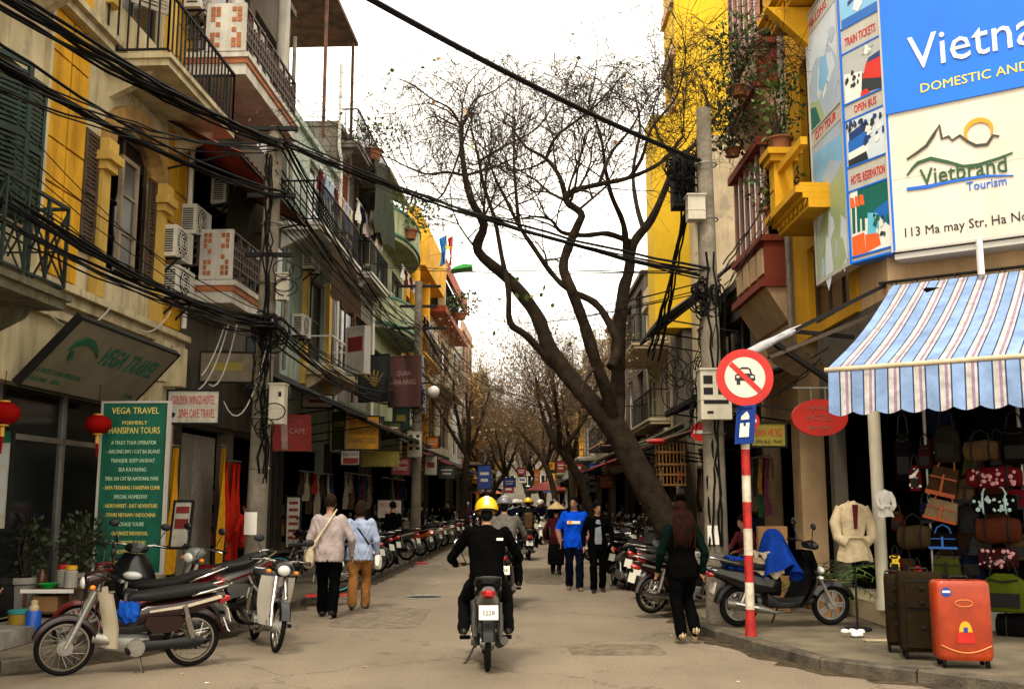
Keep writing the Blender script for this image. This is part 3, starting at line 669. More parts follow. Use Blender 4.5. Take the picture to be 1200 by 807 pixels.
for (a, b, z, m_, nm) in FAR_L: far_house(FL, a, b, z, m_, 'distant %s house along the flag side of the street, %s' % (nm, 'behind bare trees'), 3)
# ------------------------------------------------------------------ the house fronts along the east side
RY = wall('golden_wall', (.62, .36, .025), streak=.22); RBR = wall('red_brown_wood', (.25, .065, .035), streak=.3); TAN = wall('tan_wall', (.5, .36, .22), streak=.4)
YB = mat('yellow_party_wall', (.66, .45, .035), rough=.85, var=.12, scale=.6, bump=.25, bscale=10, streak=.25, grime=(.6, .55, .4), spec=.2)
# corner building: its street front stands on FR, its chamfer follows the shop's sign
CA = Vector((4.62, 13.6, 0)); DIRM = Vector((.448, -.894, 0)); DIRB = Vector((.819, -.574, 0)); CB = CA + DIRM * .74
class Line:                # facade frame on any wall: u from a along d, out = to its right-hand street side
    def __init__(s, a, d): s.a, s.d = Vector(a), Vector(d).normalized(); s.n = Vector((s.d.y, -s.d.x, 0)); s.n = -s.n if s.n.y > 0 else s.n
    def pt(s, u, d, z): p = s.a + s.d * u + s.n * d; return Vector((p.x, p.y, z))
FB = Line(CB + Vector((.25, .3, 0)), DIRB)
H8 = T('corner_shop_house', 'corner house carrying the blue travel sign above the bag shop', 'house', (6.5, 14.5, .1))
mb = MB(); mb.box(4.95, 12, 13.2, 14.27, 4.35, 13.5)
mb.hexa([FB.pt(u, d, z) for z in (4.35, 13.5) for (u, d) in ((0, -.3), (7, -.3), (7, 0), (0, 0))])
P('wall', mb, TAN, H8)
P('lintel', MB().box(4.95, 5.2, 13.35, 16.4, 3.05, 4.345), DKWALL, H8)
P('roof', MB().box(4.8, 12, 13.2, 14.28, 13.51, 13.7), TAN, H8)
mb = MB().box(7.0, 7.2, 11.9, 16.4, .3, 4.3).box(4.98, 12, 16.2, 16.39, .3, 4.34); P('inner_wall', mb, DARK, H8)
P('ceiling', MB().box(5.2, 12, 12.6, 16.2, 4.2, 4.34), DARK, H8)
P('column', MB().cyl((4.72, 13.35, .35), (4.72, 13.35, 3.9), .078, n=14).cyl((4.72, 13.35, .33), (4.72, 13.35, .46), .1, n=14), mat('cream_column', (.62, .58, .47), rough=.6, var=.1, bump=0, streak=.3), H8)
P('column', MB().box(5.0, 5.2, 16.0, 16.2, .3, 3.05), DKWALL, H8)
TILE = mat('step_tile', (.52, .44, .29), rough=.35, var=.15, bump=.05)
st = P('step', MB().box(4.73, 7, 13.02, 16.0, .12, .37), CONC, H8)
for i in range(5): P('tile', MB().box(4.712, 4.728, 13.04 + i * .59, 13.04 + i * .59 + .58, .13, .365), TILE, st)
for i in range(5): P('tile', MB().box(4.715, 5.3, 13.04 + i * .59, 13.04 + i * .59 + .58, .372, .385), TILE, st)
P('shop_plinth', MB().hexa([FB.pt(u, d, z) for z in (.128, .42) for (u, d) in ((.5, -1.2), (5, -1.2), (5, -.12), (.5, -.12))]), WHITEW, H8)
# yellow balcony with ledge, post and moulded underside, brown doors below
H9 = house('yellow_balcony_house', 'golden house with moulded balcony and potted plant beside the travel sign', FR, 14.3, 17.4, 13.2, RY,
    [(14.6, 16.6, 4.5, 5.8), (14.7, 16.6, 6.5, 9.0), (14.6, 16.8, 9.9, 12.2)], z0=4.35, depth=6)
window(H9, FR, 14.6, 16.6, 4.5, 5.8, BROWNW, mat('brown_glass', (.08, .055, .04), rough=.2, bump=0), nu=3, nz=2); window(H9, FR, 14.7, 16.6, 6.5, 9.0, BROWNW, nu=2, nz=2); window(H9, FR, 14.6, 16.8, 9.9, 12.2, BROWNW, nu=2, nz=2)
for z in (6.2, 9.6):
    mb = MB()
    for (d_, a, b) in ((.62, -.32, -.18), (.7, -.178, -.1), (.8, -.098, .0), (.74, .002, .05)): mb.fb(FR, 14.3, 15.95 + (d_ - .6), .002, d_, z + a, z + b)
    b_ = P('balcony', mb, RY, H9)
    mb = MB()
    for i in range(7): mb.cyl(FR.pt(14.4 + i * .24, .64, z - .2), FR.pt(14.4 + i * .24, .66, z - .2), .07, n=10)
    mb.m(0); P('scallop', mb, RY, b_)
    mb = MB().fb(FR, 15.62, 15.92, .45, .75, z + .05, z + .8).fb(FR, 15.54, 16.0, .38, .82, z + .8, z + .9).fb(FR, 15.48, 16.06, .33, .87, z + .902, z + 1.0)
    mb.fb(FR, 14.3, 15.6, .6, .7, z + .62, z + .74); P('balcony_post', mb, RY, b_)
mb = MB().prism([(0, 0), (.95, 0), (.0, -.95)], FR.pt(14.9, .002, 9.25), FR.pt(0, 1, 0) - FR.pt(0, 0, 0), (0, 0, 1), (0, .2, 0)); P('corbel', mb, RY, H9)
# red-brown bay windows
H10 = house('red_bay_house', 'tan house with red brown glazed bays stacked over the street', FR, 17.5, 20.1, 13.0, TAN, [(18, 19.8, .2, 3.1), (17.9, 19.8, 6.4, 8), (17.9, 19.8, 9.4, 12)], depth=6)
for (z0, z1) in ((5.3, 8.0), (9.0, 12.3)):
    d_ = .42; mb = MB()
    mb.fb(FR, 17.7, 20.0, .002, d_, z0 + .25, z0 + .95); b_ = P('bay', mb, RBR, H10)
    for q in ((17.64, 20.06, .003, d_ + .08, z0 + .952, z0 + 1.06), (17.64, 20.06, .003, d_ + .1, z0 + .12, z0 + .245), (17.6, 20.08, .004, d_ + .1, z1, z1 + .15)): P('ledge', MB().fb(FR, *q), RBR, b_)
    P('bay_base', MB().prism([(0, 0), (d_, 0), (.05, -.6), (0, -.6)], FR.pt(17.7, .003, z0 + .118), FR.pt(0, 1, 0) - FR.pt(0, 0, 0), (0, 0, 1), (0, 2.3, 0)), TAN, H10)
    mb = MB()
    for i in range(6): u = 17.7 + i * .446; mb.fb(FR, u, u + .07, d_ - .08, d_, z0 + 1.06, z1)
    P('mullion', mb, mat('pinkish_frame', (.42, .22, .15), rough=.6), b_)
    P('pane', MB().fb(FR, 17.78, 19.9, d_ - .05, d_ - .04, z0 + 1.06, z1), mat('sky_glass', (.12, .13, .14), rough=.05, bump=0, spec=1), b_)
    for i in range(4): P('carved_panel', MB().fb(FR, 17.78 + i * .56, 18.2 + i * .56, d_ + .002, d_ + .03, z0 + .38, z0 + .84), TAN, b_)
goods(H10, FR, 18, 19.8, .2, 2.8, -1.0, -.2, 50, GOODS)
# low dark house, beige house, tall yellow house
H11 = house('low_dark_house', 'low sooty house behind the concrete pole full of cables', FR, 20.2, 25.4, 6.2, DKWALL, [(20.6, 25, .2, 3.1), (20.8, 24.8, 3.8, 5.6)], depth=6, piers=True)
window(H11, FR, 20.8, 24.8, 3.8, 5.6, BROWNW, nu=3, nz=2); goods(H11, FR, 20.6, 25, .2, 2.8, -1.0, -.2, 60, GOODS)
H12 = house('beige_house', 'beige house with blank stained side wall behind the red bays', FR, 25.5, 28.9, 10.9, BEIGE, [(25.9, 28.5, .2, 3.1), (26.2, 28.2, 4.2, 6.4), (26.2, 28.2, 7.4, 9.6)], d=-.25, depth=8)
for z in (4.2, 7.4): window(H12, FR, 26.2, 28.2, z, z + 2.2, BROWNW, d=-.4)
awning('sheet_canopy', 'torn dark canopy sheet hanging over the low sooty house', FR, 21.8, 25.2, 6.9, 1.7, 1.3, DKWALL)
H13 = T('tall_yellow_house', 'tall yellow house with blank side wall rising over the tree', 'house', (5, 33, .1))
FY = FR
mb = wall_holes(MB(), FR, 29.0, 31.2, 13, 21.5, [(29.5, 30.7, z, z + 1.7) for z in (14, 17.3)]); mb.box(5.144, 13, 29.0, 31.2, 13.001, 21.49); mb.box(4.12, 13, 29.004, 30.4, 6.6, 12.99); P('wall', mb, YB, H13)
for z in (14, 17.3): window(H13, FR, 29.5, 30.7, z, z + 1.7, BROWNW)
for i in range(5): P('ledge', MB().box(4.78, 4.898, 29.1, 31.1, 13.3 + i * 1.65, 13.6 + i * 1.65), TAN, H13)
P('roof', MB().box(4.7, 13, 28.8, 31.3, 21.51, 21.7), TAN, H13)
P('ground_floor', MB().box(4.9, 13, 29.1, 31.1, .1, 6.59), DKWALL, H13)
P('roof_rail', railing(MB(), FR, 29.2, 31, -.3, -.1, 21.7, 1.0, .5), IRON, H13)
goods(H13, FR, 29.2, 31, .2, 2.8, .02, .5, 60, GOODS)
FAR_R = [(31.3, 37.1, 8.5, BEIGE, 'low cream'), (37.2, 44, 10, DKWALL, 'sooty'), (44.1, 52, 10.2, PINKW, 'pink red-topped'), (52.1, 60, 9, BEIGE, 'beige'), (60.1, 70, 11, WHITEW, 'white'), (70.1, 82, 10, ORANGE, 'yellow'), (82.2, 96, 12, PALE, 'pale green'), (96.2, 112, 10, BEIGE, 'dull beige')]
for (a, b, z, m_, nm) in FAR_R: far_house(FR, a, b, z, m_, 'distant %s house on the big tree side of the street' % nm, 2, REDM if 'red' in nm else None)
# the street bends away: closing blocks at the far end
for (x0, x1, y, z, m_, lb) in ((-14, -1.6, 150, 18, PALE, 'greenish grey block closing the far end of the street'), (-1.5, 9, 142, 12, PLAST, 'stained grey block closing the far end of the street'), (9.5, 24, 146, 19, TAN, 'beige block beyond the far trees')):
    h = T('apartment_block', lb, 'building', ((x0 + x1) / 2, y, 0)); F_ = Line((x0, y, 0), (1, 0, 0))
    n = int((x1 - x0) / 2.4); hl = [(.6 + 2.4 * i, 1.9 + 2.4 * i, 3.6 + 3.1 * j, 5.2 + 3.1 * j) for i in range(n) for j in range(int((z - 4) / 3.1))]
    mb = wall_holes(MB(), F_, 0, x1 - x0, 0, z, hl); mb.box(x0, x1, y + 1, y + 10, 0, z - .02); P('wall', mb, m_, h)
    for q in hl: window(h, F_, *q, WHITE, b=.1, nu=2, nz=1)
    P('roof', MB().box(x0 - .3, x1 + .3, y - .4, y + 10, z, z + .4), m_, h)
# ------------------------------------------------------------------ the travel sign round the corner
UPZ = Vector((0, 0, 1))
def pick(px, py, o, al):           # ray through a pixel onto the upright plane (o, al): (distance along al, height)
    o, al = Vector(o), Vector(al).normalized(); n = Vector((al.y, -al.x, 0)); r = ray(px, py)
    t = n.dot(Vector((o.x, o.y, 0))) / n.dot(r); p = Vector((r.x * t, r.y * t, CAMZ + r.z * t))
    return (p - o).dot(al), p.z
SB = mat('sign_blue', (.006, .2, .74), rough=.4, var=.07, scale=.8, bump=0, streak=.14, grime=(.7, .75, .8)); SC = mat('sign_cream', (.68, .63, .54), rough=.45, var=.06, scale=1, bump=0, streak=.16); SP = mat('sign_pale', (.5, .49, .45), rough=.45, var=.08, bump=0, streak=.25)
RED = mat('sign_red', (.55, .03, .02), rough=.45, var=.12, scale=4, bump=0, streak=.22); YELT = flat('sign_yellow', (.85, .66, .06)); WH = flat('sign_white', (.82, .78, .72)); BLK = flat('sign_black', (.02, .02, .025)); NAVY = flat('sign_navy', (.02, .07, .3))
SGR = flat('logo_green', (.03, .12, .05)); SBL = flat('logo_blue', (.01, .16, .6)); SOR = flat('logo_orange', (.8, .36, .03)); ALU = flat('sign_edge', (.5, .48, .44), rough=.35)
Z0, ZM, ZT = 4.9, 6.73, 9.6
r1, at1, al1, _ = board('travel_signboard', 'big blue and cream travel signboard with mountain logo above the striped awning', CB + DIRB * 1.35 + UPZ * (Z0 + ZT) / 2, DIRB, UPZ, 2.7, ZT - Z0, SC, ALU, th=.2)
c1 = (Z0 + ZT) / 2
def on1(px, py): u, z = pick(px, py, CB, DIRB); return u - 1.35, z - c1
def strip(mb, pts, wd, at_, e0=.006, e1=.02):      # ribbon lettering along a path on a board
    pts = [Vector((p[0], p[1])) for p in pts]; L_, R_ = [], []
    for i, p in enumerate(pts):
        d = (pts[min(i + 1, len(pts) - 1)] - pts[max(0, i - 1)]).normalized(); n = Vector((-d.y, d.x)); k = wd[i] if isinstance(wd, (list, tuple)) else wd
        L_.append(p + n * k / 2); R_.append(p - n * k / 2)
    for i in range(len(pts) - 1):
        mb.hexa([at_(q.x, q.y, e) for e in (e0, e1) for q in (L_[i], L_[i + 1], R_[i + 1], R_[i])])
    return mb
def rect_on(mb, at_, x0, x1, y0, y1, e0=.003, e1=.008): return mb.hexa([at_(x, y, e) for e in (e0, e1) for (x, y) in ((x0, y0), (x1, y0), (x1, y1), (x0, y1))])
def poly_on(mb, at_, pts, e0=.003, e1=.008):
    n = len(pts); a = [at_(x, y, e0) for x, y in pts]; b = [at_(x, y, e1) for x, y in pts]
    return mb.add(a + b, [tuple(range(n - 1, -1, -1)), tuple(range(n, 2 * n))] + [(i, (i + 1) % n, n + (i + 1) % n, n + i) for i in range(n)], False)
P('blue_panel', rect_on(MB(), at1, -1.35, 1.35, ZM - c1, ZT - c1, .002, .03), SB, r1)
mb = MB()
for q in (-.45, .45): rect_on(mb, at1, q - .003, q + .003, -c1 + Z0, ZM - c1 - .01, .0005, .002)
rect_on(mb, at1, -1.35, 1.35, 5.83 - c1, 5.836 - c1, .0005, .0021); P('panel_joint', mb, ALU, r1)
u0, z0 = on1(1070, 84); words(r1, lambda x, y, e=.034: at1(x, y, e), al1, UPZ, [('Vietna', u0 - .04, z0 + .005, .46, 'l', -1.52)], WH, ext=.03)
u0, z0 = on1(1080, 110); words(r1, lambda x, y, e=.032: at1(x, y, e), al1, UPZ, [('DOMESTIC AND INT', u0, z0, .12, 'l', -1.62)], YELT, ext=.012)
P('logo', strip(MB(), [on1(*p) for p in ((1063, 187), (1074, 180), (1086, 171), (1094, 159), (1101, 147), (1104, 163), (1112, 160), (1116, 165), (1125, 159), (1134, 166), (1144, 171), (1157, 169.5), (1164, 159), (1171, 160))], [.02, .03, .035, .04, .03, .03, .03, .025, .03, .03, .035, .035, .03, .02], at1), mat('logo_grey', (.09, .085, .07), bump=0), r1)
cx, cz = on1(1147, 154.5); rr = .155
P('logo', strip(MB(), [(cx + rr * math.cos(R(a)), cz + rr * .95 * math.sin(R(a))) for a in range(-25, 226, 12)], [.012 + .05 * math.sin(PI * i / 20) for i in range(21)], at1), SOR, r1)
P('logo', strip(MB(), [on1(*p) for p in ((1063, 206), (1070, 197), (1076, 191), (1091, 186), (1110, 190), (1129, 195), (1147, 193), (1170, 186), (1187, 179))], [.015, .03, .04, .045, .04, .03, .03, .03, .015], at1), SGR, r1)
P('logo', strip(MB(), [on1(*p) for p in ((1063, 222), (1087, 219), (1105, 215), (1125, 211), (1155, 206.5), (1188, 206))], [.04, .045, .04, .04, .03, .012], at1), SBL, r1)
u0, z0 = on1(1079, 218); words(r1, at1, al1, UPZ, [('Vietbrand', u0, z0, .22, 'l', -1.02)], SGR, ext=.035)
u0, z0 = on1(1133, 223); words(r1, at1, al1, UPZ, [('Tourism', u0, z0 - .01, .11, 'l', -.46)], SBL, ext=.02)
u0, z0 = on1(1061, 278); words(r1, at1, al1, UPZ, [('113 Ma may Str, Ha Noi', u0, z0, .12, 'l', -1.47)], BLK, ext=.01)
P('soffit', MB().hexa([CB + DIRB * a + Vector((.574, .819, 0)) * b + UPZ * z for z in (Z0 - .12, Z0 - .05) for (a, b) in ((0, .02), (2.7, .02), (2.7, .5), (0, .5))]), ALU, r1)
P('bracket', MB().bar(CB + DIRB * 1.02 + UPZ * 4.45, CB + DIRB * 1.02 + UPZ * 4.9, .06), WH, r1)
# middle panel with its column of pictures
r2, at2, al2, _ = board('picture_signboard', 'narrow signboard with stacked tour pictures between landscape and blue panel', CA + DIRM * .37 + UPZ * c1, DIRM, UPZ, .72, ZT - Z0, SP, SB, th=.15)
PIC = {k: flat('print_' + k, c, rough=.4) for k, c in dict(sky=(.25, .5, .72), red=(.6, .05, .04), dark=(.04, .05, .06), grey=(.45, .47, .46), white=(.75, .74, .7), blue=(.03, .17, .5), green=(.02, .16, .13), pool=(.16, .5, .66), orange=(.75, .17, .05), pale=(.6, .66, .72), sage=(.38, .46, .26), mist=(.42, .5, .6), navy=(.03, .07, .2)).items()}
def picture(root, at_, x0, x1, y0, y1, shapes, bg_, frame=SBL):
    o = P('picture', rect_on(MB(), at_, x0, x1, y0, y1, .002, .006), bg_, root)
    ms, mb = [], MB()
    for k, (c, pts) in enumerate(shapes):
        if PIC[c] not in ms: ms.append(PIC[c])
        mb.m(ms.index(PIC[c])); poly_on(mb, at_, [(x0 + (x1 - x0) * x, y0 + (y1 - y0) * y) for x, y in pts], .0062 + .0004 * k, .0068 + .0004 * k)
    if shapes: P('print', mb, ms, o)
    fr = MB()
    for q in ((x0 - .02, x1 + .02, y1, y1 + .025), (x0 - .02, x1 + .02, y0 - .025, y0)): rect_on(fr, at_, *q, .003, .012)
    P('picture_edge', fr, frame, o)
def z2(py): return zz(py, 13.25) - c1
Wd = .33
def blobs(n, c, x0, x1, y0, y1, s_):
    o = []
    for i in range(n):
        x, y = rnd.uniform(x0, x1), rnd.uniform(y0, y1); a, b = s_ * rnd.uniform(.5, 1.4), s_ * rnd.uniform(.5, 1.6); k = rnd.uniform(-.3, .3)
        o.append((c if isinstance(c, str) else rnd.choice(c), [(x - a, y - b * .5), (x - a * .3 + k * a, y - b), (x + a, y - b * .3), (x + a * .6, y + b * .7), (x - a * .4, y + b)]))
    return o
picture(r2, at2, -Wd, Wd, z2(22), z2(-45), [('white', [(.1, .55), (.9, .75), (.95, .85), (.2, .7)]), ('blue', [(0, 0), (1, 0), (1, .14), (0, .14)]), ('navy', [(.2, .32), (.8, .5), (.7, .55), (.2, .4)])] + blobs(6, ['white', 'pale'], 0, 1, .3, 1, .12), PIC['sky'])
picture(r2, at2, -Wd, Wd, z2(112), z2(54), [('white', [(0, 0), (.45, 0), (.5, .5), (0, .6)]), ('dark', [(.45, .05), (1, 0), (1, .35), (.5, .45)]), ('red', [(.5, .35), (1, .2), (1, .62), (.62, .62)]), ('navy', [(.62, .62), (1, .62), (1, .74), (.7, .7)]), ('red', [(.42, .0), (.7, 0), (.6, .12), (.45, .1)])] + blobs(9, 'dark', .02, .42, .2, .6, .045) + blobs(6, ['grey', 'white'], .45, 1, .75, .95, .07), PIC['grey'])
picture(r2, at2, -Wd, Wd, z2(187), z2(134), [('dark', [(0, 0), (.55, 0), (.5, .2), (0, .16)]), ('white', [(.02, .14), (.55, .2), (.55, .36), (.02, .3)]), ('blue', [(.02, .3), (.55, .36), (.55, .6), (.3, .68), (.02, .55)]), ('navy', [(.05, .55), (.5, .64), (.5, .84), (.05, .72)])] + blobs(16, ['dark', 'navy', 'white'], .5, .98, .1, .9, .07) + blobs(12, ['dark', 'navy'], .02, .6, .8, .98, .05), PIC['pale'])
picture(r2, at2, -Wd, Wd, z2(294), z2(218), [('green', [(.2, .55), (1, .45), (1, 1), (.2, 1)]), ('blue', [(.6, .6), (1, .3), (1, .7)]), ('pool', [(.4, .15), (.75, .2), (.7, .55), (.45, .6)]), ('orange', [(0, 0), (.35, 0), (.33, .32), (0, .3)]), ('orange', [(.35, .0), (.75, .06), (.7, .25), (.35, .28)])] + [(c, [(.02 + .13 * i, .35), (.1 + .13 * i, .35), (.12 + .13 * i, .78), (.03 + .13 * i, .8)]) for i in range(3) for c in ('green',)] + [('orange', [(.0 + .13 * i, .76), (.12 + .13 * i, .74), (.1 + .13 * i, .9), (.0 + .13 * i, .92)]) for i in range(3)] + blobs(14, ['dark', 'white', 'green'], .62, .98, .2, .6, .05), PIC['white'])
words(r2, at2, al2, UPZ, [('TRAIN TICKETS', -.29, z2(45), .12, 'l', -.56), ('OPEN BUS', -.18, z2(127), .11, 'l', -.4), ('HOTEL RESERVATION', -.3, z2(209), .12, 'l', -.6)], RED, ext=.006)
# landscape panel along the street
AL0 = Vector((4.57, 15.0, 0)); DIRL = (CA - AL0).normalized(); ln = (CA - AL0).length
r3, at3, al3, _ = board('landscape_signboard', 'tall signboard printed with pale mountain landscapes facing along the street', AL0 + DIRL * (ln / 2 - .04) + UPZ * (Z0 + 9.1) / 2, DIRL, UPZ, ln - .1, 9.1 - Z0, SP, ALU, th=.15)
hh = (9.1 - Z0) / 2
picture(r3, at3, -.6, .6, .25, hh - .35, [('mist', [(0, 0), (1, 0), (1, .45), (.7, .7), (.4, .5), (.2, .62), (0, .5)]), ('sage', [(0, 0), (.5, 0), (.35, .22), (0, .3)]), ('green', [(.0, .0), (.35, .0), (.2, .2), (0, .24)]), ('white', [(.45, .2), (.6, .25), (.55, .6), (.48, .55)])] + blobs(8, ['sky', 'mist', 'pale'], .05, .95, .1, .9, .14), PIC['pale'], SP)
picture(r3, at3, -.6, .6, -hh + .03, -.02, [('mist', [(0, .5), (1, .7), (1, 1), (0, 1)]), ('sky', [(0, .62), (.6, .8), (1, .7), (1, .9), (0, .95)]), ('blue', [(.2, .45), (.5, .55), (.3, .7), (.1, .6)])] + blobs(12, ['sage', 'pale', 'mist'], .05, .95, .05, .6, .13), PIC['sage'], SP)
words(r3, at3, al3, UPZ, [('CITY TOUR', -.45, .06, .12, 'l', .9), ('HA LONG', -.5, hh - .25, .12, 'l', .9)], RED, ext=.006)
# ------------------------------------------------------------------ striped awning over the bag shop
STRIPES = [cloth('canvas_blue', (.26, .36, .56), bscale=5, scale=3, var=.22), cloth('canvas_navy', (.06, .08, .16)), cloth('canvas_cream', (.5, .48, .46), bscale=5, var=.22), cloth('canvas_mauve', (.32, .24, .33))]
SEQ = [(0, .46), (1, .06), (2, .2), (3, .12), (2, .1), (1, .06)]
AW = T('striped_awning', 'blue, cream and mauve striped canvas awning with scalloped edge over the bag shop', 'awning', FB.pt(1.4, .2, 4.4))
cols_ = []; u = -.36; per = .265
while u < 3.4:
    for (k, f) in SEQ:
        for q in range(3 if k == 0 else 1): cols_.append((u, u + per * f / (3 if k == 0 else 1), k)); u += per * f / (3 if k == 0 else 1)
def aw_pt(u, f, lo=0):
    d = .25 + 2.0 * f; z = 4.47 - 1.27 * f - .07 * math.sin(PI * f) + .018 * math.sin(u * 9 + 3 * f) * math.sin(PI * f)
    return FB.pt(u + .25 * (1 - f) * max(0, 1 - (u + .36) / 2), d, z - lo)
mb = MB()
for (a, b, k) in cols_:
    mb.m(k).grid([[aw_pt(a, f / 8), aw_pt(b, f / 8)] for f in range(9)], True); mb.grid([[aw_pt(b, f / 8, .012), aw_pt(a, f / 8, .012)] for f in range(9)], True)
P('canvas', mb, STRIPES, AW)
mb = MB()
for (a, b, k) in cols_:
    rows, back = [], []
    for f in range(5):
        row = []; 
        for u in (a, b):
            drop = .06 + f / 4 * (.46 + .045 * abs(math.sin((u + .36) / per * PI)) )
            p = FB.pt(u, 2.27 + .05 * f / 4 + .02 * math.sin(u * 7) * f / 4, 3.2 - drop); row.append(p)
        rows.append(row); back.append([p + Vector((.006, .008, 0)) for p in row[::-1]])
    mb.m(k).grid(rows, True); mb.grid(back, True)
P('valance', mb, STRIPES, AW)
CREAMP = mat('cream_pole', (.55, .47, .34), rough=.6, var=.2)
P('front_bar', MB().cyl(FB.pt(-.4, 2.26, 3.17), FB.pt(3.45, 2.26, 3.17), .028, n=10), CREAMP, AW)
mb = MB()
for q in range(14): mb.torus(FB.pt(-.1 + q * .26, .22, 4.5), .035, .008, 'y', 10, 4)
P('ring', mb, IRON, AW, kind='stuff'); P('wall_bar', MB().cyl(FB.pt(-.3, .2, 4.53), FB.pt(3.4, .2, 4.53), .02), IRON, AW)
P('support_arm', MB().bar(FB.pt(-.05, .0, 3.7), FB.pt(-.2, 2.2, 3.2), .035).bar(FB.pt(3.2, .0, 3.7), FB.pt(3.3, 2.2, 3.2), .035), IRON, AW)
# folded canopy arms with a wrapped cloth roll, pointing to the street
CAN = T('folded_canopy', 'folded metal awning arms with a white cloth roll on its tip beside the travel sign', 'awning', (4.8, 13.6, 4.2))
tip, wal = at(880, 412, 13.0), at(1062, 322, 13.35)
P('arm', MB().bar(wal, tip, .08, .05), IRON, CAN); P('arm', MB().bar(wal + Vector((0, .1, -.35)), tip + Vector((.25, .1, -.06)), .08, .05), mat('dull_bronze', (.09, .065, .045), rough=.6), CAN)
P('arm', MB().bar(at(930, 388, 13.1), at(1000, 395, 13.4), .05).bar(at(905, 400, 13.05), at(985, 455, 13.5), .06), IRON, CAN)
P('canvas_sheet', MB().grid([[at(895, 405, 13.02), at(925, 390, 13.1)], [at(905, 425, 13.4), at(955, 425, 13.5)], [at(930, 440, 13.6), at(990, 430, 13.7)]], True), cloth('brown_canvas', (.2, .15, .1)), CAN)
roll = [wal.lerp(tip, f) for f in (.68, .76, .84, .92, 1.0)] + [tip + Vector((-.1, -.05, -.06)), tip + Vector((-.14, -.06, -.24)), tip + Vector((-.12, -.06, -.36))]
P('cloth_roll', MB().tube(roll, [.03, .05, .045, .06, .055, .065, .05, .012], 9), cloth('white_cloth', (.45, .45, .47), bscale=22), CAN)
# ------------------------------------------------------------------ road sign on its banded post
yS = 12.4; base = Vector((xx(880, 744, yS), yS, .12)); sx = xx(871, 443, yS)
SG = T('no_car_sign', 'round red and white no car sign on a red and white banded post', 'road sign', base)
REDP = mat('post_red', (.45, .03, .025), rough=.5, var=.25, scale=9, bump=.2, streak=.4); WHP = mat('post_white', (.6, .54, .44), rough=.55, var=.25, scale=9, bump=.2, streak=.41)
topp = Vector((sx, yS, zz(436, yS))); nb = 10
for i in range(nb):
    a, b = base.lerp(topp, i / nb), base.lerp(topp, (i + 1) / nb)
    P('red_band' if i % 2 == 0 else 'white_band', MB().cyl(a, b, .052 if i else .07, .052, n=14), REDP if i % 2 == 0 else WHP, SG)
cS = Vector((sx, yS - .07, zz(443, yS))); rS = 33.5 / 1200 * yS
def disc(o, r, d0, d1, n=40, a0=0): return MB().prism([(r * math.cos(2 * PI * i / n), r * math.sin(2 * PI * i / n)) for i in range(n)], o + Vector((0, -d0, 0)), (1, 0, 0), (0, 0, 1), (0, -(d1 - d0), 0))
P('sign_plate', disc(cS, rS, 0, .02), RED, SG); P('sign_field', disc(cS, rS * .71, .021, .024), SC, SG)
def at_s(x, y, e=.026): return cS + Vector((x * rS, -e, y * rS))
mb = MB(); ps = [(-.36, -.1), (-.35, .08), (-.26, .12), (-.2, .3), (-.1, .36), (.1, .36), (.2, .3), (.26, .12), (.35, .08), (.36, -.1), (.3, -.12), (.3, -.26), (.17, -.26), (.17, -.12), (-.17, -.12), (-.17, -.26), (-.3, -.26), (-.3, -.12)]
poly_on(mb, at_s, ps, .026, .028); P('car_symbol', mb, BLK, SG)
mb = MB(); poly_on(mb, at_s, [(-.18, .14), (-.13, .28), (.13, .28), (.18, .14)], .0282, .029); poly_on(mb, at_s, [(-.3, -.02), (-.3, .05), (-.2, .05), (-.2, -.02)], .0282, .029); poly_on(mb, at_s, [(.2, -.02), (.2, .05), (.3, .05), (.3, -.02)], .0282, .029); P('car_detail', mb, SC, SG)
P('slash', poly_on(MB(), at_s, [(-.56, .42), (-.44, .55), (.56, -.42), (.44, -.55)], .0295, .032), RED, SG)
bl = Vector((.62, -.78, 0)).normalized(); cb_ = Vector((sx - .02, yS - .1, zz(498, yS)))
b0, atb, alb, upb = board('lorry_sign', 'small blue plate with white symbols under the no car sign', cb_, bl, Vector((.1, 0, 1)), .2, .4, NAVY, NAVY, cat='road sign', th=.015)
mb = MB(); poly_on(mb, atb, [(-.07, -.15), (.07, -.15), (.07, .02), (.02, .02), (.02, -.02), (-.02, -.02), (-.02, .02), (-.07, .02)]); poly_on(mb, atb, [(-.06, .06), (.06, .06), (.06, .1), (.02, .16), (-.06, .1)]); P('symbol', mb, WH, b0)
# ------------------------------------------------------------------ utility poles, boxes, cables
POLEM = mat('pole_concrete', (.24, .21, .165), rough=.95, var=.32, scale=3, bump=.7, bscale=26, streak=.45)
def pole(label, b, t, r0, r1):
    root = T('utility_pole', label, 'utility pole', b, 'concrete utility poles')
    b, t = Vector(b), Vector(t); P('shaft', MB().tube([b.lerp(t, f) for f in (0, .3, .6, 1)], [r0, r0 + (r1 - r0) * .3, r0 + (r1 - r0) * .6, r1], 14), POLEM, root)
    return root
PL = Vector((-4.05, 16.4, .12)); PLt = at(323, 150, 16.4)
POL = pole('grey concrete pole with taped notices in front of the golden hotel sign', PL, PLt, .17, .125)
PR = Vector((xx(840, 640, 14), 14, .12)); PRt = at(824, 128, 14)
POR = pole('concrete pole carrying the meter box next to the no car sign', PR, PRt, .165, .1)
PF = Vector((xx(487, 600, 32), 32, .12)); PFt = at(491, 330, 32)
POF = pole('farther concrete pole with a ball lamp beside the maroon hanging sign', PF, PFt, .17, .12)
P('notice', MB().grid([[PL + Vector((.19 * math.sin(R(a)), -.178 * math.cos(R(a)) , z)) for a in (-50, -25, 0, 20)] for z in (1.05, 1.4)], True), WH, POL)
P('notice', MB().grid([[PR + Vector((.18 * math.sin(R(a)), -.17 * math.cos(R(a)) , z)) for a in (-50, -25, 0)] for z in (1.0, 1.25)], True), WH, POR)
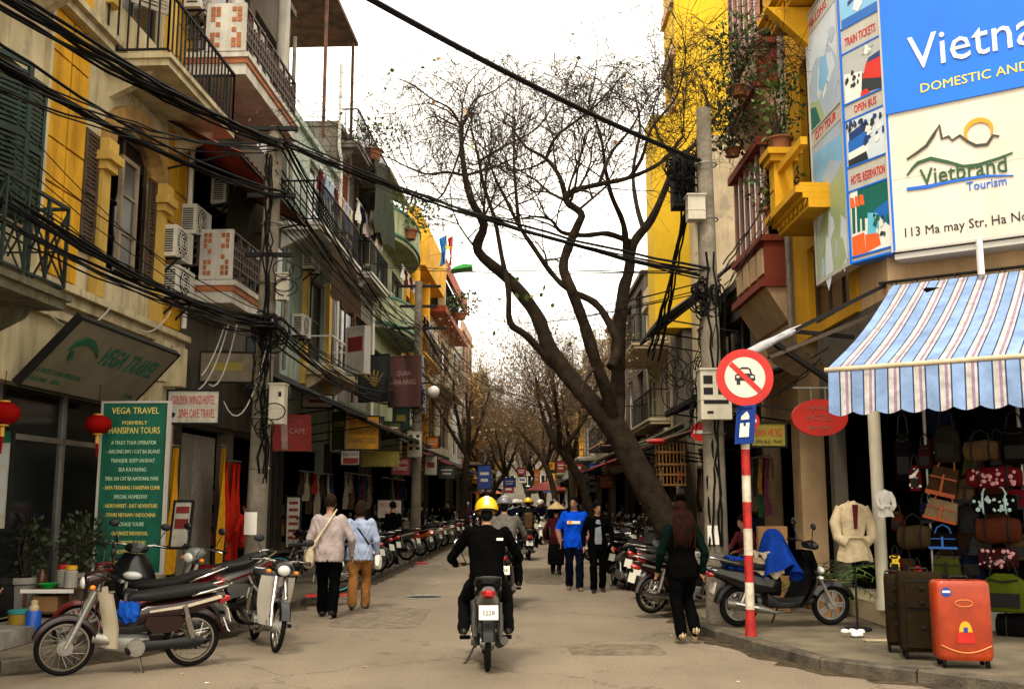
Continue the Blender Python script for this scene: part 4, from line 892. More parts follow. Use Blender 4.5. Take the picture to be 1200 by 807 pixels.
for dz, l_ in ((-.15, .7), (-.8, .6), (-1.5, .9)): P('crossarm', MB().bar(PFt + Vector((-l_, 0, dz)), PFt + Vector((l_, 0, dz)), .08), IRON, POF)
for dz in (-.05, -1.2, -2.2): P('crossarm', MB().bar(PLt + Vector((-.4, -.1, dz)), PLt + Vector((.4, -.1, dz)), .07), IRON, POL)
for Pt, rt, zs in ((PR, POR, (2.6, 3.4, 4.6, 5.6, 6.4)), (PL, POL, (2.2, 3.0, 4.0, 5.2, 6.2))):
    for z in zs: q = Pt.lerp(PRt if rt is POR else PLt, (z - .1) / 7); P('steel_band', MB().torus((q.x, q.y, z), .16, .012, 'z', 16, 4), STEEL, rt)
METER = mat('meter_box_paint', (.5, .47, .38), rough=.5, var=.15, bump=0, streak=.4)
def box_thing(name, label, cat, px, py, Y, w_, h, dp, m_, slots=(), group=None):
    c = at(px, py, Y); root = T(name, label, cat, c, group)
    mb = MB().cb(c, (w_, dp, h)); P('casing', mb, m_, root)
    P('lid', MB().cb(c + Vector((0, 0, h / 2 + .012)), (w_ + .03, dp + .04, .022)).cb(c + Vector((0, 0, -h * .1)), (w_ + .012, dp + .012, .015)), m_, root)
    for (x, z, a, b) in slots: P('glass_slot', MB().cb(c + Vector((x * w_, -dp / 2 - .003, z * h)), (a * w_, .006, b * h)), IRON, root)
    return root
box_thing('meter_box', 'cream electric meter box with small windows strapped to the pole beside the no car sign', 'meter box', 837, 463, 13.72, .41, .66, .25, METER, [(-.25, .3, .3, .17), (-.25, .07, .3, .14), (.22, .3, .3, .17), (.22, .07, .3, .14), (-.2, -.36, .2, .05), (0, -.15, .8, .08)])
box_thing('junction_box', 'pale junction box on the pole high beside the red brown bays', 'junction box', 815, 245, 13.9, .24, .34, .22, METER)
box_thing('junction_box', 'tall cream switch box on the grey pole facing the red shop sign', 'junction box', 326, 474, 16.15, .24, .62, .24, METER, [(.2, .25, .2, .12)])
box_thing('junction_box', 'narrow cream box above the cable knot on the grey pole', 'junction box', 331, 337, 16.3, .17, .42, .18, METER)
box_thing('meter_box', 'perforated pale meter box on the farther pole', 'meter box', 486, 521, 31.6, .42, .75, .3, METER, [(x, z, .25, .12) for x in (-.25, .25) for z in (.35, .1, -.15)])
LB = T('ball_lamp', 'white ball lamp hanging beside the farther pole', 'lamp', at(508, 459, 31.5)); c = at(508, 459, 31.5)
P('globe', MB().ell(c, .19, 16, 12), flat('lamp_glass', (.6, .58, .54), rough=.2), LB); P('arm', MB().tube([c + Vector((0, 0, .18)), c + Vector((-.1, .1, .3)), c + Vector((-.5, .45, .3))], .025), IRON, LB)
def cable(a, b, sag, r, label, group, n=18, wob=.0, name='overhead_cable'):
    a, b = Vector(a), Vector(b); pts = []
    for i in range(n + 1):
        t = i / n; p = a.lerp(b, t); p.z -= sag * 4 * t * (1 - t)
        if wob and 0 < i < n: p += Vector((rnd.uniform(-wob, wob), rnd.uniform(-wob, wob), rnd.uniform(-wob, wob)))
        pts.append(p)
    return S(name, MB().tube(pts, r, 5), WIRE, label, 'cable', group)
def fan(n, pa, pb, ja, jb, sag, r, label, group, wob=.015):
    for i in range(n):
        a = at(*pa) + Vector((rnd.uniform(-1, 1) * .1, rnd.uniform(-1, 1) * .3, rnd.uniform(-1, 1) * ja)); b = at(*pb) + Vector((rnd.uniform(-1, 1) * .1, rnd.uniform(-1, 1) * .15, rnd.uniform(-1, 1) * jb))
        cable(a, b, sag + rnd.uniform(-.25, .25) * sag, rnd.uniform(*r), label, group, wob=wob)
fan(9, (-60, -38, 8.5), (330, 168, 16.3), .16, .1, .15, (.01, .024), 'thick black cable of the high bundle sweeping past the ochre house', 'upper cable bundle past the ochre house')
fan(6, (-60, 22, 8.5), (330, 228, 16.3), .15, .08, .2, (.009, .02), 'black cable of the middle bundle crossing the green shutters', 'middle cable bundle past the ochre house')
fan(4, (-40, 70, 8.5), (330, 180, 16.3), .12, .2, .3, (.01, .016), 'thin black cable dipping across the arched window', 'thin cables over the arched window')
fan(13, (-50, 205, 9.5), (322, 378, 16.2), .28, .16, .28, (.008, .02), 'black cable of the low bundle sagging below the arched window', 'low cable bundle above the agency sign')
fan(5, (-30, 130, 10), (322, 380, 16.2), .6, .15, .3, (.006, .009), 'thin wire slanting over the ochre pilasters', 'thin wires over the pilasters')
fan(6, (332, 165, 16.4), (822, 322, 14), .07, .06, .22, (.01, .022), 'thick black cable slung across the street between both poles', 'thick cables slung between the poles')
cable(at(400, -20, 9), at(824, 190, 14), .1, .034, 'single heavy black cable coming down across the white sky', 'heavy sky cable', wob=0)
fan(20, (332, 205, 16.4), (490, 402, 32), 1.1, .7, .35, (.007, .016), 'black cable running along the street from pole to pole', 'cables running along the house fronts')
fan(12, (326, 385, 16.4), (470, 455, 32), .35, .5, .4, (.008, .018), 'low black cable running along the shop signs', 'low cables along the shop signs')
fan(14, (490, 400, 32), (575, 480, 70), 1.0, .9, .6, (.009, .017), 'cable fanning out beyond the farther pole', 'cables beyond the farther pole')
fan(2, (440, 313, 33), (824, 320, 14), .05, .05, .12, (.008, .011), 'thin level wire crossing the street below the flags', 'thin level wires across the street')
fan(5, (820, 330, 14), (560, 372, 60), .2, .6, .4, (.007, .01), 'hair thin wire fading down the street through the tree', 'hair thin wires through the tree')
fan(6, (808, 215, 14), (766, 420, 17), .1, .12, .15, (.012, .022), 'black cable dropping from the concrete pole beside the yellow wall', 'cables dropping beside the yellow wall')
fan(5, (845, 330, 14.0), (930, 180, 17), .2, .4, .1, (.007, .012), 'loose wire from the concrete pole to the planted balcony', 'loose wires to the planted balcony')
fan(3, (850, 470, 13.9), (960, 425, 13.6), .1, .2, .12, (.006, .01), 'loose wire behind the no car sign', 'loose wires behind the no car sign')
fan(5, (832, 300, 13.9), (838, 640, 13.85), .0, .0, .0, (.012, .02), 'black cable running down the face of the concrete pole', 'cables down the concrete pole', wob=.03)
fan(7, (318, 185, 16.25), (306, 560, 16.22), .0, .1, .0, (.012, .02), 'black cable running down the face of the grey pole', 'cables down the grey pole', wob=.05)
GREYW = mat('grey_cable', (.42, .4, .36), rough=.6, bump=0)
for (a, b, s_) in (((268, 380, 16.0), (228, 458, 15.4), .25), ((262, 385, 16), (236, 440, 15.5), .1), ((278, 378, 16.1), (245, 450, 15.6), .35), ((320, 372, 16.1), (262, 470, 15.8), .75), ((60, 370, 12.2), (140, 345, 13.2), .3), ((160, 385, 14), (200, 365, 15), .15)):
    a, b = at(*a), at(*b); o = S('hanging_wire', MB().tube([a.lerp(b, t / 10) - Vector((0, 0, s_ * 4 * t / 10 * (1 - t / 10))) for t in range(11)], .011, 5), GREYW, 'pale loose wire dangling above the small red lettered sign' if b.x > -5.2 else 'pale loose wire looped under the cornice of the ochre house', 'cable', 'pale wires above the small sign' if b.x > -5.2 else 'pale wires under the cornice')
def coil(label, c, R_, n, tilt, r=.014, sd=0.2):
    mb = MB()
    for k in range(n):
        o = Vector(c) + Vector((rnd.uniform(-1, 1) * sd, rnd.uniform(-1, 1) * sd * .4, rnd.uniform(-1, 1) * sd)); rr = R_ * rnd.uniform(.6, 1.2); ph = rnd.uniform(0, 6)
        ex = rnd.uniform(.7, 1.3); tl = tilt + rnd.uniform(-.5, .5)
        mb.tube([o + Vector((rr * math.cos(a) * math.cos(tl), rr * math.cos(a) * math.sin(tl), rr * ex * math.sin(a))) for a in [ph + 6.0 * i / 16 for i in range(17)]], r, 5)
    return S('cable_coil', mb, WIRE, label, 'cable coil', kind=None)
coil('tangled loops of black cable beside the narrow cream box', at(346, 325, 16.2), .17, 4, .2, .01)
coil('dense knot of black cable where the low bundle meets the grey pole', at(316, 388, 16.1), .17, 22, .4, .012, .16)
coil('black cable loops hanging down the grey pole by the switch box', at(310, 480, 16.0), .15, 7, .1, .01, .3)
coil('dark cable tangle on the farther pole under the ball lamp', at(486, 470, 31.6), .22, 26, .5, .014, .4)
coil('huge dark cable knot around the concrete pole', at(831, 350, 13.9), .12, 26, .6, .012, .2)
coil('black cable tangle high on the concrete pole near the yellow wall', at(802, 205, 14.1), .13, 24, .5, .012, .22)
coil('mess of wires dangling beside the meter box', at(800, 440, 14.4), .2, 12, .5, .007, .3)
TB = T('transformer', 'dark transformer box wrapped in cables high beside the concrete pole', 'transformer', at(800, 230, 14.3)); c = at(800, 215, 14.3)
P('tank', MB().cb(c, (.32, .3, .75)), IRON, TB); mb = MB()
for i in range(6): mb.cb(c + Vector((-.14 + i * .055, -.17, -.02)), (.02, .05, .6))
P('cooling_fin', mb, IRON, TB)

fan(8, (312, 385, 16.1), (296, 470, 15.9), .2, .35, .0, (.006, .012), 'black cable end dangling under the knot on the grey pole', 'cable ends under the grey pole knot', .04)
fan(8, (836, 340, 13.9), (812, 500, 14.2), .2, .3, .0, (.006, .014), 'black cable end dangling beside the meter box', 'cable ends beside the meter box', .05)
fan(6, (210, 365, 15.5), (322, 392, 16.1), .1, .15, .12, (.006, .01), 'thin wire strung over the small red lettered sign', 'thin wires over the small sign')
fan(5, (326, 235, 16.3), (430, 330, 30), .4, .5, .25, (.006, .01), 'slack wire looping past the long white balcony', 'slack wires past the long balcony')
fan(4, (490, 380, 32), (700, 470, 34), .5, .5, .9, (.008, .012), 'slack wire crossing the far street to the tree side', 'slack wires to the tree side')
# ------------------------------------------------------------------ trees
BARK = mat('bark', (.05, .036, .023), rough=.95, var=.45, scale=5, bump=.9, bscale=18, spec=.15)
TWIG = mat('twig_bark', (.05, .034, .024), rough=.9, var=.3, bump=0)
LEAFB = [mat('leaf_brown', (.46, .32, .18), rough=.8, var=.4, scale=3, bump=0), mat('leaf_olive', (.42, .35, .14), rough=.7, var=.4, scale=3, bump=0), mat('leaf_green', (.09, .15, .03), rough=.6, var=.4, scale=3, bump=0)]
def smooth_path(pts, n=4):
    out = []; P_ = [Vector(p) for p in pts]
    for i in range(len(P_) - 1):
        p0, p1, p2, p3 = P_[max(0, i - 1)], P_[i], P_[i + 1], P_[min(len(P_) - 1, i + 2)]
        for k in range(n):
            t = k / n; out.append(.5 * ((2 * p1) + (p2 - p0) * t + (2 * p0 - 5 * p1 + 4 * p2 - p3) * t * t + (3 * p1 - p0 - 3 * p2 + p3) * t ** 3))
    return out + [P_[-1]]
def rdir(d, spread, up=.0):
    v = Vector((rnd.gauss(0, 1), rnd.gauss(0, 1), rnd.gauss(0, 1))).normalized()
    q = (d + v * spread + Vector((0, 0, up))); return q.normalized()
def sprout(mb, p, d, L_, r, lev, tips, up=.12, kids=3):
    """one crooked branch with side branches"""
    if p.z > ZCAP: return
    pts, rs = [Vector(p)], [r]; n = 4 if lev > 0 else 3; dd = Vector(d)
    for i in range(n):
        dd = rdir(dd, .32, up if pts[-1].z < ZCAP - .6 else -.25); pts.append(pts[-1] + dd * (L_ / n)); rs.append(r * (1 - .62 * (i + 1) / n))
    mb.tube(pts, rs, 5 if lev > 2 else 4 if lev > 1 else 3, False)
    if lev <= 0: tips.append((pts[-1], dd)); return
    for i in range(1, n + 1):
        for k in range(kids if i == n else rnd.choice((1, 1, 2))):
            sprout(mb, pts[i], rdir((pts[i] - pts[i - 1]).normalized(), .95, .1), L_ * rnd.uniform(.55, .85), max(.0055, rs[i] * .68), lev - 1, tips, up, kids)
def leaves(mb, tips, n, s_, ms=3, jit=.15, wts=(0, 1, 2)):
    for i in range(n):
        p, d = rnd.choice(tips); p = p + Vector((rnd.gauss(0, jit), rnd.gauss(0, jit), rnd.gauss(0, jit) - .05)); a = rdir(d, 1.2, -.4) * s_ * rnd.uniform(.7, 1.3); b = a.cross(rdir(d, 1.5)).normalized() * a.length * .4
        mb.m(rnd.choice(wts)).add([p, p + a * .5 + b, p + a, p + a * .5 - b], [(0, 1, 2, 3)], False)
ZCAP = 9.75
TWIGB = mat('twig_pale', (.17, .11, .065), rough=.9, var=.3, bump=0)
TR = T('bare_tree', 'big bare leaning tree with crooked limbs spreading over the street', 'tree', (3.0, 19, .1))
def A(px, py, dy=0): return at(px, py, 19 + dy)
trunk = smooth_path([Vector((3.35, 19.2, .0)), A(800, 640), A(781, 612), A(767, 585), A(748, 552), A(729, 515), A(716, 494)])
P('trunk', MB().tube(trunk, [.4, .31] + [.285 - .06 * i / (len(trunk) - 3) for i in range(len(trunk) - 2)], 16), BARK, TR)
LIMBS = [([A(722, 505), A(696, 474), A(668, 442, .3), A(644, 408, .5), A(628, 368, .7), A(597, 328, 1), A(560, 294, 1.2), A(567, 264, 1.2), A(553, 236, 1.2), A(545, 206, 1.3), A(541, 172, 1.3), A(541, 146, 1.4)], .25, .05),
    ([A(648, 428, .5), A(618, 394, .2), A(598, 378, 0), A(596, 340, -.2), A(588, 300, -.2), A(580, 258, -.3), A(566, 214, -.4), A(561, 186, -.4), A(552, 150, -.5)], .1, .025),
    ([A(718, 498), A(712, 462, -.3), A(700, 430, -.6), A(684, 378, -.8), A(669, 338, -1), A(660, 312, -1), A(668, 285, -1.1), A(677, 264, -1.2), A(681, 250, -1.2), A(664, 236, -1.2), A(672, 224, -1.3), A(702, 216, -1.5), A(738, 208, -1.8), A(775, 190, -2), A(800, 160, -2)], .17, .03),
    ([A(664, 238, -1.2), A(656, 208, -1.2), A(640, 186, -1.1), A(616, 172, -1), A(600, 150, -1)], .07, .02),
    ([A(716, 430, -.3), A(724, 405, 0), A(712, 375, .4), A(696, 354, .7), A(668, 340, 1), A(648, 322, 1.2), A(624, 288, 1.4), A(608, 264, 1.5), A(594, 236, 1.6), A(580, 208, 1.6), A(570, 180, 1.7)], .12, .025),
    ([A(608, 264, 1.5), A(605, 230, 1.5), A(602, 186, 1.6), A(604, 140, 1.7)], .06, .02),
    ([A(722, 500), A(724, 450, .3), A(725, 400, .4), A(730, 344, .6), A(737, 318, .6), A(742, 286, .6), A(764, 256, .8), A(781, 218, 1), A(793, 188, 1.2), A(815, 168, 1.5), A(830, 130, 1.8), A(822, 100, 2)], .2, .03),
    ([A(740, 284, .6), A(712, 274, .2), A(684, 276, -.2), A(658, 272, -.4), A(646, 258, -.5), A(628, 254, -.6), A(612, 256, -.6)], .08, .018),
    ([A(734, 300, .6), A(731, 264, .3), A(717, 230, 0), A(710, 200, -.2), A(704, 160, -.3), A(690, 120, -.4)], .09, .02),
    ([A(755, 270, .7), A(746, 240, 1.4), A(742, 200, 2), A(750, 150, 2.4), A(744, 110, 2.6)], .08, .02),
    ([A(545, 206, 1.3), A(524, 202, 1.2), A(500, 204, 1), A(478, 196, .8), A(458, 186, .6)], .04, .014), ([A(541, 150, 1.4), A(528, 128, 1.2), A(506, 116, 1), A(484, 100, .9), A(466, 92, .8)], .035, .012), ([A(541, 148, 1.4), A(556, 118, 1.6), A(580, 106, 1.9), A(602, 88, 2)], .035, .012),
    ([A(640, 186, -1.1), A(652, 160, -1), A(678, 140, -.6), A(704, 118, -.2), A(726, 92, 0)], .045, .014), ([A(738, 208, -1.8), A(752, 186, -2), A(764, 150, -2.2), A(790, 118, -2.2), A(800, 90, -2.4)], .05, .014), ([A(560, 190, -.4), A(590, 172, -.2), A(630, 150, 0), A(650, 118, .2)], .035, .012), ([A(702, 216, -1.5), A(716, 180, -1.2), A(740, 150, -1), A(760, 112, -.8)], .05, .014), ([A(793, 188, 1.2), A(772, 160, 1.6), A(766, 128, 2), A(780, 96, 2.2)], .05, .014), ([A(541, 172, 1.3), A(520, 226, 1), A(500, 236, .8), A(484, 232, .6)], .03, .01), ([A(640, 188, -1.1), A(624, 196, -1), A(600, 200, -.9), A(582, 186, -.8)], .03, .01),
    ([A(820, 165, 1.5), A(850, 120, 1.6), A(866, 90, 1.7)], .05, .015), ([A(697, 430, -.6), A(686, 446, -1), A(680, 462, -1.2)], .05, .02)]
tips, tw = [], MB()
for i, (pts, r0, r1) in enumerate(LIMBS):
    r0, r1 = r0 * .82, r1 * .8
    pt = smooth_path(pts, 4); n = len(pt); rs = [r0 + (r1 - r0) * (k / (n - 1)) ** .8 for k in range(n)]
    rs = [q * rnd.uniform(.92, 1.1) for q in rs]
    P('limb', MB().tube(pt, rs, 10 if r0 > .09 else 7), BARK, TR)
    if i == len(LIMBS) - 1: continue
    start = .52 if r0 > .09 else .3
    for k in range(int(n * start), n):
        f = k / n
        if pt[k].z < 6.0: continue
        for q in range(2):
            d = (pt[k] - pt[k - 1]).normalized(); out = Vector((rnd.uniform(-1, 1), rnd.uniform(-.8, .8), rnd.uniform(-.1, .8)))
            if rnd.random() < (.1 if pt[-1].x < -.2 else .165) or k == n - 1: sprout(tw, pt[k], (d * .5 + out).normalized(), rnd.uniform(1.2, 2.0), max(.012, min(.03, rs[k] * .5)), 3 if (k > n * .62 and rnd.random() < .6 and pt[-1].x > -.2) else 2, tips, up=.06, kids=2)
P('twigs', tw, TWIG, TR, kind='stuff')
lm = MB(); leaves(lm, tips, 160, .09); low = [(A(px, py), Vector((0, 0, -1))) for (px, py) in ((600, 345), (596, 372), (606, 330), (640, 372), (660, 360), (604, 352), (616, 390))]; leaves(lm, low, 18, .12, jit=.3, wts=(1, 2, 2)); P('leaves', lm, LEAFB, TR, kind='stuff')
ZCAP = 99
def street_tree(name, label, h, leafy, wts, lean=(0, 0), seed=1, lev=3, cat='tree', nl=5):
    """trunk, limbs and a ragged crown, built standing at the origin"""
    global rnd
    keep = rnd; rnd = random.Random(seed); root = T(name, label, cat, (0, 0, 0), 'trees along the street')
    tp = Vector((lean[0], lean[1], h * .36)); pts = smooth_path([(0, 0, 0), (lean[0] * .3, lean[1] * .3, h * .12), (lean[0] * .6, lean[1] * .7, h * .26), tp], 3)
    P('trunk', MB().tube(pts, [.14 * h / 9 + .05] + [.12 * h / 9 + .04 - .04 * i / len(pts) for i in range(len(pts) - 1)], 9), BARK, root)
    tips, tw = [], MB()
    for i in range(nl):
        a = 2 * PI * i / nl + rnd.uniform(-.4, .4); d = Vector((math.cos(a) * .55, math.sin(a) * .55, .9)).normalized(); lp = [tp - Vector((0, 0, .15))]; L_ = h * rnd.uniform(.26, .36)
        for k in range(4): d = rdir(d, .22, .08); lp.append(lp[-1] + d * L_ / 4)
        lp = smooth_path(lp, 2); rs = [.1 * h / 9 * (1 - .7 * k / len(lp)) for k in range(len(lp))]; P('limb', MB().tube(lp, rs, 6), BARK, root)
        for k in range(3, len(lp)):
            sprout(tw, lp[k], rdir((lp[k] - lp[k - 1]).normalized(), .9, .1), h * rnd.uniform(.12, .2), .022, lev - 1 if k % 3 else lev, tips, up=.08, kids=2)
    P('twigs', tw, TWIGB, root, kind='stuff')
    if leafy:
        lm = MB(); leaves(lm, tips, leafy, .055 * h / 9 + .02, jit=.1, wts=wts); P('leaves', lm, LEAFB, root, kind='stuff')
    rnd = keep; return root
t1 = street_tree('street_tree', 'slim tree with withered brown leaves beside the blue shop sign', 10, 1100, (0, 0, 0, 1), (.25, 0), 3)
t1.location = (-2.15, 44, .1)
t2 = street_tree('street_tree', 'olive leaved tree leaning from the kerb behind the big bare tree', 9, 1500, (0, 0, 1, 1, 2), (-1.5, -.6), 11)
t2.location = (3.0, 33, .1)
t3 = street_tree('street_tree', 'russet leafy tree far down the street over the crowd', 9.5, 1500, (0, 0, 0, 1, 1), (-.8, .3), 21)
t3.location = (2.5, 52, .1)
for (src, x, y, rz, s_, lb) in ((t2, -1.9, 58, 2.6, .95, 'olive tree by the pinkish house on the flag side'), (t3, -1.6, 72, 1.2, 1.0, 'russet tree in front of the orange yellow far house'), (t2, 2.4, 64, .3, 1.1, 'broad olive tree by the distant white house'), (t3, 2.2, 78, 4.4, 1.05, 'reddish tree crown beyond the orange hanging sign'),
        (t3, -1.4, 92, 5.3, 1.1, 'dull russet tree near the end of the flag side'), (t2, 2.0, 96, 5.0, 1.15, 'far olive tree standing before the pale green house'), (t3, 1.6, 118, 3.0, 1.2, 'hazy russet tree near the closing blocks'), (t1, 2.5, 42, 2.0, .9, 'thin tree with few withered leaves in the row of parked bikes')):
    o = dup(src, (x, y, .1), rz, lb); o.scale = (s_, s_, s_)
# ------------------------------------------------------------------ motorbikes: heading +Y, standing at the origin between the wheels
SPOKE = mat('spoke_steel', (.55, .54, .5), rough=.3, metal=.9, bump=0)
ALUM = mat('engine_alloy', (.36, .35, .32), rough=.45, metal=.7, var=.25, bump=.2)
SEATM = mat('black_vinyl', (.01, .0095, .009), rough=.5, var=.2, bump=.3, bscale=90, spec=.25)
PLASTIC = mat('black_plastic', (.012, .012, .012), rough=.5, var=.2, bump=.1)
LENS = flat('headlight_glass', (.6, .6, .56), rough=.08, spec=.9); TAIL = flat('tail_lens', (.42, .01, .01), rough=.15, spec=.8); AMBER = flat('amber_lens', (.7, .25, .02), rough=.2)
PLATE = flat('number_plate', (.72, .7, .62)); MIRROR = mat('mirror_glass', (.5, .52, .54), rough=.04, metal=1, bump=0)
PT = {k: paint('paint_' + k, c, coat=.35) for k, c in dict(black=(.008, .008, .009), maroon=(.03, .007, .008), red=(.17, .008, .008), white=(.5, .47, .41), silver=(.2, .2, .19), blue=(.02, .06, .22), orange=(.5, .13, .02), grey=(.1, .1, .1), green=(.03, .09, .05), cream=(.55, .49, .38)).items()}
def arc_strip(mb, c, r, a0, a1, w_, n=12, th=.012, drop=.03):
    rows = []
    for i in range(n + 1):
        a = R(a0 + (a1 - a0) * i / n); row = []
        for (x, dr) in ((-w_ / 2, -drop), (-w_ * .35, 0), (w_ * .35, 0), (w_ / 2, -drop)): row.append((c[0] + x, c[1] + (r + dr) * math.cos(a), c[2] + (r + dr) * math.sin(a)))
        rows.append(row)
    mb.grid(rows, True)
    mb.grid([[(p[0] * .97, c[1] + (p[1] - c[1]) * (1 - th / r), c[2] + (p[2] - c[2]) * (1 - th / r)) for p in r_][::-1] for r_ in rows], True)
    return mb
def wheel(root, y, r, tw=.04, spokes=True, hub=.06):
    c = (0, y, r); o = P('wheel', MB().torus(c, r - tw * .85, tw * .85, 'x', 28, 8), BLACK, root)
    P('rim', MB().torus(c, r - tw * 1.75, .017, 'x', 28, 6), CHROME if spokes else ALUM, o)
    mb = MB().cyl((-.06, y, r), (.06, y, r), hub, n=14).cyl((-.075, y, r), (-.06, y, r), hub * .7, n=10).cyl((.06, y, r), (.075, y, r), hub * .7, n=10); P('hub', mb, ALUM, o)
    mb = MB(); n = 18 if spokes else 5
    for i in range(n):
        a = 2 * PI * i / n; q = (r - tw * 1.75) ; sx = .035 * (1 if i % 2 else -1)
        if spokes: mb.tube([(sx, y + hub * math.cos(a + .5), r + hub * math.sin(a + .5)), (0, y + q * math.cos(a), r + q * math.sin(a))], .0028, 3, False)
        else:
            for da in (-.14, .14): mb.bar((0, y + hub * .8 * math.cos(a), r + hub * .8 * math.sin(a)), (0, y + q * math.cos(a + da), r + q * math.sin(a + da)), .03, .018, up=(1, 0, 0))
    P('spokes', mb, SPOKE if spokes else ALUM, o, kind='stuff'); return o
def mirror_pair(root, y, z, w_=.3):
    for s_ in (-1, 1):
        m_ = P('mirror', MB().cyl((s_ * .2, y, z), (s_ * w_, y - .03, z + .2), .006, n=6).ell((s_ * w_, y - .02, z + .25), (.062, .022, .045), 12, 8), PLASTIC, root)
        P('mirror_glass', MB().ell((s_ * w_, y - .038, z + .25), (.052, .006, .036), 12, 6), MIRROR, m_)
def handlebar(root, y, z, m_=None):
    P('handlebar', MB().tube([(-.33, y - .1, z + .02), (-.2, y - .04, z + .03), (0, y, z), (.2, y - .04, z + .03), (.33, y - .1, z + .02)], .013, 7), CHROME, root)
    for s_ in (-1, 1):
        g = P('grip', MB().cyl((s_ * .22, y - .05, z + .028), (s_ * .35, y - .108, z + .018), .018, n=8).cyl((s_ * .35, y - .108, z + .018), (s_ * .36, y - .112, z + .017), .024, n=8), BLACK, root)
        P('brake_lever', MB().tube([(s_ * .2, y - .01, z + .03), (s_ * .26, y + .0, z + .028), (s_ * .35, y - .05, z + .015)], .006, 5), CHROME, g)
def plate_at(root, c, num=None, w_=.19, h=.14, tilt=.25):
    al, up = Vector((1, 0, 0)), Vector((0, -math.sin(tilt) * -1, math.cos(tilt))).normalized(); n = al.cross(up); c = Vector(c)
    def at_(x, y, e=.004): return c + al * x + up * y + n * e
    o = P('number_plate', rect_on(MB(), at_, -w_ / 2, w_ / 2, -h / 2, h / 2, -.004, .004), PLATE, root)
    if num:
        mb = MB()
        for i, l in enumerate(num): text_mb(mb, l, at_(0, (.012 if i == 0 else -.055) if len(num) > 1 else -.025, .006), al, up, h * .32, .003, w_ * .88, 'c')
        P('digits', mb, BLK, o)
def underbone(name, label, main, shield, seatc=None, num=None, spokes=True, group='motorbikes parked in the street', rack=True, mirrors=True, legshield=True, tailup=.0):
    """step-through motorbike: leg shield, long flat seat, open front wheel"""
    root = T(name, label, 'motorbike', (0, 0, 0), group)
    RF, yf, yr = .28, .62, -.6
    wheel(root, yf, RF, .033, spokes, .075); wheel(root, yr, RF, .036, spokes, .075)
    mb = MB()
    for s_ in (-1, 1): mb.tube([(s_ * .085, yf, RF), (s_ * .08, yf - .1, .5), (s_ * .05, yf - .24, .82)], [.02, .025, .025], 8)
    P('fork', mb, CHROME if shield is PT['white'] else ALUM, root)
    P('front_fender', arc_strip(MB(), (0, yf, RF), .315, 18, 165, .13), main, root)
    if legshield:
        rows = []
        for i in range(9):
            f = i / 8; z = .82 - .56 * f; w_ = .2 + .03 * math.sin(PI * f) - .07 * f; y = .36 - .13 * f + .08 * (max(0, f - .6)) * 1.2
            rows.append([(x * w_, y - .13 * abs(x) ** 1.6 + .02, z) for x in (-1, -.7, -.35, 0, .35, .7, 1)])
        mb = MB(); mb.grid(rows, True); mb.grid([[(p[0], p[1] - .016, p[2]) for p in r_][::-1] for r_ in rows], True)
        P('leg_shield', mb, shield, root)
    mb = MB().loft([((0, .5, .9), .05, .04), ((0, .47, .92), .1, .075), ((0, .38, .95), .12, .07), ((0, .28, .96), .09, .045)], 12); P('headlamp_cowl', mb, main, root)
    P('headlight', MB().ell((0, .49, .9), (.075, .035, .06), 14, 8), LENS, root)
    for s_ in (-1, 1): P('indicator', MB().ell((s_ * .16, .42, .88), (.035, .03, .025), 8, 6), AMBER, root)
    P('steering_column', MB().loft([((0, .36, .6), .05, .05), ((0, .33, .75), .06, .08), ((0, .32, .9), .05, .06)], 8), main, root)
    handlebar(root, .34, .98)
    if mirrors: mirror_pair(root, .3, .99)
    for s_ in (-1, 1): P('brake_cable', MB().tube([(s_ * .24, .3, .98), (s_ * .16, .46, 1.02), (s_ * .06, .47, .85), (s_ * .07, .5, .55)], .005, 4), BLACK, root)
    P('basket_bag_hook', MB().bar((0, .24, .8), (0, .19, .8), .02), CHROME, root)
    mb = MB().loft([((0, .32, .6), .04, .07), ((0, .16, .5), .05, .07), ((0, .0, .52), .07, .09), ((0, -.12, .58), .11, .1), ((0, -.4, .6 + tailup * .3), .125, .11), ((0, -.65, .66 + tailup * .6), .11, .08), ((0, -.9, .72 + tailup), .06, .04)], 12); P('body_shell', mb, main, root)
    for s_ in (-1, 1):
        mb = MB().prism([(-.1, .48), (-.2, .38), (-.42, .4), (-.5, .5), (-.45, .55), (-.12, .56)], (s_ * .112, 0, 0), (0, 1, 0), (0, 0, 1), (s_ * .012, 0, 0)); P('side_cover', mb, main, root)
        mb = MB().prism([(-.14, .6), (-.5, .635 + tailup * .4), (-.86, .72 + tailup), (-.84, .75 + tailup), (-.5, .665 + tailup * .4), (-.14, .62)], (s_ * .122, 0, 0), (0, 1, 0), (0, 0, 1), (s_ * .008, 0, 0)); P('side_stripe', mb, shield if shield is not main else CHROME, root)
    secs = []
    for (y, z, w_, h) in ((.06, .7, .06, .03), (0, .72, .1, .045), (-.2, .725, .125, .05), (-.4, .745, .135, .055), (-.6, .77 + tailup * .6, .13, .05), (-.76, .785 + tailup * .8, .11, .04), (-.82, .78 + tailup * .9, .06, .02)): secs.append(((0, y, z + .03), w_, h))
    P('seat', MB().loft(secs, 14, 3), seatc or SEATM, root)
    mb = MB().loft([((0, .26, .3), .07, .07), ((0, .12, .29), .1, .1), ((0, -.02, .27), .11, .11), ((0, -.16, .27), .09, .09)], 10).cyl((-.16, -.03, .26), (.17, -.03, .26), .085, n=14).cyl((-.05, .2, .33), (.0, .36, .36), .06, n=10); P('engine', mb, ALUM, root)
    P('chain_case', MB().loft([((-.115, .0, .26), .015, .06), ((-.12, -.3, .27), .018, .045), ((-.12, -.62, .285), .016, .06), ((-.12, -.7, .285), .01, .03)], 8), CHROME if shield is PT['white'] else PLASTIC, root)
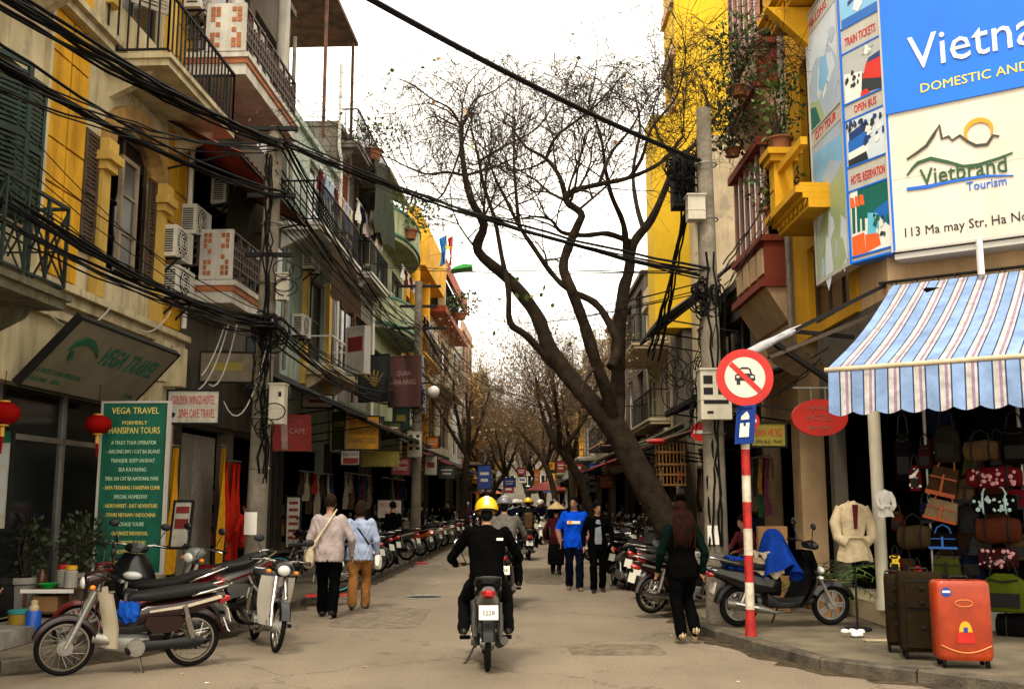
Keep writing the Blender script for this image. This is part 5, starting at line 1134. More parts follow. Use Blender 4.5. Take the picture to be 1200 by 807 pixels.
    P('swing_arm', MB().bar((.1, -.1, .3), (.1, yr, RF), .045).bar((-.09, -.1, .3), (-.09, yr, RF), .045), PLASTIC, root)
    P('exhaust', MB().tube([(.08, .22, .26), (.11, .1, .17), (.13, -.15, .19), (.15, -.4, .25), (.16, -.85, .33)], [.017, .018, .03, .045, .042], 10), CHROME, root)
    for s_ in (-1, 1): P('shock_absorber', MB().cyl((s_ * .13, yr + .02, RF + .05), (s_ * .13, yr + .12, .66), .028, n=8).cyl((s_ * .13, yr + .04, RF + .1), (s_ * .13, yr + .09, .55), .036, n=8), CHROME, root)
    P('rear_fender', arc_strip(MB(), (0, yr, RF), .325, 40, 172, .14), main if tailup == 0 else PLASTIC, root)
    mb = MB().loft([((0, -.85, .68 + tailup), .07, .045), ((0, -.93, .69 + tailup), .06, .035), ((0, -.96, .69 + tailup), .03, .02)], 10); P('tail_light', mb, TAIL, root)
    plate_at(root, (0, -.95, .53 + tailup * .8), num)
    if rack: P('grab_rail', MB().tube([(.1, -.55, .75 + tailup * .5), (.13, -.7, .79 + tailup * .7), (.12, -.9, .84 + tailup), (.05, -.96, .85 + tailup), (-.05, -.96, .85 + tailup), (-.12, -.9, .84 + tailup), (-.13, -.7, .79 + tailup * .7), (-.1, -.55, .75 + tailup * .5)], .012, 6), CHROME, root)
    P('foot_peg', MB().cyl((-.28, .06, .25), (.28, .06, .25), .012, n=6).cyl((-.28, .06, .25), (-.17, .06, .25), .022, n=8).cyl((.17, .06, .25), (.28, .06, .25), .022, n=8), BLACK, root)
    P('kick_stand', MB().tube([(-.1, -.06, .22), (-.2, -.1, .02), (-.24, -.1, .0)], .012, 5), CHROME, root)
    P('under_tray', MB().loft([((0, .3, .42), .05, .05), ((0, .05, .42), .06, .06), ((0, -.3, .46), .07, .06)], 8), PLASTIC, root)
    return root
def scooter(name, label, main, trim, num=None, group='motorbikes parked in the street', spokes=False):
    """step-through scooter: full apron, floorboard, wide tail"""
    root = T(name, label, 'motorbike', (0, 0, 0), group); RF, yf, yr = .26, .65, -.58
    wheel(root, yf, RF, .045, spokes, .06); wheel(root, yr, RF, .05, spokes, .08)
    P('fork', MB().tube([(.07, yf, RF), (.055, yf - .18, .62)], .022, 8).tube([(-.07, yf, RF), (-.055, yf - .18, .62)], .022, 8), ALUM, root)
    P('front_fender', arc_strip(MB(), (0, yf, RF), .31, 15, 150, .15, drop=.05), main, root)
    rows = []
    for i in range(10):
        f = i / 9; z = .95 - .68 * f; w_ = (.13 + .17 * math.sin(min(1, f * 1.6) * PI / 2) - .1 * max(0, f - .5)); y = .4 + .12 * math.sin(PI * f) - .1 * f
        rows.append([(x * w_, y - .15 * abs(x) ** 1.8, z) for x in (-1, -.7, -.35, 0, .35, .7, 1)])
    mb = MB(); mb.grid(rows, True); mb.grid([[(p[0] * .98, p[1] - .06, p[2]) for p in r_][::-1] for r_ in rows], True); P('apron', mb, main, root)
    P('headlight', MB().ell((0, .5, .7), (.11, .05, .05), 14, 8).ell((.12, .46, .62), (.05, .04, .025), 8, 6).ell((-.12, .46, .62), (.05, .04, .025), 8, 6), LENS, root)
    P('handlebar_cowl', MB().loft([((0, .46, 1.0), .06, .03), ((0, .4, 1.02), .14, .06), ((0, .3, 1.02), .12, .04)], 12), main, root)
    handlebar(root, .34, 1.03); mirror_pair(root, .3, 1.04)
    P('floorboard', MB().loft([((0, .36, .34), .14, .05), ((0, .2, .29), .17, .045), ((0, -.1, .29), .18, .05), ((0, -.25, .36), .14, .1)], 12, 4), PLASTIC, root)
    mb = MB().loft([((0, -.04, .5), .07, .12), ((0, -.2, .55), .15, .16), ((0, -.45, .58), .18, .15), ((0, -.72, .64), .16, .11), ((0, -.95, .7), .1, .06), ((0, -1.0, .71), .05, .03)], 14, 2.4); P('body_shell', mb, main, root)
    for s_ in (-1, 1): P('side_stripe', MB().prism([(-.2, .52), (-.6, .6), (-.95, .72), (-.92, .75), (-.5, .68), (-.18, .6)], (s_ * .165, 0, 0), (0, 1, 0), (0, 0, 1), (s_ * .012, 0, 0)), trim, root)
    P('seat', MB().loft([((0, .02, .72), .06, .03), ((0, -.06, .74), .12, .05), ((0, -.35, .76), .15, .055), ((0, -.6, .8), .14, .05), ((0, -.8, .82), .1, .035)], 14, 3), SEATM, root)
    P('engine', MB().loft([((-.1, .0, .28), .05, .07), ((-.12, -.25, .28), .06, .09), ((-.13, -.58, .27), .055, .1), ((-.13, -.68, .27), .03, .05)], 10), ALUM, root)
    P('exhaust', MB().tube([(.08, .0, .2), (.12, -.15, .2), (.15, -.35, .25), (.16, -.8, .33)], [.018, .025, .055, .055], 12), mat('exhaust_steel', (.3, .28, .25), rough=.4, metal=.8, bump=.1), root)
    P('heat_shield', MB().tube([(.195, -.4, .27), (.2, -.7, .33)], [.03, .03], 8), CHROME, root)
    P('rear_fender', arc_strip(MB(), (0, yr, RF), .32, 95, 172, .15), PLASTIC, root)
    P('tail_light', MB().loft([((0, -.94, .67), .1, .045), ((0, -1.0, .67), .08, .035), ((0, -1.02, .67), .04, .02)], 10), TAIL, root)
    plate_at(root, (0, -.93, .5), num)
    P('grab_rail', MB().tube([(.12, -.6, .8), (.14, -.85, .86), (.06, -.98, .88), (-.06, -.98, .88), (-.14, -.85, .86), (-.12, -.6, .8)], .014, 6), trim, root)
    for s_ in (-1, 1): P('shock_absorber', MB().cyl((s_ * .14, yr - .02, RF + .06), (s_ * .14, yr + .1, .6), .03, n=8), CHROME, root)
    P('kick_stand', MB().tube([(-.12, -.02, .2), (-.22, -.05, .0)], .012, 5), PLASTIC, root)
    return root
def place(o, x, y, rz, tilt=.0, z=0.0):
    o.location = (x, y, z); o.rotation_euler = (0, tilt, R(rz)); return o
# rz: 0 = pointing away down the street; +90 = pointing to the west side
B1 = place(underbone('motorbike', 'dark maroon motorbike with a cream leg shield parked at the kerb in front', PT['maroon'], PT['cream'], num=None), -3.87, 10.72, 119, -.12)
P_bag = T('plastic_bag', 'bright blue plastic bag hanging on the cream shielded motorbike', 'bag', (-3.86, 10.62, .5))
mb = MB().ell((-3.86, 10.58, .58), (.12, .075, .1), 22, 16)
mb.v = [(x + .012 * math.sin(z * 90 + x * 60), y + .016 * math.sin(x * 80 + z * 50), z + (.014 * math.sin(x * 70 + y * 50)) + (.03 if z > .64 and abs(x + 3.86) > .03 else 0)) for (x, y, z) in mb.v]
P('bag', mb, cloth('blue_plastic', (.02, .11, .45), bscale=12), P_bag)
B2 = place(underbone('motorbike', 'red bodied motorbike with black seat parked behind the cream shielded one', PT['red'], PT['black'], tailup=.08, spokes=False, legshield=True), -4.3, 12.1, 108, -.1, .0)
B3 = place(underbone('motorbike', 'black motorbike with white leg shield seen from its front beside the grey pole', PT['black'], PT['white']), -2.95, 12.55, 205, -.12)
B4 = place(scooter('scooter', 'black scooter facing the camera before the green notice board', PT['black'], PT['silver']), -4.75, 12.9, 200, -.1, .12)
B5 = place(underbone('motorbike', 'silver and red motorbike squeezed beside the white shielded one', PT['silver'], PT['red'], spokes=False, tailup=.08), -3.75, 13.1, 150, -.1, .12)
B6 = place(scooter('scooter', 'black scooter standing across the pavement under the no car sign', PT['black'], PT['grey']), 3.45, 13.45, -82, .1, .12)
SV = place(scooter('scooter', 'dark scooter seen from behind with a white number plate at the parked row', PT['black'], PT['silver'], num=('29', '1508')), 2.15, 20.7, 6, .06)
G2 = 'motorbikes parked along the bare tree kerb'
base_r = [underbone('motorbike', 'parked black motorbike with white trim under the leaning tree trunk', PT['black'], PT['white'], num=None, spokes=False, tailup=.06, group=G2), underbone('motorbike', 'parked maroon motorbike with silver trim in the row beyond the woman in black', PT['maroon'], PT['silver'], spokes=True, group=G2),
    underbone('motorbike', 'parked red striped motorbike beside the tree base', PT['grey'], PT['red'], spokes=False, tailup=.07, group=G2), scooter('scooter', 'silver scooter parked in the tree side row', PT['silver'], PT['black'], group=G2)]
for b, (x, y, rz) in zip(base_r, ((2.75, 16.6, -62), (2.6, 15.7, -66), (2.85, 17.6, -60), (2.75, 22.4, -55))): place(b, x, y, rz, .08, .06)
for i, (k, x, y, rz, lb) in enumerate(((0, 2.8, 18.7, -58, 'black motorbike parked just past the tree base'), (1, 2.8, 21.4, -60, 'maroon motorbike parked next to the dark scooter'), (2, 2.8, 23.8, -62, 'grey motorbike with red stripe parked behind the couple'), (0, 2.8, 25.4, -50, 'black motorbike parked fifth beyond the tree'), (3, 2.7, 27.0, -58, 'silver scooter parked before the beige house'),
        (1, 2.7, 29, -60, 'maroon motorbike parked at the tall yellow house corner'), (0, 2.7, 31, -62, 'black motorbike parked beside the yellow house front'), (2, 2.65, 35, -55, 'grey motorbike parked by the second leaning tree'), (3, 2.6, 38, -60, 'silver scooter parked far along the tree side'), (0, 2.6, 41, -60, 'black motorbike at the far end of the tree side row'))):
    dup(base_r[k], (x, y, .05), R(rz), lb, tilt=.08)
G3 = 'motorbikes parked along the grey pole kerb'
base_l = [underbone('motorbike', 'dark motorbike parked behind the standing person in black', PT['black'], PT['silver'], spokes=False, group=G3, tailup=.05), underbone('motorbike', 'motorbike with a pale wooden seat board in the shop row', PT['grey'], PT['cream'], group=G3), scooter('scooter', 'orange fronted scooter parked in the shop row', PT['orange'], PT['black'], group=G3), scooter('scooter', 'white scooter parked in the shop row beside the orange one', PT['white'], PT['grey'], group=G3)]
for b, (x, y, rz) in zip(base_l, ((-3.55, 23.6, 64), (-3.6, 22.2, 66), (-3.2, 30.5, 66), (-3.1, 32.8, 68))): place(b, x, y, rz, .08, .1)
for (k, x, y, rz, lb) in ((0, -3.55, 25.0, 64, 'dark motorbike parked beside the red sign board'), (1, -3.4, 28.4, 66, 'grey motorbike with cream shield next to the orange scooter'), (0, -3.1, 34.6, 68, 'dark motorbike parked third beyond the farther pole'), (3, -2.95, 36.6, 66, 'white scooter parked in front of the lime house'), (0, -2.9, 38.8, 70, 'black motorbike parked under the lime balconies'), (1, -2.8, 41, 68, 'grey motorbike parked by the yellow house'), (0, -2.7, 46, 68, 'black motorbike beyond the slim tree'), (3, -2.6, 52, 68, 'white scooter near the far shops'), (0, -3.9, 20.6, 71, 'dark motorbike with a white bag standing behind the strolling couple')):
    dup(base_l[k], (x, y, .1), R(rz), lb, tilt=.08)
# moving traffic
RB = place(underbone('motorbike', 'grey and silver motorbike ridden by the person in the yellow helmet', PT['silver'], PT['silver'], num=('3228',), spokes=False, tailup=.1, group='motorbikes in traffic'), -.28, 11.3, 3)
for ch in RB.children:
    for sl_ in ch.material_slots:
        if sl_.material is CHROME: sl_.link = 'OBJECT'; sl_.material = mat('dull_metal', (.1, .095, .085), rough=.45, metal=.6)
FB2 = place(scooter('scooter', 'dark scooter with white number plate riding ahead in the street', PT['black'], PT['grey'], num=('30', '4417'), group='motorbikes in traffic'), .47, 30.6, 2)
MB2 = dup(RB, (-.13, 17.5, 0), R(0), 'dark motorbike hidden behind the yellow helmet rider', swap={'paint_silver': PT['black']})
for (x, y, rz, lb) in ((1.3, 46, 180, 'white fronted motorbike approaching in the distance'), (-.6, 52, 2, 'distant motorbike riding away beside the car'), (.9, 56, 178, 'distant motorbike coming up the middle of the street')):
    dup(base_l[3] if 'white' in lb else base_l[0], (x, y, 0), R(rz), lb, group='motorbikes in traffic')
# ------------------------------------------------------------------ people: bodies grown from limb profiles, fused to one skin
SKIN = mat('skin', (.42, .24, .15), rough=.6, var=.1, scale=8, bump=.1, bscale=60); SKIN2 = mat('skin_tan', (.36, .2, .12), rough=.6, var=.1, scale=8, bump=.1)
HAIRB = mat('hair_brown', (.032, .017, .009), rough=.8, spec=.08, var=.35, scale=20, bump=.8, bscale=70); HAIRK = mat('hair_black', (.007, .0055, .005), rough=.8, spec=.08, var=.3, scale=20, bump=.8, bscale=70); HAIRR = mat('hair_auburn', (.028, .0095, .006), rough=.8, spec=.06, var=.45, scale=14, bump=.9, bscale=60)
CL = {k: cloth('cloth_' + k, c) for k, c in dict(black=(.004, .004, .0045), charcoal=(.012, .012, .013), navy=(.007, .01, .022), blue=(.008, .1, .62), grey=(.16, .15, .13), lilac=(.43, .36, .35), paleblue=(.36, .42, .56), khaki=(.3, .15, .055), brown=(.12, .075, .04), maroon=(.12, .025, .035), red=(.4, .03, .02), cream=(.58, .5, .36), white=(.62, .6, .56), green=(.005, .016, .013), purple=(.12, .05, .1)).items()}
SHOE = mat('shoe_leather', (.03, .022, .016), rough=.5); SOLE = mat('sandal', (.2, .13, .08), rough=.7)
def person(label, pose, mats_, h=1.72, vox=.0125, hair=None, hairm=None, female=False, group=None, bulk=1.0, skirt=None):
    """pose: joint positions in metres for a 1.72 m figure, facing +Y. mats_: dict torso/arm/leg/foot/skin -> material"""
    k = h / 1.72; J = {a: Vector(b) for a, b in pose.items() if isinstance(b, tuple) and len(b) == 3}
    skin = mats_.get('skin', SKIN); ms = []; src, lab = MB(), []
    def put(fn, m_):
        if m_ not in ms: ms.append(m_)
        n0 = len(src.v); fn(src); lab.extend([ms.index(m_)] * (len(src.v) - n0))
    def limb(a, b, r0, r1, rm=None, fl=1.0):
        a, b = Vector(a), Vector(b); pts = [a.lerp(b, t) for t in (0, .08, .15, .25, .35, .45, .55, .65, .75, .87, 1)]; rm = rm or (r0 + r1) / 2
        rs = list(np.interp((0, .08, .15, .25, .35, .45, .55, .65, .75, .87, 1), (0, .15, .35, .55, .75, 1), (r0, (r0 * .5 + rm * .5) * 1.02, rm, rm * .7 + r1 * .3, rm * .3 + r1 * .7, r1)))
        src.tube(pts, rs, 12, True, fl)
        src.ell(a, r0 * .99, 10, 8); src.ell(b, r1 * .99, 10, 8)
    tm, am, lm, fm = mats_['torso'], mats_.get('arm', mats_['torso']), mats_['leg'], mats_.get('foot', SHOE); fam = mats_.get('forearm', am); shin = mats_.get('shin', lm)
    hip, ch, nk, hd = J['hip'], J['chest'], J['neck'], J['head']
    sh = (J['shl'] + J['shr']) / 2; ax = (J['shr'] - J['shl']).normalized(); sp = (nk - hip).normalized(); fw = sp.cross(ax); fw = -fw if fw.y < 0 and pose.get('face', 1) else fw
    def ring_body(a, secs, m_):
        def f(s_):
            rows = []; dense = []
            for (c, wx, wy), (c2, wx2, wy2) in zip(secs, secs[1:]):
                for q in range(4): t = q / 4; dense.append((c.lerp(c2, t), wx + (wx2 - wx) * t, wy + (wy2 - wy) * t))
            dense.append(secs[-1])
            for (c, wx, wy) in dense:
                rows.append([c + ax * (wx * math.copysign(abs(math.cos(t)) ** .85, math.cos(t))) + fw * (wy * math.sin(t)) for t in [2 * PI * i / 30 for i in range(30)]])
            s_.grid(rows, True, True); n = 30
            s_.add(rows[0] + rows[-1], [tuple(range(n)), tuple(range(2 * n - 1, n - 1, -1))], True)
        put(f, m_)
    b = bulk; wsh, wch, wwa, whp = (.17, .15, .125, .165) if female else (.195, .172, .15, .162)
    bel = pose.get('belly', 0)
    ring_body('torso', [(hip - sp * .15, whp * b * 1.03, .122 * b), (hip, whp * b * 1.05, .128 * b), (hip.lerp(ch, .35), wwa * b + .012, .105 * b + bel), (hip.lerp(ch, .7), wch * b, .118 * b + bel * .3), (ch, wsh * b * .97, .12 * b), (sh + sp * .01, wsh * b * .86, .09 * b), (sh + sp * .045, .09, .066), (nk + sp * .005, .064, .064)], tm)
    ring_body('pelvis', [(hip - sp * .19, whp * b * .8, .1 * b), (hip - sp * .145, whp * b * .9, .108 * b), (hip - sp * .1, whp * b * .86, .1 * b)], lm)
    for s_ in 'lr':
        put(lambda q: limb(J['sh' + s_], J['el' + s_], .062 * b, .047 * b, .056 * b), am)
        put(lambda q: limb(J['el' + s_], J['wr' + s_], .045 * b, .031 * b, .043 * b), fam)
        d = (J['wr' + s_] - J['el' + s_]).normalized(); wr = J['wr' + s_]
        curl = pose.get('curl', .5); hf = Vector(pose.get('palm' + s_, (0, 1, 0))); side = d.cross(hf).normalized(); hf = side.cross(d).normalized()
        def hand(q):
            q.tube([wr, wr + d * .035, wr + d * .085], [.024, .034, .036], 10, True, .5)
            for i in range(4):
                o = wr + d * .085 + hf * (-.027 + .018 * i); L_ = (.062, .072, .07, .055)[i]; bn = side * (1 if s_ == 'l' else -1)
                p1 = o + (d * math.cos(curl * .4) - bn * math.sin(curl * .4)) * L_ * .5; p2 = p1 + (d * math.cos(curl * 1.4) - bn * math.sin(curl * 1.4)) * L_ * .5
                q.tube([o - d * .02, o, p1, p2], [.0095, .0098, .0092, .008], 7)
            o = wr + d * .03 + hf * .026; q.tube([o, o + (d * .7 + hf * .6) * .035, o + (d * .9 + hf * .5) * .065], [.012, .0105, .009], 7)
        put(hand, skin)
        put(lambda q: limb(J['hp' + s_], J['kn' + s_], .078 * b, .064 * b, .088 * b), lm)
        put(lambda q: limb(J['kn' + s_], J['an' + s_], .062 * b if shin is lm else .056, .062 * b if shin is lm else .034, .064 * b if shin is lm else .052), shin)
        fd = Vector(pose.get('foot' + s_, (0, 1, -.08))).normalized(); an = J['an' + s_]
        put(lambda q: (q.tube([an + Vector((0, 0, .03)), an - Vector((0, 0, .03))], [.037, .04], 10), q.tube([an - fd * .055 + Vector((0, 0, -.045)), an + fd * .04 + Vector((0, 0, -.035)), an + fd * .12 + Vector((0, 0, -.05)), an + fd * .19 + Vector((0, 0, -.056))], [.034, .043, .042, .022], 12, True, .8), q.ell(an - fd * .05 + Vector((0, 0, -.045)), (.036, .036, .03), 10, 8)), fm)
    # neck and head
    hz = (hd - nk).normalized(); hfw = Vector(pose.get('look', (0, 1, 0))).normalized(); hx = hfw.cross(hz).normalized(); hfw = hz.cross(hx)
    MH = Matrix((hx, hfw, hz)).transposed()
    def hp(x, y, z): return hd + MH @ Vector((x, y, z))
    def head(q):
        q.tube([nk + hz * .01, nk + hz * .03, nk + hz * .06, hd - hz * .05], [.055, .053, .052, .052], 14)
        q.ell(hp(0, -.012, .025), (.076, .094, .1), 18, 14, MH); q.ell(hp(0, .012, -.03), (.066, .074, .085), 16, 12, MH); q.ell(hp(0, .04, -.085), (.042, .042, .034), 12, 8, MH)
        q.tube([hp(0, .088, .012), hp(0, .1, -.02), hp(0, .112, -.036), hp(0, .095, -.046)], [.008, .012, .016, .01], 8)
        q.ell(hp(0, .083, -.066), (.024, .012, .008), 8, 6, MH)
        for s2 in (-1, 1): q.ell(hp(s2 * .078, -.01, -.012), (.009, .02, .032), 8, 8, MH); q.ell(hp(s2 * .034, .082, .012), (.022, .012, .01), 8, 6, MH)
    put(head, skin)
    if skirt: ring_body('skirt', skirt(J, hip, sp), lm)
    me = mesh('person', src, skin); ob = bpy.data.objects.new('tmp', me); col.objects.link(ob)
    md = ob.modifiers.new('r', 'REMESH'); md.mode = 'VOXEL'; md.voxel_size = vox; md.use_smooth_shade = True
    s2 = ob.modifiers.new('s', 'SMOOTH'); s2.factor = .5; s2.iterations = 2
    dg = bpy.context.evaluated_depsgraph_get(); out = bpy.data.meshes.new_from_object(ob.evaluated_get(dg)); bpy.data.objects.remove(ob); bpy.data.meshes.remove(me)
    kd = kdtree.KDTree(len(src.v))
    for i, v in enumerate(src.v): kd.insert(v, i)
    kd.balance()
    n = len(out.polygons); cen = np.empty(n * 3, 'f'); out.polygons.foreach_get('center', cen); cen = cen.reshape(-1, 3)
    idx = [lab[kd.find(c)[1]] for c in cen]
    out.materials.clear()
    for m_ in ms: out.materials.append(m_)
    # cloth folds
    nv = len(out.vertices); co = np.empty(nv * 3, 'f'); out.vertices.foreach_get('co', co); co = co.reshape(-1, 3); no = np.empty(nv * 3, 'f'); out.vertices.foreach_get('normal', no); no = no.reshape(-1, 3)
    vm = np.zeros(nv, 'i')
    for p, i in zip(out.polygons, idx):
        for v in p.vertices: vm[v] = i
    sk = ms.index(skin); ft = ms.index(fm); sd_ = rnd.uniform(0, 9)
    fold = (np.sin(co[:, 2] * 38 + 5 * np.sin(co[:, 0] * 17 + sd_) + 3 * np.sin(co[:, 1] * 21)) * .5 + np.sin(co[:, 2] * 19 + co[:, 0] * 30 + sd_) * .6) * .0062
    fold[(vm == sk) | (vm == ft)] = 0
    co += no * fold[:, None]; co *= k
    out.vertices.foreach_set('co', co.ravel()); out.polygons.foreach_set('material_index', np.array(idx, 'i')); out.polygons.foreach_set('use_smooth', np.ones(n, bool)); out.update()
    out.name = 'person'
    o = bpy.data.objects.new('person', out); col.objects.link(o); ROOT[o.name] = Vector((0, 0, 0)); tag(o, label, 'person', group)
    def sub(name, mb, m_, lbl=None):
        mb.v = [tuple(Vector(p) * k) for p in mb.v]; return P(name, mb, m_, o, lbl)
    e = MB()
    for s2 in (-1, 1): e.ell(hp(s2 * .033, .089, .012), (.013, .006, .0065), 8, 6, MH)
    if pose.get('look', (0, 1, 0)) is not None: sub('eyes', e, BLK); e = MB(); [e.tube([hp(s2 * .016, .094, .03), hp(s2 * .035, .095, .036), hp(s2 * .054, .083, .03)], .004, 5) for s2 in (-1, 1)]; sub('eyebrows', e, hairm or HAIRK)
    if hair:
        q = MB()
        if hair in ('short', 'bob', 'long'):
            rows = []
            for i in range(9):
                t = PI * .74 * i / 8; row = []
                for j in range(20):
                    a = 2 * PI * j / 20; fr = max(0, math.sin(a)) ; tt = t * (1 - .5 * fr) * (1.12 if hair != 'short' else 1)
                    jj = 1 + .045 * math.sin(a * 7 + i * 2.1) + rnd.uniform(-.02, .035)
                    row.append(hp(.088 * jj * math.sin(tt) * math.cos(a), -.014 + .107 * jj * math.sin(tt) * math.sin(a), .025 + .117 * math.cos(tt)))
                rows.append(row)
            q.grid(rows, True, True)
            if hair == 'bob': q.ell(hp(0, -.045, -.03), (.1, .075, .1), 16, 10, MH)
            if hair == 'long':
                q.tube([hp(0, -.03, .06), hp(0, -.07, -.03), hp(0, -.1, -.13), hp(.005, -.115, -.26), hp(0, -.105, -.36), hp(.01, -.1, -.42)], [.07, .1, .115, .13, .11, .04], 14, True, .6)
                for i in range(16): x = -.13 + .26 * i / 15; q.tube([hp(x * .7, -.09, 0), hp(x, -.15 - .02 * math.cos(x * 9), -.15), hp(x * 1.1 + rnd.uniform(-.02, .02), -.16, -.3), hp(x * .9 + rnd.uniform(-.03, .03), -.13, -.42 - rnd.uniform(0, .06))], [.02, .022, .02, .004], 6)
        sub('hair', q, hairm or HAIRK)
    if pose.get('helmet'):
        sub('hair', MB().ell(hp(0, -.05, -.05), (.068, .058, .075), 14, 10, MH), HAIRK)
        hm, vis = pose['helmet']; q = MB(); rows = []
        for i in range(10):
            t = PI * .6 * i / 9; rows.append([hp(.128 * math.sin(t) * math.cos(a), -.008 + .142 * math.sin(t) * math.sin(a), .03 + .135 * math.cos(t)) for a in [2 * PI * j / 24 for j in range(24)]])
        q.grid(rows, True, True); q.grid([[p.lerp(hd, .07) for p in r_][::-1] for r_ in rows], True, True)
        hl = sub('helmet', q, hm); q = MB(); q.torus((0, 0, 0), .126, .008, 'z', 24, 6); q.v = [tuple(hp(v[0], v[1] * 1.1 - .008, v[2] - .012)) for v in q.v]; q.v = [tuple(Vector(p) * k) for p in q.v]; P('helmet_rim', q, BLACK, hl)
        if vis:
            q = MB(); q.grid([[hp(x, -.008 + yy, .03 + zz_) for (yy, zz_) in [(.144 * math.sin(t) * -1, .137 * math.cos(t)) for t in [PI * (-.5 + i / 12) for i in range(13)]]] for x in (-.022, .022)], True); q.v = [tuple(Vector(p) * k) for p in q.v]; P('helmet_stripe', q, vis, hl)
    return o, k, hp, sub
def stand(step=.0, arms=.0, lean=0.0, el=.12, spread=.0, look=(0, 1, 0), curl=.6, sway=0.0):
    """walking or standing pose; step = half stride (left leg forward when positive)"""
    s = step; hz = .93 - abs(s) * .06
    p = dict(hip=(sway, 0, hz), chest=(0, .015 + lean, hz + .34), neck=(0, .01 + lean * 1.2, hz + .5), head=(0, .03 + lean * 1.3, hz + .66), look=look, curl=curl)
    p['shl'] = (-.17, lean, hz + .435); p['shr'] = (.17, lean, hz + .435)
    for c, sg, q in (('l', -1, s), ('r', 1, -s)):
        p['hp' + c] = (sg * .088 + sway, 0, hz - .06); up = max(0, -q) * .55
        p['kn' + c] = (sg * (.095 + spread * .5), q * .55 + .05 + abs(s) * .12, .5 - up * .1 + .02)
        p['an' + c] = (sg * (.09 + spread), q * 1.15 - .02, .085 + up * .4); p['foot' + c] = (sg * .15, 1, -.08 - up * 3.2)
        a = -q * arms
        p['el' + c] = (sg * (.225 + el * .3), lean * .8 + a * .8 - .04, hz + .16); p['wr' + c] = (sg * (.235 + el * .2), lean * .6 + a * 1.5 + .05 + el * .3, hz - .07); p['palm' + c] = (0, 1, .1)
    return p
def riding(lean=.06, wide=.12, seat=.8):
    p = dict(hip=(0, -.3, seat + .13), chest=(0, -.22 + lean, seat + .47), neck=(0, -.2 + lean * 1.6, seat + .64), head=(0, -.16 + lean * 1.9, seat + .8), look=(0, 1, -.1), curl=1.3)
    p['shl'] = (-.19, -.21 + lean * 1.4, seat + .575); p['shr'] = (.19, -.21 + lean * 1.4, seat + .575)
    for c, sg in (('l', -1), ('r', 1)):
        p['hp' + c] = (sg * .1, -.28, seat + .07); p['kn' + c] = (sg * (.17 + wide), .12, seat - .14); p['an' + c] = (sg * .24, .0, .36); p['foot' + c] = (sg * .15, 1, -.05)
        p['el' + c] = (sg * .34, -.03 + lean, seat + .33); p['wr' + c] = (sg * .32, .2, seat + .235); p['palm' + c] = (-sg, .2, 0)
    return p
def put_person(o, x, y, rz, z=0.0): o.location = (x, y, z); o.rotation_euler = (0, 0, R(rz)); return o
YHEL = paint('helmet_yellow', (.75, .5, .02)); WHEL = paint('helmet_white', (.6, .58, .54)); GHEL = paint('helmet_grey', (.2, .2, .21)); KHEL = paint('helmet_black', (.015, .015, .015))
# rider with the yellow helmet
p = riding(.03, .06, .8); p['helmet'] = (YHEL, WH); p['wrl'] = (-.33, .2, 1.02); p['wrr'] = (.33, .2, 1.02); p['ell'] = (-.38, -.08, 1.1); p['elr'] = (.36, -.08, 1.1); p['look'] = (0, 1, .05)
o, k, hp, sub = person('motorbike rider in black jacket and yellow helmet seen from behind', p, dict(torso=CL['black'], leg=CL['charcoal'], foot=SHOE), 1.7, .012, bulk=1.12)
RID = put_person(o, -.28, 11.3, 3); sub('sleeve_logo', MB().box(.1, .17, -.36, -.34, 1.3, 1.325), WH)
# rider ahead in grey brown jacket
p = riding(.05, .06, .8); p['helmet'] = (GHEL, None); o, k, hp, sub = person('rider in a grey brown jacket and grey helmet just ahead', p, dict(torso=CL['grey'], leg=CL['charcoal']), 1.74, .014, bulk=1.15); put_person(o, -.13, 17.5, 0)
p = riding(.05, .1, .82); p['helmet'] = (YHEL, None); o, k, hp, sub = person('rider with a brown bag and yellow helmet on the dark scooter ahead', p, dict(torso=CL['charcoal'], leg=CL['navy']), 1.72, .018); put_person(o, .47, 30.6, 2)
sub('backpack', MB().loft([((0, -.52, 1.1), .1, .2), ((0, -.42, 1.12), .15, .24), ((0, -.32, 1.12), .13, .2)], 12, 4), CL['brown'])
p = riding(.05, .1, .8); p['helmet'] = (WHEL, None); p['look'] = (0, 1, 0)
base_rider, *_ = person('rider with white helmet on the approaching white fronted motorbike', p, dict(torso=CL['navy'], leg=CL['charcoal']), 1.7, .025); put_person(base_rider, 1.3, 46, 180)
dup(base_rider, (-.6, 52, 0), R(2), 'distant rider with white helmet going away beside the car'); dup(base_rider, (.9, 56, 0), R(178), 'distant rider coming up the middle of the street')
# strolling couple
p = stand(.13, .5, .0, el=.3); p['wrl'] = (-.1, .14, 1.05); p['ell'] = (-.27, -.02, 1.08); p['belly'] = .012
o, k, hp, sub = person('man in lilac shirt and black trousers walking away with a cream shoulder bag', p, dict(torso=CL['lilac'], leg=CL['black'], foot=SHOE), 1.8, .0115, 'short', HAIRB, bulk=1.25)
put_person(o, -2.72, 15.5, 2)
sub('shoulder_bag', MB().tube([(.1, -.02, 1.5), (.02, -.15, 1.35), (-.14, -.16, 1.1), (-.24, -.12, .95)], [.012, .018, .025, .04], 8, True, .5).loft([((-.24, -.2, .84), .05, .1), ((-.26, -.12, .82), .08, .14), ((-.26, -.02, .82), .06, .12)], 10, 3), CL['cream'])
p = stand(-.12, .5, .0, el=.3); p['elr'] = (.27, -.02, 1.08); p['wrr'] = (.26, .1, .9)
o, k, hp, sub = person('woman in pale blue shirt and brown trousers walking with a white carrier bag', p, dict(torso=CL['paleblue'], leg=CL['khaki'], shin=CL['khaki'], foot=SOLE), 1.7, .0115, 'bob', HAIRB, True, bulk=1.25)
put_person(o, -2.42, 16.6, 2)
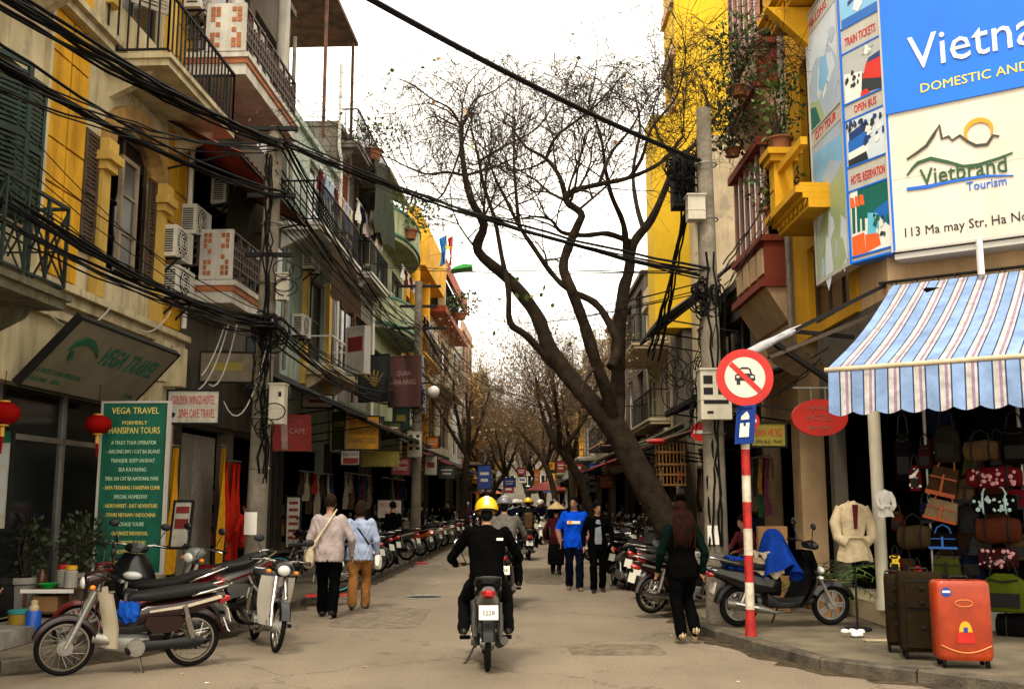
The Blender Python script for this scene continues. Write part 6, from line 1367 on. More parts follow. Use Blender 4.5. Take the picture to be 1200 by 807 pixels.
sub('bag_strap', MB().tube([(-.14, -.06, 1.38), (0, -.14, 1.25), (.16, -.1, 1.02)], .012, 6), CL['navy']); sub('carrier_bag', MB().loft([((.28, .02, .76), .03, .08), ((.28, .1, .74), .07, .12), ((.28, .2, .75), .04, .09)], 10, 3), WH)
p = stand(.04, .1, el=.2); p['elr'] = (.24, .02, 1.1); p['wrr'] = (.12, .2, 1.12)
o, k, hp, sub = person('person in a dark suit standing at the kerb by the parked motorbikes', p, dict(torso=CL['black'], leg=CL['charcoal']), 1.68, .016, 'short', HAIRK); put_person(o, -3.0, 26.2, 40)
# couple coming towards the camera
p = stand(.1, .5, 0, el=.25, look=(.35, 1, .0)); p['wrr'] = (.26, .0, .88)
o, k, hp, sub = person('man in bright blue t-shirt and dark jeans walking towards the camera', p, dict(torso=CL['blue'], arm=CL['blue'], forearm=SKIN, leg=CL['navy'], foot=SOLE), 1.8, .0125, 'short', HAIRK, bulk=1.2); put_person(o, 1.2, 20.1, 178)
sub('shirt_print', MB().box(-.11, .13, .15, .168, 1.2, 1.255), WH); sub('shirt_print', MB().box(.05, .11, .16, .171, 1.195, 1.26), SOR)
p = stand(-.11, .5, 0, el=.15, look=(-.25, 1, .05))
o, k, hp, sub = person('woman in open black jacket over grey top walking beside the blue t-shirt man', p, dict(torso=CL['black'], leg=CL['black'], foot=SHOE), 1.7, .0125, 'bob', HAIRK, True, bulk=1.15); put_person(o, 1.62, 19.7, 180)
sub('grey_top', MB().grid([[(x, .158 - abs(x) * .12 - max(0, z - 1.2) * .12, z) for x in (-w_, -w_ / 2, 0, w_ / 2, w_)] for (z, w_) in ((1.36, .03), (1.28, .05), (1.12, .06), (.98, .07), (.9, .06))], True), mat('grey_tshirt', (.25, .27, .32), rough=.9))
# conical hat trader
def sk_(J, hip, sp): return [(hip + Vector((0, 0, .02)), .17, .13), (hip - Vector((0, 0, .25)), .2, .17), (hip - Vector((0, .02, .55)), .22, .19), (hip - Vector((0, .02, .68)), .21, .18)]
p = stand(.08, .3, .05, el=.3); o, k, hp, sub = person('street trader in maroon blouse, dark skirt and conical straw hat', p, dict(torso=CL['maroon'], leg=CL['charcoal'], shin=CL['charcoal']), 1.56, .014, 'short', HAIRK, True, skirt=sk_); put_person(o, 1.03, 24.4, -10)
c = hp(0, 0, .06) * 1.0
sub('conical_hat', MB().lathe([(.001, .2), (.12, .1), (.25, .0), (.25, -.008), (.12, .088)], (c.x, c.y, c.z + .02), 24), mat('straw', (.6, .46, .22), rough=.8, var=.2, bump=.4, bscale=60))
# woman in black from behind
p = stand(-.17, .45, .0, el=.12); p['anr'] = (.085, -.22, .17); p['footr'] = (.05, .75, -.75)
o, k, hp, sub = person('woman in black with long auburn hair walking past the parked row', p, dict(torso=CL['black'], arm=CL['green'], leg=CL['black'], foot=mat('pale_shoe', (.45, .36, .22), rough=.6)), 1.7, .0125, 'long', HAIRR, True, bulk=1.2); put_person(o, 2.1, 12.9, 6)
# walkers by the far pavement
p = stand(.09, .5, el=.2); p['helmet'] = (GHEL, None); o, k, hp, sub = person('woman in purple jacket and grey cap walking near the slim tree', p, dict(torso=CL['purple'], leg=CL['black']), 1.6, .022, None, None, True); put_person(o, -2.0, 46.5, 180)
wk, *_ = person('distant walker in dark clothes under the far signs', stand(.1, .5), dict(torso=CL['charcoal'], leg=CL['navy']), 1.68, .026, 'short', HAIRK); put_person(wk, 1.9, 50, 180)
for (x, y, rz, lb) in ((-2.6, 42, 160, 'walker in dark clothes at the lime house shop door'), (2.0, 33, 175, 'man in dark clothes behind the blue t-shirt man'), (1.55, 37, 185, 'second dark figure just beyond the couple'), (-1.3, 58, 0, 'distant walker going away past the car'), (.5, 68, 180, 'tiny distant walker in the middle of the street'), (-.2, 74, 0, 'tiny distant walker near the far trees'), (1.2, 62, 0, 'distant walker beside the orange hanging sign')):
    dup(wk, (x, y, 0), R(rz), lb)
p = stand(0, 0, el=.4); rw, k, hp, sub = person('person in red standing among the hanging red cloths', p, dict(torso=CL['red'], leg=CL['charcoal']), 1.6, .02, 'short', HAIRK, True); put_person(rw, -5.0, 19.6, 60, .12)
p = dict(stand(0, 0, el=.3)); p.update(hip=(0, -.1, .45), chest=(0, .02, .78), neck=(0, .06, .93), head=(0, .1, 1.08), shl=(-.17, .05, .87), shr=(.17, .05, .87), hpl=(-.09, -.08, .4), hpr=(.09, -.08, .4), knl=(-.16, .3, .52), knr=(.16, .3, .5), anl=(-.14, .26, .09), anr=(.14, .24, .09), ell=(-.25, .14, .66), elr=(.25, .14, .66), wrl=(-.12, .34, .6), wrr=(.14, .34, .58))
o, k, hp, sub = person('street vendor squatting on a low stool behind the potted plant', p, dict(torso=CL['charcoal'], leg=CL['navy'], foot=mat('orange_sandal', (.6, .2, .08))), 1.62, .014, 'short', HAIRK); put_person(o, -6.55, 12.5, -70, .12)
o2, *_ = person('seated figure in red beyond the raincoat on the black scooter', p, dict(torso=CL['maroon'], leg=CL['charcoal']), 1.6, .016, 'short', HAIRK); put_person(o2, 3.75, 16.6, 120, .35)

for (x, y, rz, lb, a) in ((.2, 39, 2, 'rider with a pale helmet riding away behind the conical hat trader', 1), (-1.0, 44, 0, 'rider in dark clothes passing the lime house', 0), (1.7, 60, 181, 'oncoming rider in the hazy distance', 1), (-.3, 63, 179, 'second oncoming rider behind the pale car', 0), (.9, 72, 180, 'tiny oncoming rider beneath the far trees', 1), (-1.2, 78, 2, 'tiny rider going away at the far bend', 0)):
    dup(base_rider, (x, y, 0), R(rz), lb, swap={'helmet_white': KHEL} if a == 0 else None); dup(base_l[3] if a else base_l[0], (x, y, 0), R(rz), 'motorbike under the ' + lb, group='motorbikes in traffic')
for (x, y, rz, lb) in ((-2.9, 33, 100, 'walker stepping between bikes at the stained house'), (2.2, 44, 150, 'walker beside the thin tree on the tree side'), (1.7, 54, 170, 'distant walker under the russet tree'), (-1.6, 64, 20, 'distant walker at the whitewashed house'), (1.9, 66, 180, 'distant walker by the white far house'), (-3.6, 29.6, 80, 'shopkeeper in dark clothes at the stained house door')):
    dup(wk, (x, y, 0), R(rz), lb)

for (x, y, rz, lb, hm_, bk) in ((-.9, 33.5, 3, 'rider with black helmet behind the grey brown jacket rider', 'k', 0), (.1, 36, 0, 'rider with white helmet ahead of the dark scooter', 'w', 1), (-.5, 40, 2, 'rider with black helmet in the middle of the traffic', 'k', 0), (1.1, 41, 181, 'oncoming rider with white helmet beside the couple', 'w', 1), (1.5, 36.5, 180, 'oncoming rider with black helmet near the second leaning tree', 'k', 0), (-1.3, 50, 0, 'rider passing the bright yellow house', 'k', 1), (.4, 48, 180, 'oncoming rider in the middle distance', 'w', 0)):
    dup(base_rider, (x, y, 0), R(rz), lb, swap={'helmet_white': KHEL} if hm_ == 'k' else None); dup(base_l[3] if bk else base_l[0], (x, y, 0), R(rz), 'motorbike under the ' + lb, group='motorbikes in traffic')
# ------------------------------------------------------------------ shop signs
def cam_board(name, label, px0, py0, px1, py1, Y, face, edge, th=.1, yaw=0, lean=0, cat='sign', group=None):
    c = at((px0 + px1) / 2, (py0 + py1) / 2, Y); s_ = Y / 1200 * .99
    al = Vector((math.cos(R(yaw)), math.sin(R(yaw)), 0)); up = Vector((0, math.sin(R(lean)), math.cos(R(lean))))
    w_, h = (px1 - px0) * s_ / max(.35, math.cos(R(yaw))), (py1 - py0) * s_
    r_, a_, al, up = board(name, label, c, al, up, w_, h, face, edge, cat, th, group); return r_, a_, al, up, w_, h
SGN = {k: mat('signface_' + k, c, rough=.6, var=.22, scale=3, bump=0, streak=.45) for k, c in dict(teal=(.008, .15, .095), tan=(.2, .17, .12), white=(.5, .47, .4), maroon=(.11, .045, .04), red=(.25, .03, .025), yellow=(.62, .33, .012), dull=(.045, .05, .05), green=(.08, .11, .035), blue=(.02, .06, .26), orange=(.65, .2, .01), olive=(.3, .25, .04), darkgreen=(.02, .06, .035), sky=(.18, .4, .5), pink=(.38, .24, .22)).items()}
# agency fascia leaning out over the shop
fa, fb_ = FL.pt(12.0, .15, 3.06), FL.pt(15.1, .15, 3.06); ta = FL.pt(12.0, .85, 3.82); cc = (fa + fb_) / 2 + (ta - fa) / 2
rV, aV, alV, upV = board('agency_signboard', 'long leaning grey tan signboard lettered in dark green over the travel shop', cc, fb_ - fa, ta - fa, (fb_ - fa).length, (ta - fa).length, mat('fascia_tan', (.2, .18, .13), rough=.6, var=.15, streak=.3), IRON, th=.08)
TG = flat('text_green', (.01, .12, .07)); TGY = flat('text_gold', (.75, .62, .2)); TW = flat('text_pale', (.55, .7, .5)); TR_ = flat('text_red', (.5, .03, .03)); TB_ = flat('text_black', (.03, .03, .03))
mb = MB(); text_mb(mb, 'VEGA TRAVEL', aV(-.4, .03), alV, upV, .27, .012, -1.7, 'l', bold=.015, shear=.2); P('lettering', mb, TG, rV)
words(rV, aV, alV, upV, [('A TRULY TOUR OPERATOR', -1.5, -.3, .07, 'l', 1.1), ('HALONG - SAPA', -1.5, -.43, .07, 'l', 1.1), ('TOURS', 1.05, -.38, .07, 'l', .5)], TG)
P('logo', strip(MB(), [(-1.28, .1), (-1.22, .2), (-1.1, .27), (-.9, .27), (-.68, .2), (-.5, .1)], [.02, .09, .12, .09, .05, .01], aV).hexa([aV(x, y, e) for e in (.006, .02) for (x, y) in ((-1.2, .1), (-1.12, .1), (-1.02, -.02), (-1.1, -.04))]), TG, rV)
# green notice board
r_, a_, al, up, w_, h = cam_board('notice_board', 'tall green notice board listing tours in pale letters', 115, 472, 193, 668, 13.7, SGN['teal'], ALU, .06, yaw=-4)
LN = [('VEGA TRAVEL', .8, .085, 0), ('FORMERLY', .42, .05, 0), ("HANSIPAN TOURS", .86, .085, 0), ('A TRULY TOUR OPERATOR', .76, .05, 1), ('- HALONG BAY / CAT BA ISLAND', .9, .05, 1), ('TRANQUIL SLEEP ON BOAT', .74, .05, 1), ('SEA KAYAKING', .46, .05, 1), ('TREK ON CAT BA NATIONAL PARK', .9, .05, 1), ('- SAPA TREKKING / FANSIPAN CLIMB', .95, .05, 0), ('SPECIAL HOMESTAY', .56, .05, 1), ('- NORTHWEST - EAST ADVENTURE', .9, .05, 0), ('- TOURS VIETNAM / INDOCHINA', .86, .05, 0), ('PACKAGE TOURS', .48, .05, 1), ('- ORGANIZE INDIVIDUAL', .64, .05, 0), ('CUSTOMIZED TOURS', .58, .05, 0), ('- HOTEL, TRAIN', .5, .05, 0), ('- FLIGHTS, BUS', .5, .05, 0), ('VEHICLES AND GUIDES', .7, .05, 1)]
for k, m_ in ((0, TGY), (1, TW)):
    mb = MB(); y = h / 2 - .14
    for (t_, fw_, hh_, kk) in LN:
        if kk == k: text_mb(mb, t_, a_(0, y), al, up, hh_, .004, -w_ * fw_ * .92, 'c')
        y -= .145 if hh_ > .06 else .119
    P('lettering', mb, m_, r_)
r_, a_, al, up, w_, h = cam_board('hanging_sign', 'white sign box with two red lines hung across the golden hotel entrance', 197, 458, 256, 495, 15.4, SGN['white'], IRON, .14, yaw=3)
words(r_, a_, al, up, [('GOLDEN WINGS HOTEL', 0, .04, .13, 'c', -w_ * .86), ('SINH CAFE TRAVEL', .06, -.16, .13, 'c', -w_ * .72)], TR_); P('bird_mark', poly_on(MB(), a_, [(-w_ * .46, -.14), (-w_ * .4, -.08), (-w_ * .34, -.1), (-w_ * .36, -.15), (-w_ * .42, -.17)]), TB_, r_)
r_, a_, al, up, w_, h = cam_board('hanging_sign', 'bright yellow exchange money sign with red and black lines over the shop row', 404, 488, 444, 526, 25.0, SGN['yellow'], IRON, .1)
words(r_, a_, al, up, [('OPEN TOUR CAFE', 0, .2, .12, 'c', -w_ * .84)], TR_); words(r_, a_, al, up, [('EXCHANGE MONEY', 0, -.04, .13, 'c', -w_ * .84), ('BOOKING TOURS', 0, -.25, .13, 'c', -w_ * .84)], TB_, 'lettering')
r_, a_, al, up, w_, h = cam_board('hanging_sign', 'murky green sign face turned beside the yellow exchange sign', 387, 482, 408, 527, 25.2, SGN['green'], SGN['white'], .1, yaw=-42)
words(r_, a_, al, up, [('TOUR', 0, .1, .14, 'c', w_ * .7)], TGY)
r_, a_, al, up, w_, h = cam_board('hanging_sign', 'tilted dark red sign with a pale band beside the grey pole', 322, 488, 362, 527, 19.5, SGN['red'], SGN['red'], .1, yaw=14, lean=-15)
P('pale_band', rect_on(MB(), a_, -w_ * .3, -w_ * .12, -h / 2, h / 2), SGN['pink'], r_); words(r_, a_, al, up, [('CAFE', .1, .0, .1, 'c', w_ * .45)], SGN['pink'])
r_, a_, al, up, w_, h = cam_board('hanging_sign', 'maroon hanging sign with faint pale writing by the farther pole', 455, 417, 491, 476, 29.5, SGN['maroon'], SGN['maroon'], .14, yaw=-18)
words(r_, a_, al, up, [('NHA HANG', 0, -.1, .16, 'c', w_ * .8), ('QUAN', 0, .16, .14, 'c', w_ * .5)], SGN['pink'])
r_, a_, al, up, w_, h = cam_board('hanging_sign', 'white edged sign with red block mounted under the long balcony', 404, 383, 428, 438, 24.4, SGN['white'], ALU, .18, yaw=-40)
P('red_block', rect_on(MB(), a_, -w_ * .42, w_ * .42, -h * .02, h * .3), SGN['red'], r_)
r_, a_, al, up, w_, h = cam_board('hanging_sign', 'dark slate sign with a golden leaf figure between white and maroon signs', 420, 416, 455, 470, 28.5, SGN['dull'], IRON, .1, yaw=-25)
mb = MB()
for q in (-.3, -.15, 0, .15, .3): poly_on(mb, a_, [(.02, -.25), (.02 + q - .035, .1 + .1 * math.cos(q * 5)), (.02 + q + .02, .14 + .12 * math.cos(q * 5)), (.08, -.25)])
P('leaf_figure', mb, flat('dull_gold', (.4, .28, .08)), r_)
r_, a_, al, up, w_, h = cam_board('hanging_sign', 'small white and red lamp sign under the yellow exchange sign', 400, 528, 421, 544, 24.5, SGN['white'], IRON, .1)
P('red_block', rect_on(MB(), a_, -w_ * .4, w_ * .45, -h * .45, -h * .02), SGN['red'], r_); words(r_, a_, al, up, [('BIA HOI', 0, .04, .08, 'c', w_ * .8)], TB_)
r_, a_, al, up, w_, h = cam_board('hanging_sign', 'red shop sign with white lines near the foot of the farther pole', 459, 537, 480, 556, 29, SGN['red'], IRON, .1)
words(r_, a_, al, up, [('TRAVEL', .05, .08, .1, 'c', w_ * .6), ('INTERNET', 0, -.1, .1, 'c', w_ * .8)], SGN['white'])
for (nm, lb, q, Y, fk, yaw) in (('fascia_board', 'dull olive fascia board over the green door post', (425, 530, 466, 545), 27, 'olive', 0), ('hanging_sign', 'blue sign hanging in front of the slim tree', (560, 545, 575, 572), 43, 'blue', 0), ('hanging_sign', 'bright orange square sign far along the tree side', (703, 556, 718, 571), 44, 'orange', 0), ('hanging_sign', 'narrow orange banner hanging far down the street', (626, 550, 632, 568), 60, 'orange', 0), ('hanging_sign', 'small sky blue banner behind the blue t-shirt man', (680, 565, 687, 580), 50, 'sky', 0), ('hanging_sign', 'yellow sign high in the distance above the crowd', (636, 541, 650, 550), 62, 'yellow', 0), ('hanging_sign', 'red sign in the distance beside the narrow orange banner', (652, 540, 662, 553), 58, 'red', 0), ('hanging_sign', 'blue and white far sign over the parked row', (690, 543, 704, 556), 47, 'blue', 12), ('hanging_sign', 'grey shop sign hung beyond the farther pole', (514, 545, 533, 560), 40, 'dull', 0), ('hanging_sign', 'pale sign box far along the flag side', (537, 520, 550, 536), 54, 'white', 0), ('hanging_sign', 'small white distant sign under the tree crowns', (668, 553, 680, 563), 52, 'white', 0), ('hanging_sign', 'orange red awning sign above the grey shop sign', (500, 512, 514, 524), 38, 'orange', -20), ('hanging_sign', 'slanted green and white sign under the maroon sign', (448, 495, 470, 512), 28, 'green', -20), ('hanging_sign', 'blue awning sign beyond the yellow house', (590, 560, 604, 570), 66, 'blue', 0), ('hanging_sign', 'red and white far shop sign at street end', (606, 548, 616, 556), 70, 'red', 0)):
    r_, a_, al, up, w_, h = cam_board(nm, lb, *q, Y, SGN[fk], IRON if fk != 'olive' else SGN['olive'], .1, yaw=yaw)
    if fk not in ('olive',): P('emblem', rect_on(rect_on(MB(), a_, -w_ * .35, w_ * .35, h * .08, h * .2), a_, -w_ * .28, w_ * .28, -h * .2, -h * .08), SGN['white'] if fk not in ('white', 'yellow') else SGN['red'], r_)
# east side signs
r_, a_, al, up, w_, h = cam_board('hanging_sign', 'yellow ticket sign with red letters behind the banded post', 881, 496, 920, 522, 15.5, SGN['olive'], IRON, .08)
words(r_, a_, al, up, [('BAN VE XE', 0, -.02, .11, 'c', -w_ * .8)], TR_); words(r_, a_, al, up, [('OPEN BUS - TRAIN', 0, -.13, .05, 'c', -w_ * .8)], TB_, 'lettering')
c = at(961, 489, 14.2); ov = T('oval_sign', 'red oval hotel sign hanging from a rod beside the striped awning', 'sign', c)
P('face', MB().prism([(.39 * math.cos(2 * PI * i / 32), .255 * math.sin(2 * PI * i / 32)) for i in range(32)], c, (1, 0, 0), (0, 0, 1), (0, .06, 0)), mat('oval_red', (.45, .03, .02), rough=.5, var=.1, bump=0), ov)
words(ov, lambda x, y, e=.004: c + Vector((x, -e, y)), Vector((1, 0, 0)), UPZ, [('HANOI', 0, .1, .07, 'c', .5), ('HOTEL', 0, -.04, .08, 'c', .6), ('MA MAY', 0, -.17, .06, 'c', .4)], mat('dull_letter', (.25, .12, .08), bump=0), ext=.005)
P('rod', MB().bar(c + Vector((-.35, .05, .42)), c + Vector((.7, .05, .42)), .025).bar(c + Vector((-.1, .05, .25)), c + Vector((-.1, .05, .42)), .015).bar(c + Vector((.1, .05, .25)), c + Vector((.1, .05, .42)), .015), STEEL, ov)
for (px, py, s_, lb) in ((820, 506, .13, 'small red round sign half hidden by the concrete pole'), (879, 493, .13, 'small red round sign behind the blue lorry plate')):
    c2 = at(px, py, 14.3); o = T('round_sign', lb, 'sign', c2); P('face', disc(c2, s_, 0, .02), RED, o); P('centre_bar', MB().cb(c2 + Vector((0, -.023, 0)), (s_ * 1.3, .006, s_ * .35)), WH, o)
# ------------------------------------------------------------------ awnings and dark canopies over the shops
AWD = {k: mat('awning_' + k, c, rough=.9, var=.35, scale=2, bump=.2, streak=.5) for k, c in (('tar', (.04, .035, .03)), ('green', (.04, .06, .035)), ('rust', (.16, .08, .045)), ('blue', (.04, .07, .14)), ('grey', (.13, .12, .1)), ('red', (.25, .04, .03)), ('olive', (.09, .085, .045)))}
for (F, u0, u1, z, d1, dr, k, lb) in ((FL, 19.6, 24.6, 4.6, 1.9, .9, 'tar', 'tarry black awning under the low fretwork balcony'), (FL, 24.7, 29.0, 4.5, 2.2, 1.0, 'rust', 'rusty sheet awning of the pale green house'), (FL, 29.1, 34.6, 4.6, 2.2, 1.1, 'green', 'dark green sheet awning of the stained house'), (FL, 35.2, 42, 4.3, 2.0, .9, 'tar', 'black sheet awning under the lime balconies'), (FL, 42.4, 50, 4.1, 1.9, .9, 'red', 'faded red awning of the bright yellow house'), (FL, 50.4, 61.5, 4.0, 1.8, .8, 'blue', 'blue awning of the cream tall house'), (FL, 62.4, 75.5, 4.0, 1.8, .8, 'olive', 'olive awning along the whitewashed far house'),
        (FR, 16.6, 20.0, 4.1, 1.9, .7, 'tar', 'black sheet awning under the red brown bays'), (FR, 20.2, 25.4, 3.6, 1.9, .7, 'rust', 'rusty awning of the low sooty house'), (FR, 25.6, 29, 3.7, 1.9, .7, 'green', 'green awning of the beige house'), (FR, 29.2, 36.8, 3.9, 1.9, .8, 'olive', 'olive awning along the tall yellow house'), (FR, 37.3, 44, 3.7, 1.9, .8, 'red', 'red awning of the sooty far house'), (FR, 44.3, 52, 3.7, 1.8, .8, 'blue', 'blue awning of the red topped far house'), (FR, 52.3, 70, 3.7, 1.8, .8, 'grey', 'grey awning along the beige and white far houses')):
    awning('shop_awning', lb, F, u0, u1, z, d1, dr, AWD[k], group='sheet awnings over the shop fronts')
# hanging wares at the shop edges: cloths and racks
def hanging_row(F, u0, u1, d, z, n, label, cols, lo=.5, hi=1.1, group='wares hung at the shop fronts'):
    root = T('clothes_rail', label, 'clothes rail', F.pt((u0 + u1) / 2, d, z - 1.2), group); P('rail', MB().bar(F.pt(u0, d, z), F.pt(u1, d, z), .03), STEEL, root)
    for i in range(n):
        u = u0 + (u1 - u0) * (i + .5) / n; L_ = rnd.uniform(lo, hi); w_ = (u1 - u0) / n * rnd.uniform(.42, .52); rows = []
        for j in range(5):
            f = j / 4; rows.append([F.pt(u + w_ * x * (.8 + .2 * min(1, f * 4)) * (1 + .06 * math.sin(f * 6 + i)), d + .05 * math.sin(x * 5 + f * 4) + .03 * i % .05, z - .04 - L_ * f) for x in (-1, -.5, 0, .5, 1)])
        P('garment', MB().grid(rows, True), rnd.choice(cols), root)
REDC = cloth('red_cloth', (.5, .04, .02)); YEC = cloth('yellow_cloth', (.6, .33, .03))
hanging_row(FL, 19.2, 20.2, .25, 2.45, 3, 'red banners hung at the golden hotel shop door', [REDC], 1.2, 1.9); hanging_row(FL, 18.9, 19.15, .3, 2.7, 1, 'yellow poster strip beside the red banners', [YEC], 2.0, 2.1); hanging_row(FL, 16.9, 17.2, .15, 2.6, 1, 'yellow poster strip on the ochre house corner', [YEC], 2.0, 2.1)
hanging_row(FL, 24.6, 28.2, .3, 2.4, 9, 'dark garments hung across the pale green house shop', GOODS); hanging_row(FL, 29.8, 34, .3, 2.5, 10, 'garments hung across the stained house shop', GOODS); hanging_row(FR, 18.2, 19.8, .3, 2.5, 8, 'garments hung under the red brown bays', GOODS); hanging_row(FR, 22.2, 25, .4, 2.5, 8, 'garments hung across the low sooty house', GOODS); hanging_row(FL, 36, 41.5, .3, 2.5, 11, 'garments hung under the lime balconies', GOODS); hanging_row(FR, 29.6, 36, .6, 2.6, 12, 'garments hung along the tall yellow house', GOODS)
# ------------------------------------------------------------------ air conditioners
for (px, py, Y, d, lb) in ((205, 306, 16.3, .02, 'air conditioner over the cornice beside the arched window'), (228, 280, 18.0, .02, 'air conditioner mounted higher beside the low fretwork balcony'), (207, 352, 16.6, .02, 'air conditioner tucked low under its twin by the ochre corner'), (364, 318, 27.0, .02, 'air conditioner beside the dark doorway of the pale green house'), (228, 20, 17.4, .1, 'air conditioner above the high fretwork balcony')):
    u, z = FL.uz(px, py, .15); ac_unit(FL.pt(u, d, z), FL, lb, s=.95)
# ------------------------------------------------------------------ plants
LF = [mat('foliage_dark', (.03, .055, .018), rough=.6, var=.45, scale=5, bump=0), mat('foliage_fresh', (.12, .2, .035), rough=.6, var=.4, scale=5, bump=0), mat('foliage_dull', (.06, .075, .03), rough=.7, var=.4, scale=5, bump=0)]
def leafy(root, c, r, n, s_, wts, up=.2, name='foliage', stems=8):
    mb = MB()
    for i in range(n):
        v = Vector((rnd.gauss(0, 1), rnd.gauss(0, 1), rnd.gauss(0, 1))).normalized(); q = Vector(c) + Vector((v.x * r[0], v.y * r[1], v.z * r[2])) * rnd.random() ** .45
        a = rdir(v, .9, up) * s_ * rnd.uniform(.6, 1.4); b = a.cross(rdir(v, 1)).normalized() * a.length * .28
        mb.m(rnd.choice(wts)).add([q, q + a * .45 + b, q + a, q + a * .45 - b], [(0, 1, 2, 3)], False)
    P(name, mb, LF, root, kind='stuff'); mb = MB()
    for i in range(stems): mb.tube([Vector(c) - Vector((0, 0, r[2])), Vector(c) + Vector((rnd.gauss(0, .3) * r[0], rnd.gauss(0, .3) * r[1], 0)), Vector(c) + Vector((rnd.gauss(0, .5) * r[0], rnd.gauss(0, .5) * r[1], r[2] * .8))], [.012, .009, .004], 4)
    P('stem', mb, TWIG, root, kind='stuff')
POTG = mat('grey_pot', (.33, .31, .27), rough=.8, var=.2, bump=.4); TERRA = mat('terracotta', (.3, .13, .06), rough=.85, var=.25, bump=.4)
def potted(label, base, h, r, m_, fol, n, s_, wts, slim=True):
    root = T('potted_plant', label, 'potted plant', base, None); b = Vector(base)
    P('pot', MB().lathe([(.01, 0), (r * .72, 0), (r * .8, h * .3), (r * .95, h * .85), (r * 1.12, h * .88), (r * 1.12, h), (r * .9, h), (r * .86, h * .9), (.01, h * .88)], b, 18), m_, root)
    leafy(root, b + Vector((0, 0, h + fol[2] * .8)), fol, n, s_, wts); return root
potted('dark leafy shrub in a tall grey pot beside the street stall', (xx(28, 690, 13.2), 13.2, .13), .62, .23, POTG, (.26, .26, .42), 420, .08, (0, 0, 2))
potted('dark bushy plant in a pale pot before the notice board', (xx(93, 660, 13.35), 13.35, .3), .5, .22, POTG, (.28, .26, .42), 420, .08, (0, 0, 2))
potted('climbing plant in a clay bowl on the golden balcony post', FR.pt(15.77, .6, 7.2), .24, .2, TERRA, (.4, .4, .75), 420, .09, (1, 1, 2))
potted('trailing plant hanging over the upper red bay', FR.pt(17.6, .8, 8.9), .18, .16, TERRA, (.6, .6, .8), 900, .085, (0, 1, 1, 2)); potted('leafy tub on the upper red bay railing', FR.pt(18.7, .7, 8.15), .16, .16, TERRA, (.5, .7, .6), 500, .1, (0, 1, 2))
potted('creeper spilling from the golden balcony ledge', FR.pt(16.3, .6, 6.26), .16, .16, TERRA, (.5, .4, .5), 350, .09, (0, 1, 2))
potted('roof terrace shrub behind the cage railing', FL.pt(31.5, .6, 12.42), .35, .3, TERRA, (1.2, .5, .6), 500, .12, (0, 1)); potted('bushy plant on the lime top balcony', FL.pt(37.0, 1.0, 11.25), .35, .3, TERRA, (1.2, .5, .8), 800, .14, (0, 1, 1)); potted('planter shrub at the red edged roof balcony', FL.pt(52, 1.4, 10.9), .3, .4, TERRA, (1.2, .6, .7), 500, .16, (0, 0, 1))
def fern(label, base, n, L_, h0=0):
    root = T('potted_palm', label, 'potted plant', base); b = Vector(base); P('pot', MB().lathe([(.01, 0), (.16, 0), (.2, .3), (.22, .32), (.01, .3)], b, 14), TERRA, root)
    for i in range(n):
        a = 2 * PI * i / n + rnd.uniform(-.2, .2); mb = MB(); el = rnd.uniform(.5, 1.2); pts = [b + Vector((math.cos(a) * L_ * t * math.cos(el * (1 - t * .6)), math.sin(a) * L_ * t * math.cos(el * (1 - t * .6)), .3 + L_ * (t * math.sin(el) * 1.3 - t * t * .75))) for t in [j / 9 for j in range(10)]]
        for j in range(1, 10):
            d = (pts[j] - pts[j - 1]).normalized(); s2 = d.cross(UPZ).normalized()
            for q in (-1, 1):
                t = pts[j] + (s2 * q * .9 + d * .6 - UPZ * .25) * L_ * .3 * (1 - .06 * j); w2 = d * .014; mb.add([pts[j] - w2, pts[j] + w2, t], [(0, 1, 2)], False)
        mb.tube(pts, [.008] * 9 + [.002], 3); P('frond', mb, [LF[0], LF[1]][i % 2], root)
fern('arching palm in a pot behind the black scooter', (4.5, 15.6, .13), 16, 1.15); fern('smaller palm in a pot near the white coat stand', (4.45, 14.5, .13), 12, .8)
# ------------------------------------------------------------------ street stall at the kerb
bx_, by_ = xx(66, 690, 12.9), 12.9
ST = T('stall_table', 'low wooden snack table with shelf of wares at the kerb', 'table', (bx_, by_, .13))
mb = MB().cb((bx_, by_, .62), (.62, .5, .03)); P('table_top', mb, WOOD, ST); P('shelf', MB().cb((bx_, by_, .36), (.58, .46, .02)), WOOD, ST)
for sx_ in (-.28, .28):
    for sy_ in (-.22, .22): P('leg', MB().cb((bx_ + sx_, by_ + sy_, .365), (.035, .035, .47)), WOOD, ST)
P('white_edge', MB().cb((bx_, by_ - .256, .62), (.64, .012, .045)), WH, ST)
def small(name, label, cat, c, prof, m_, n=14, cap=None):
    root = T(name, label, cat, c); P('vessel', MB().lathe(prof, c, n), m_, root)
    if cap: P('lid', MB().lathe(cap[0], c, n), cap[1], root)
    return root
small('green_bowl', 'bright green plastic bowl on the snack table', 'bowl', (bx_ - .08, by_ - .05, .637), [(.06, 0), (.09, .03), (.13, .06), (.125, .06), (.05, .015)], flat('green_plastic', (.03, .45, .1)))
small('thermos', 'blue thermos flask with cream cap standing on the pavement', 'thermos', (xx(38, 740, 12.0), 12.0, .13), [(.075, 0), (.085, .01), (.085, .3), (.07, .33)], flat('thermos_blue', (.03, .13, .5), rough=.3), 16, ([(.05, .33), (.055, .36), (.05, .38), (.035, .39), (.04, .44), (.01, .45)], flat('cream_cap', (.55, .45, .3))))
small('bucket', 'mustard bucket with teal lid next to the blue thermos', 'bucket', (xx(23, 740, 12.15), 12.15, .13), [(.1, 0), (.12, .01), (.13, .28), (.125, .28)], flat('mustard', (.38, .25, .03)), 16, ([(.13, .28), (.14, .29), (.14, .32), (.1, .33)], flat('teal_lid', (.05, .3, .28))))
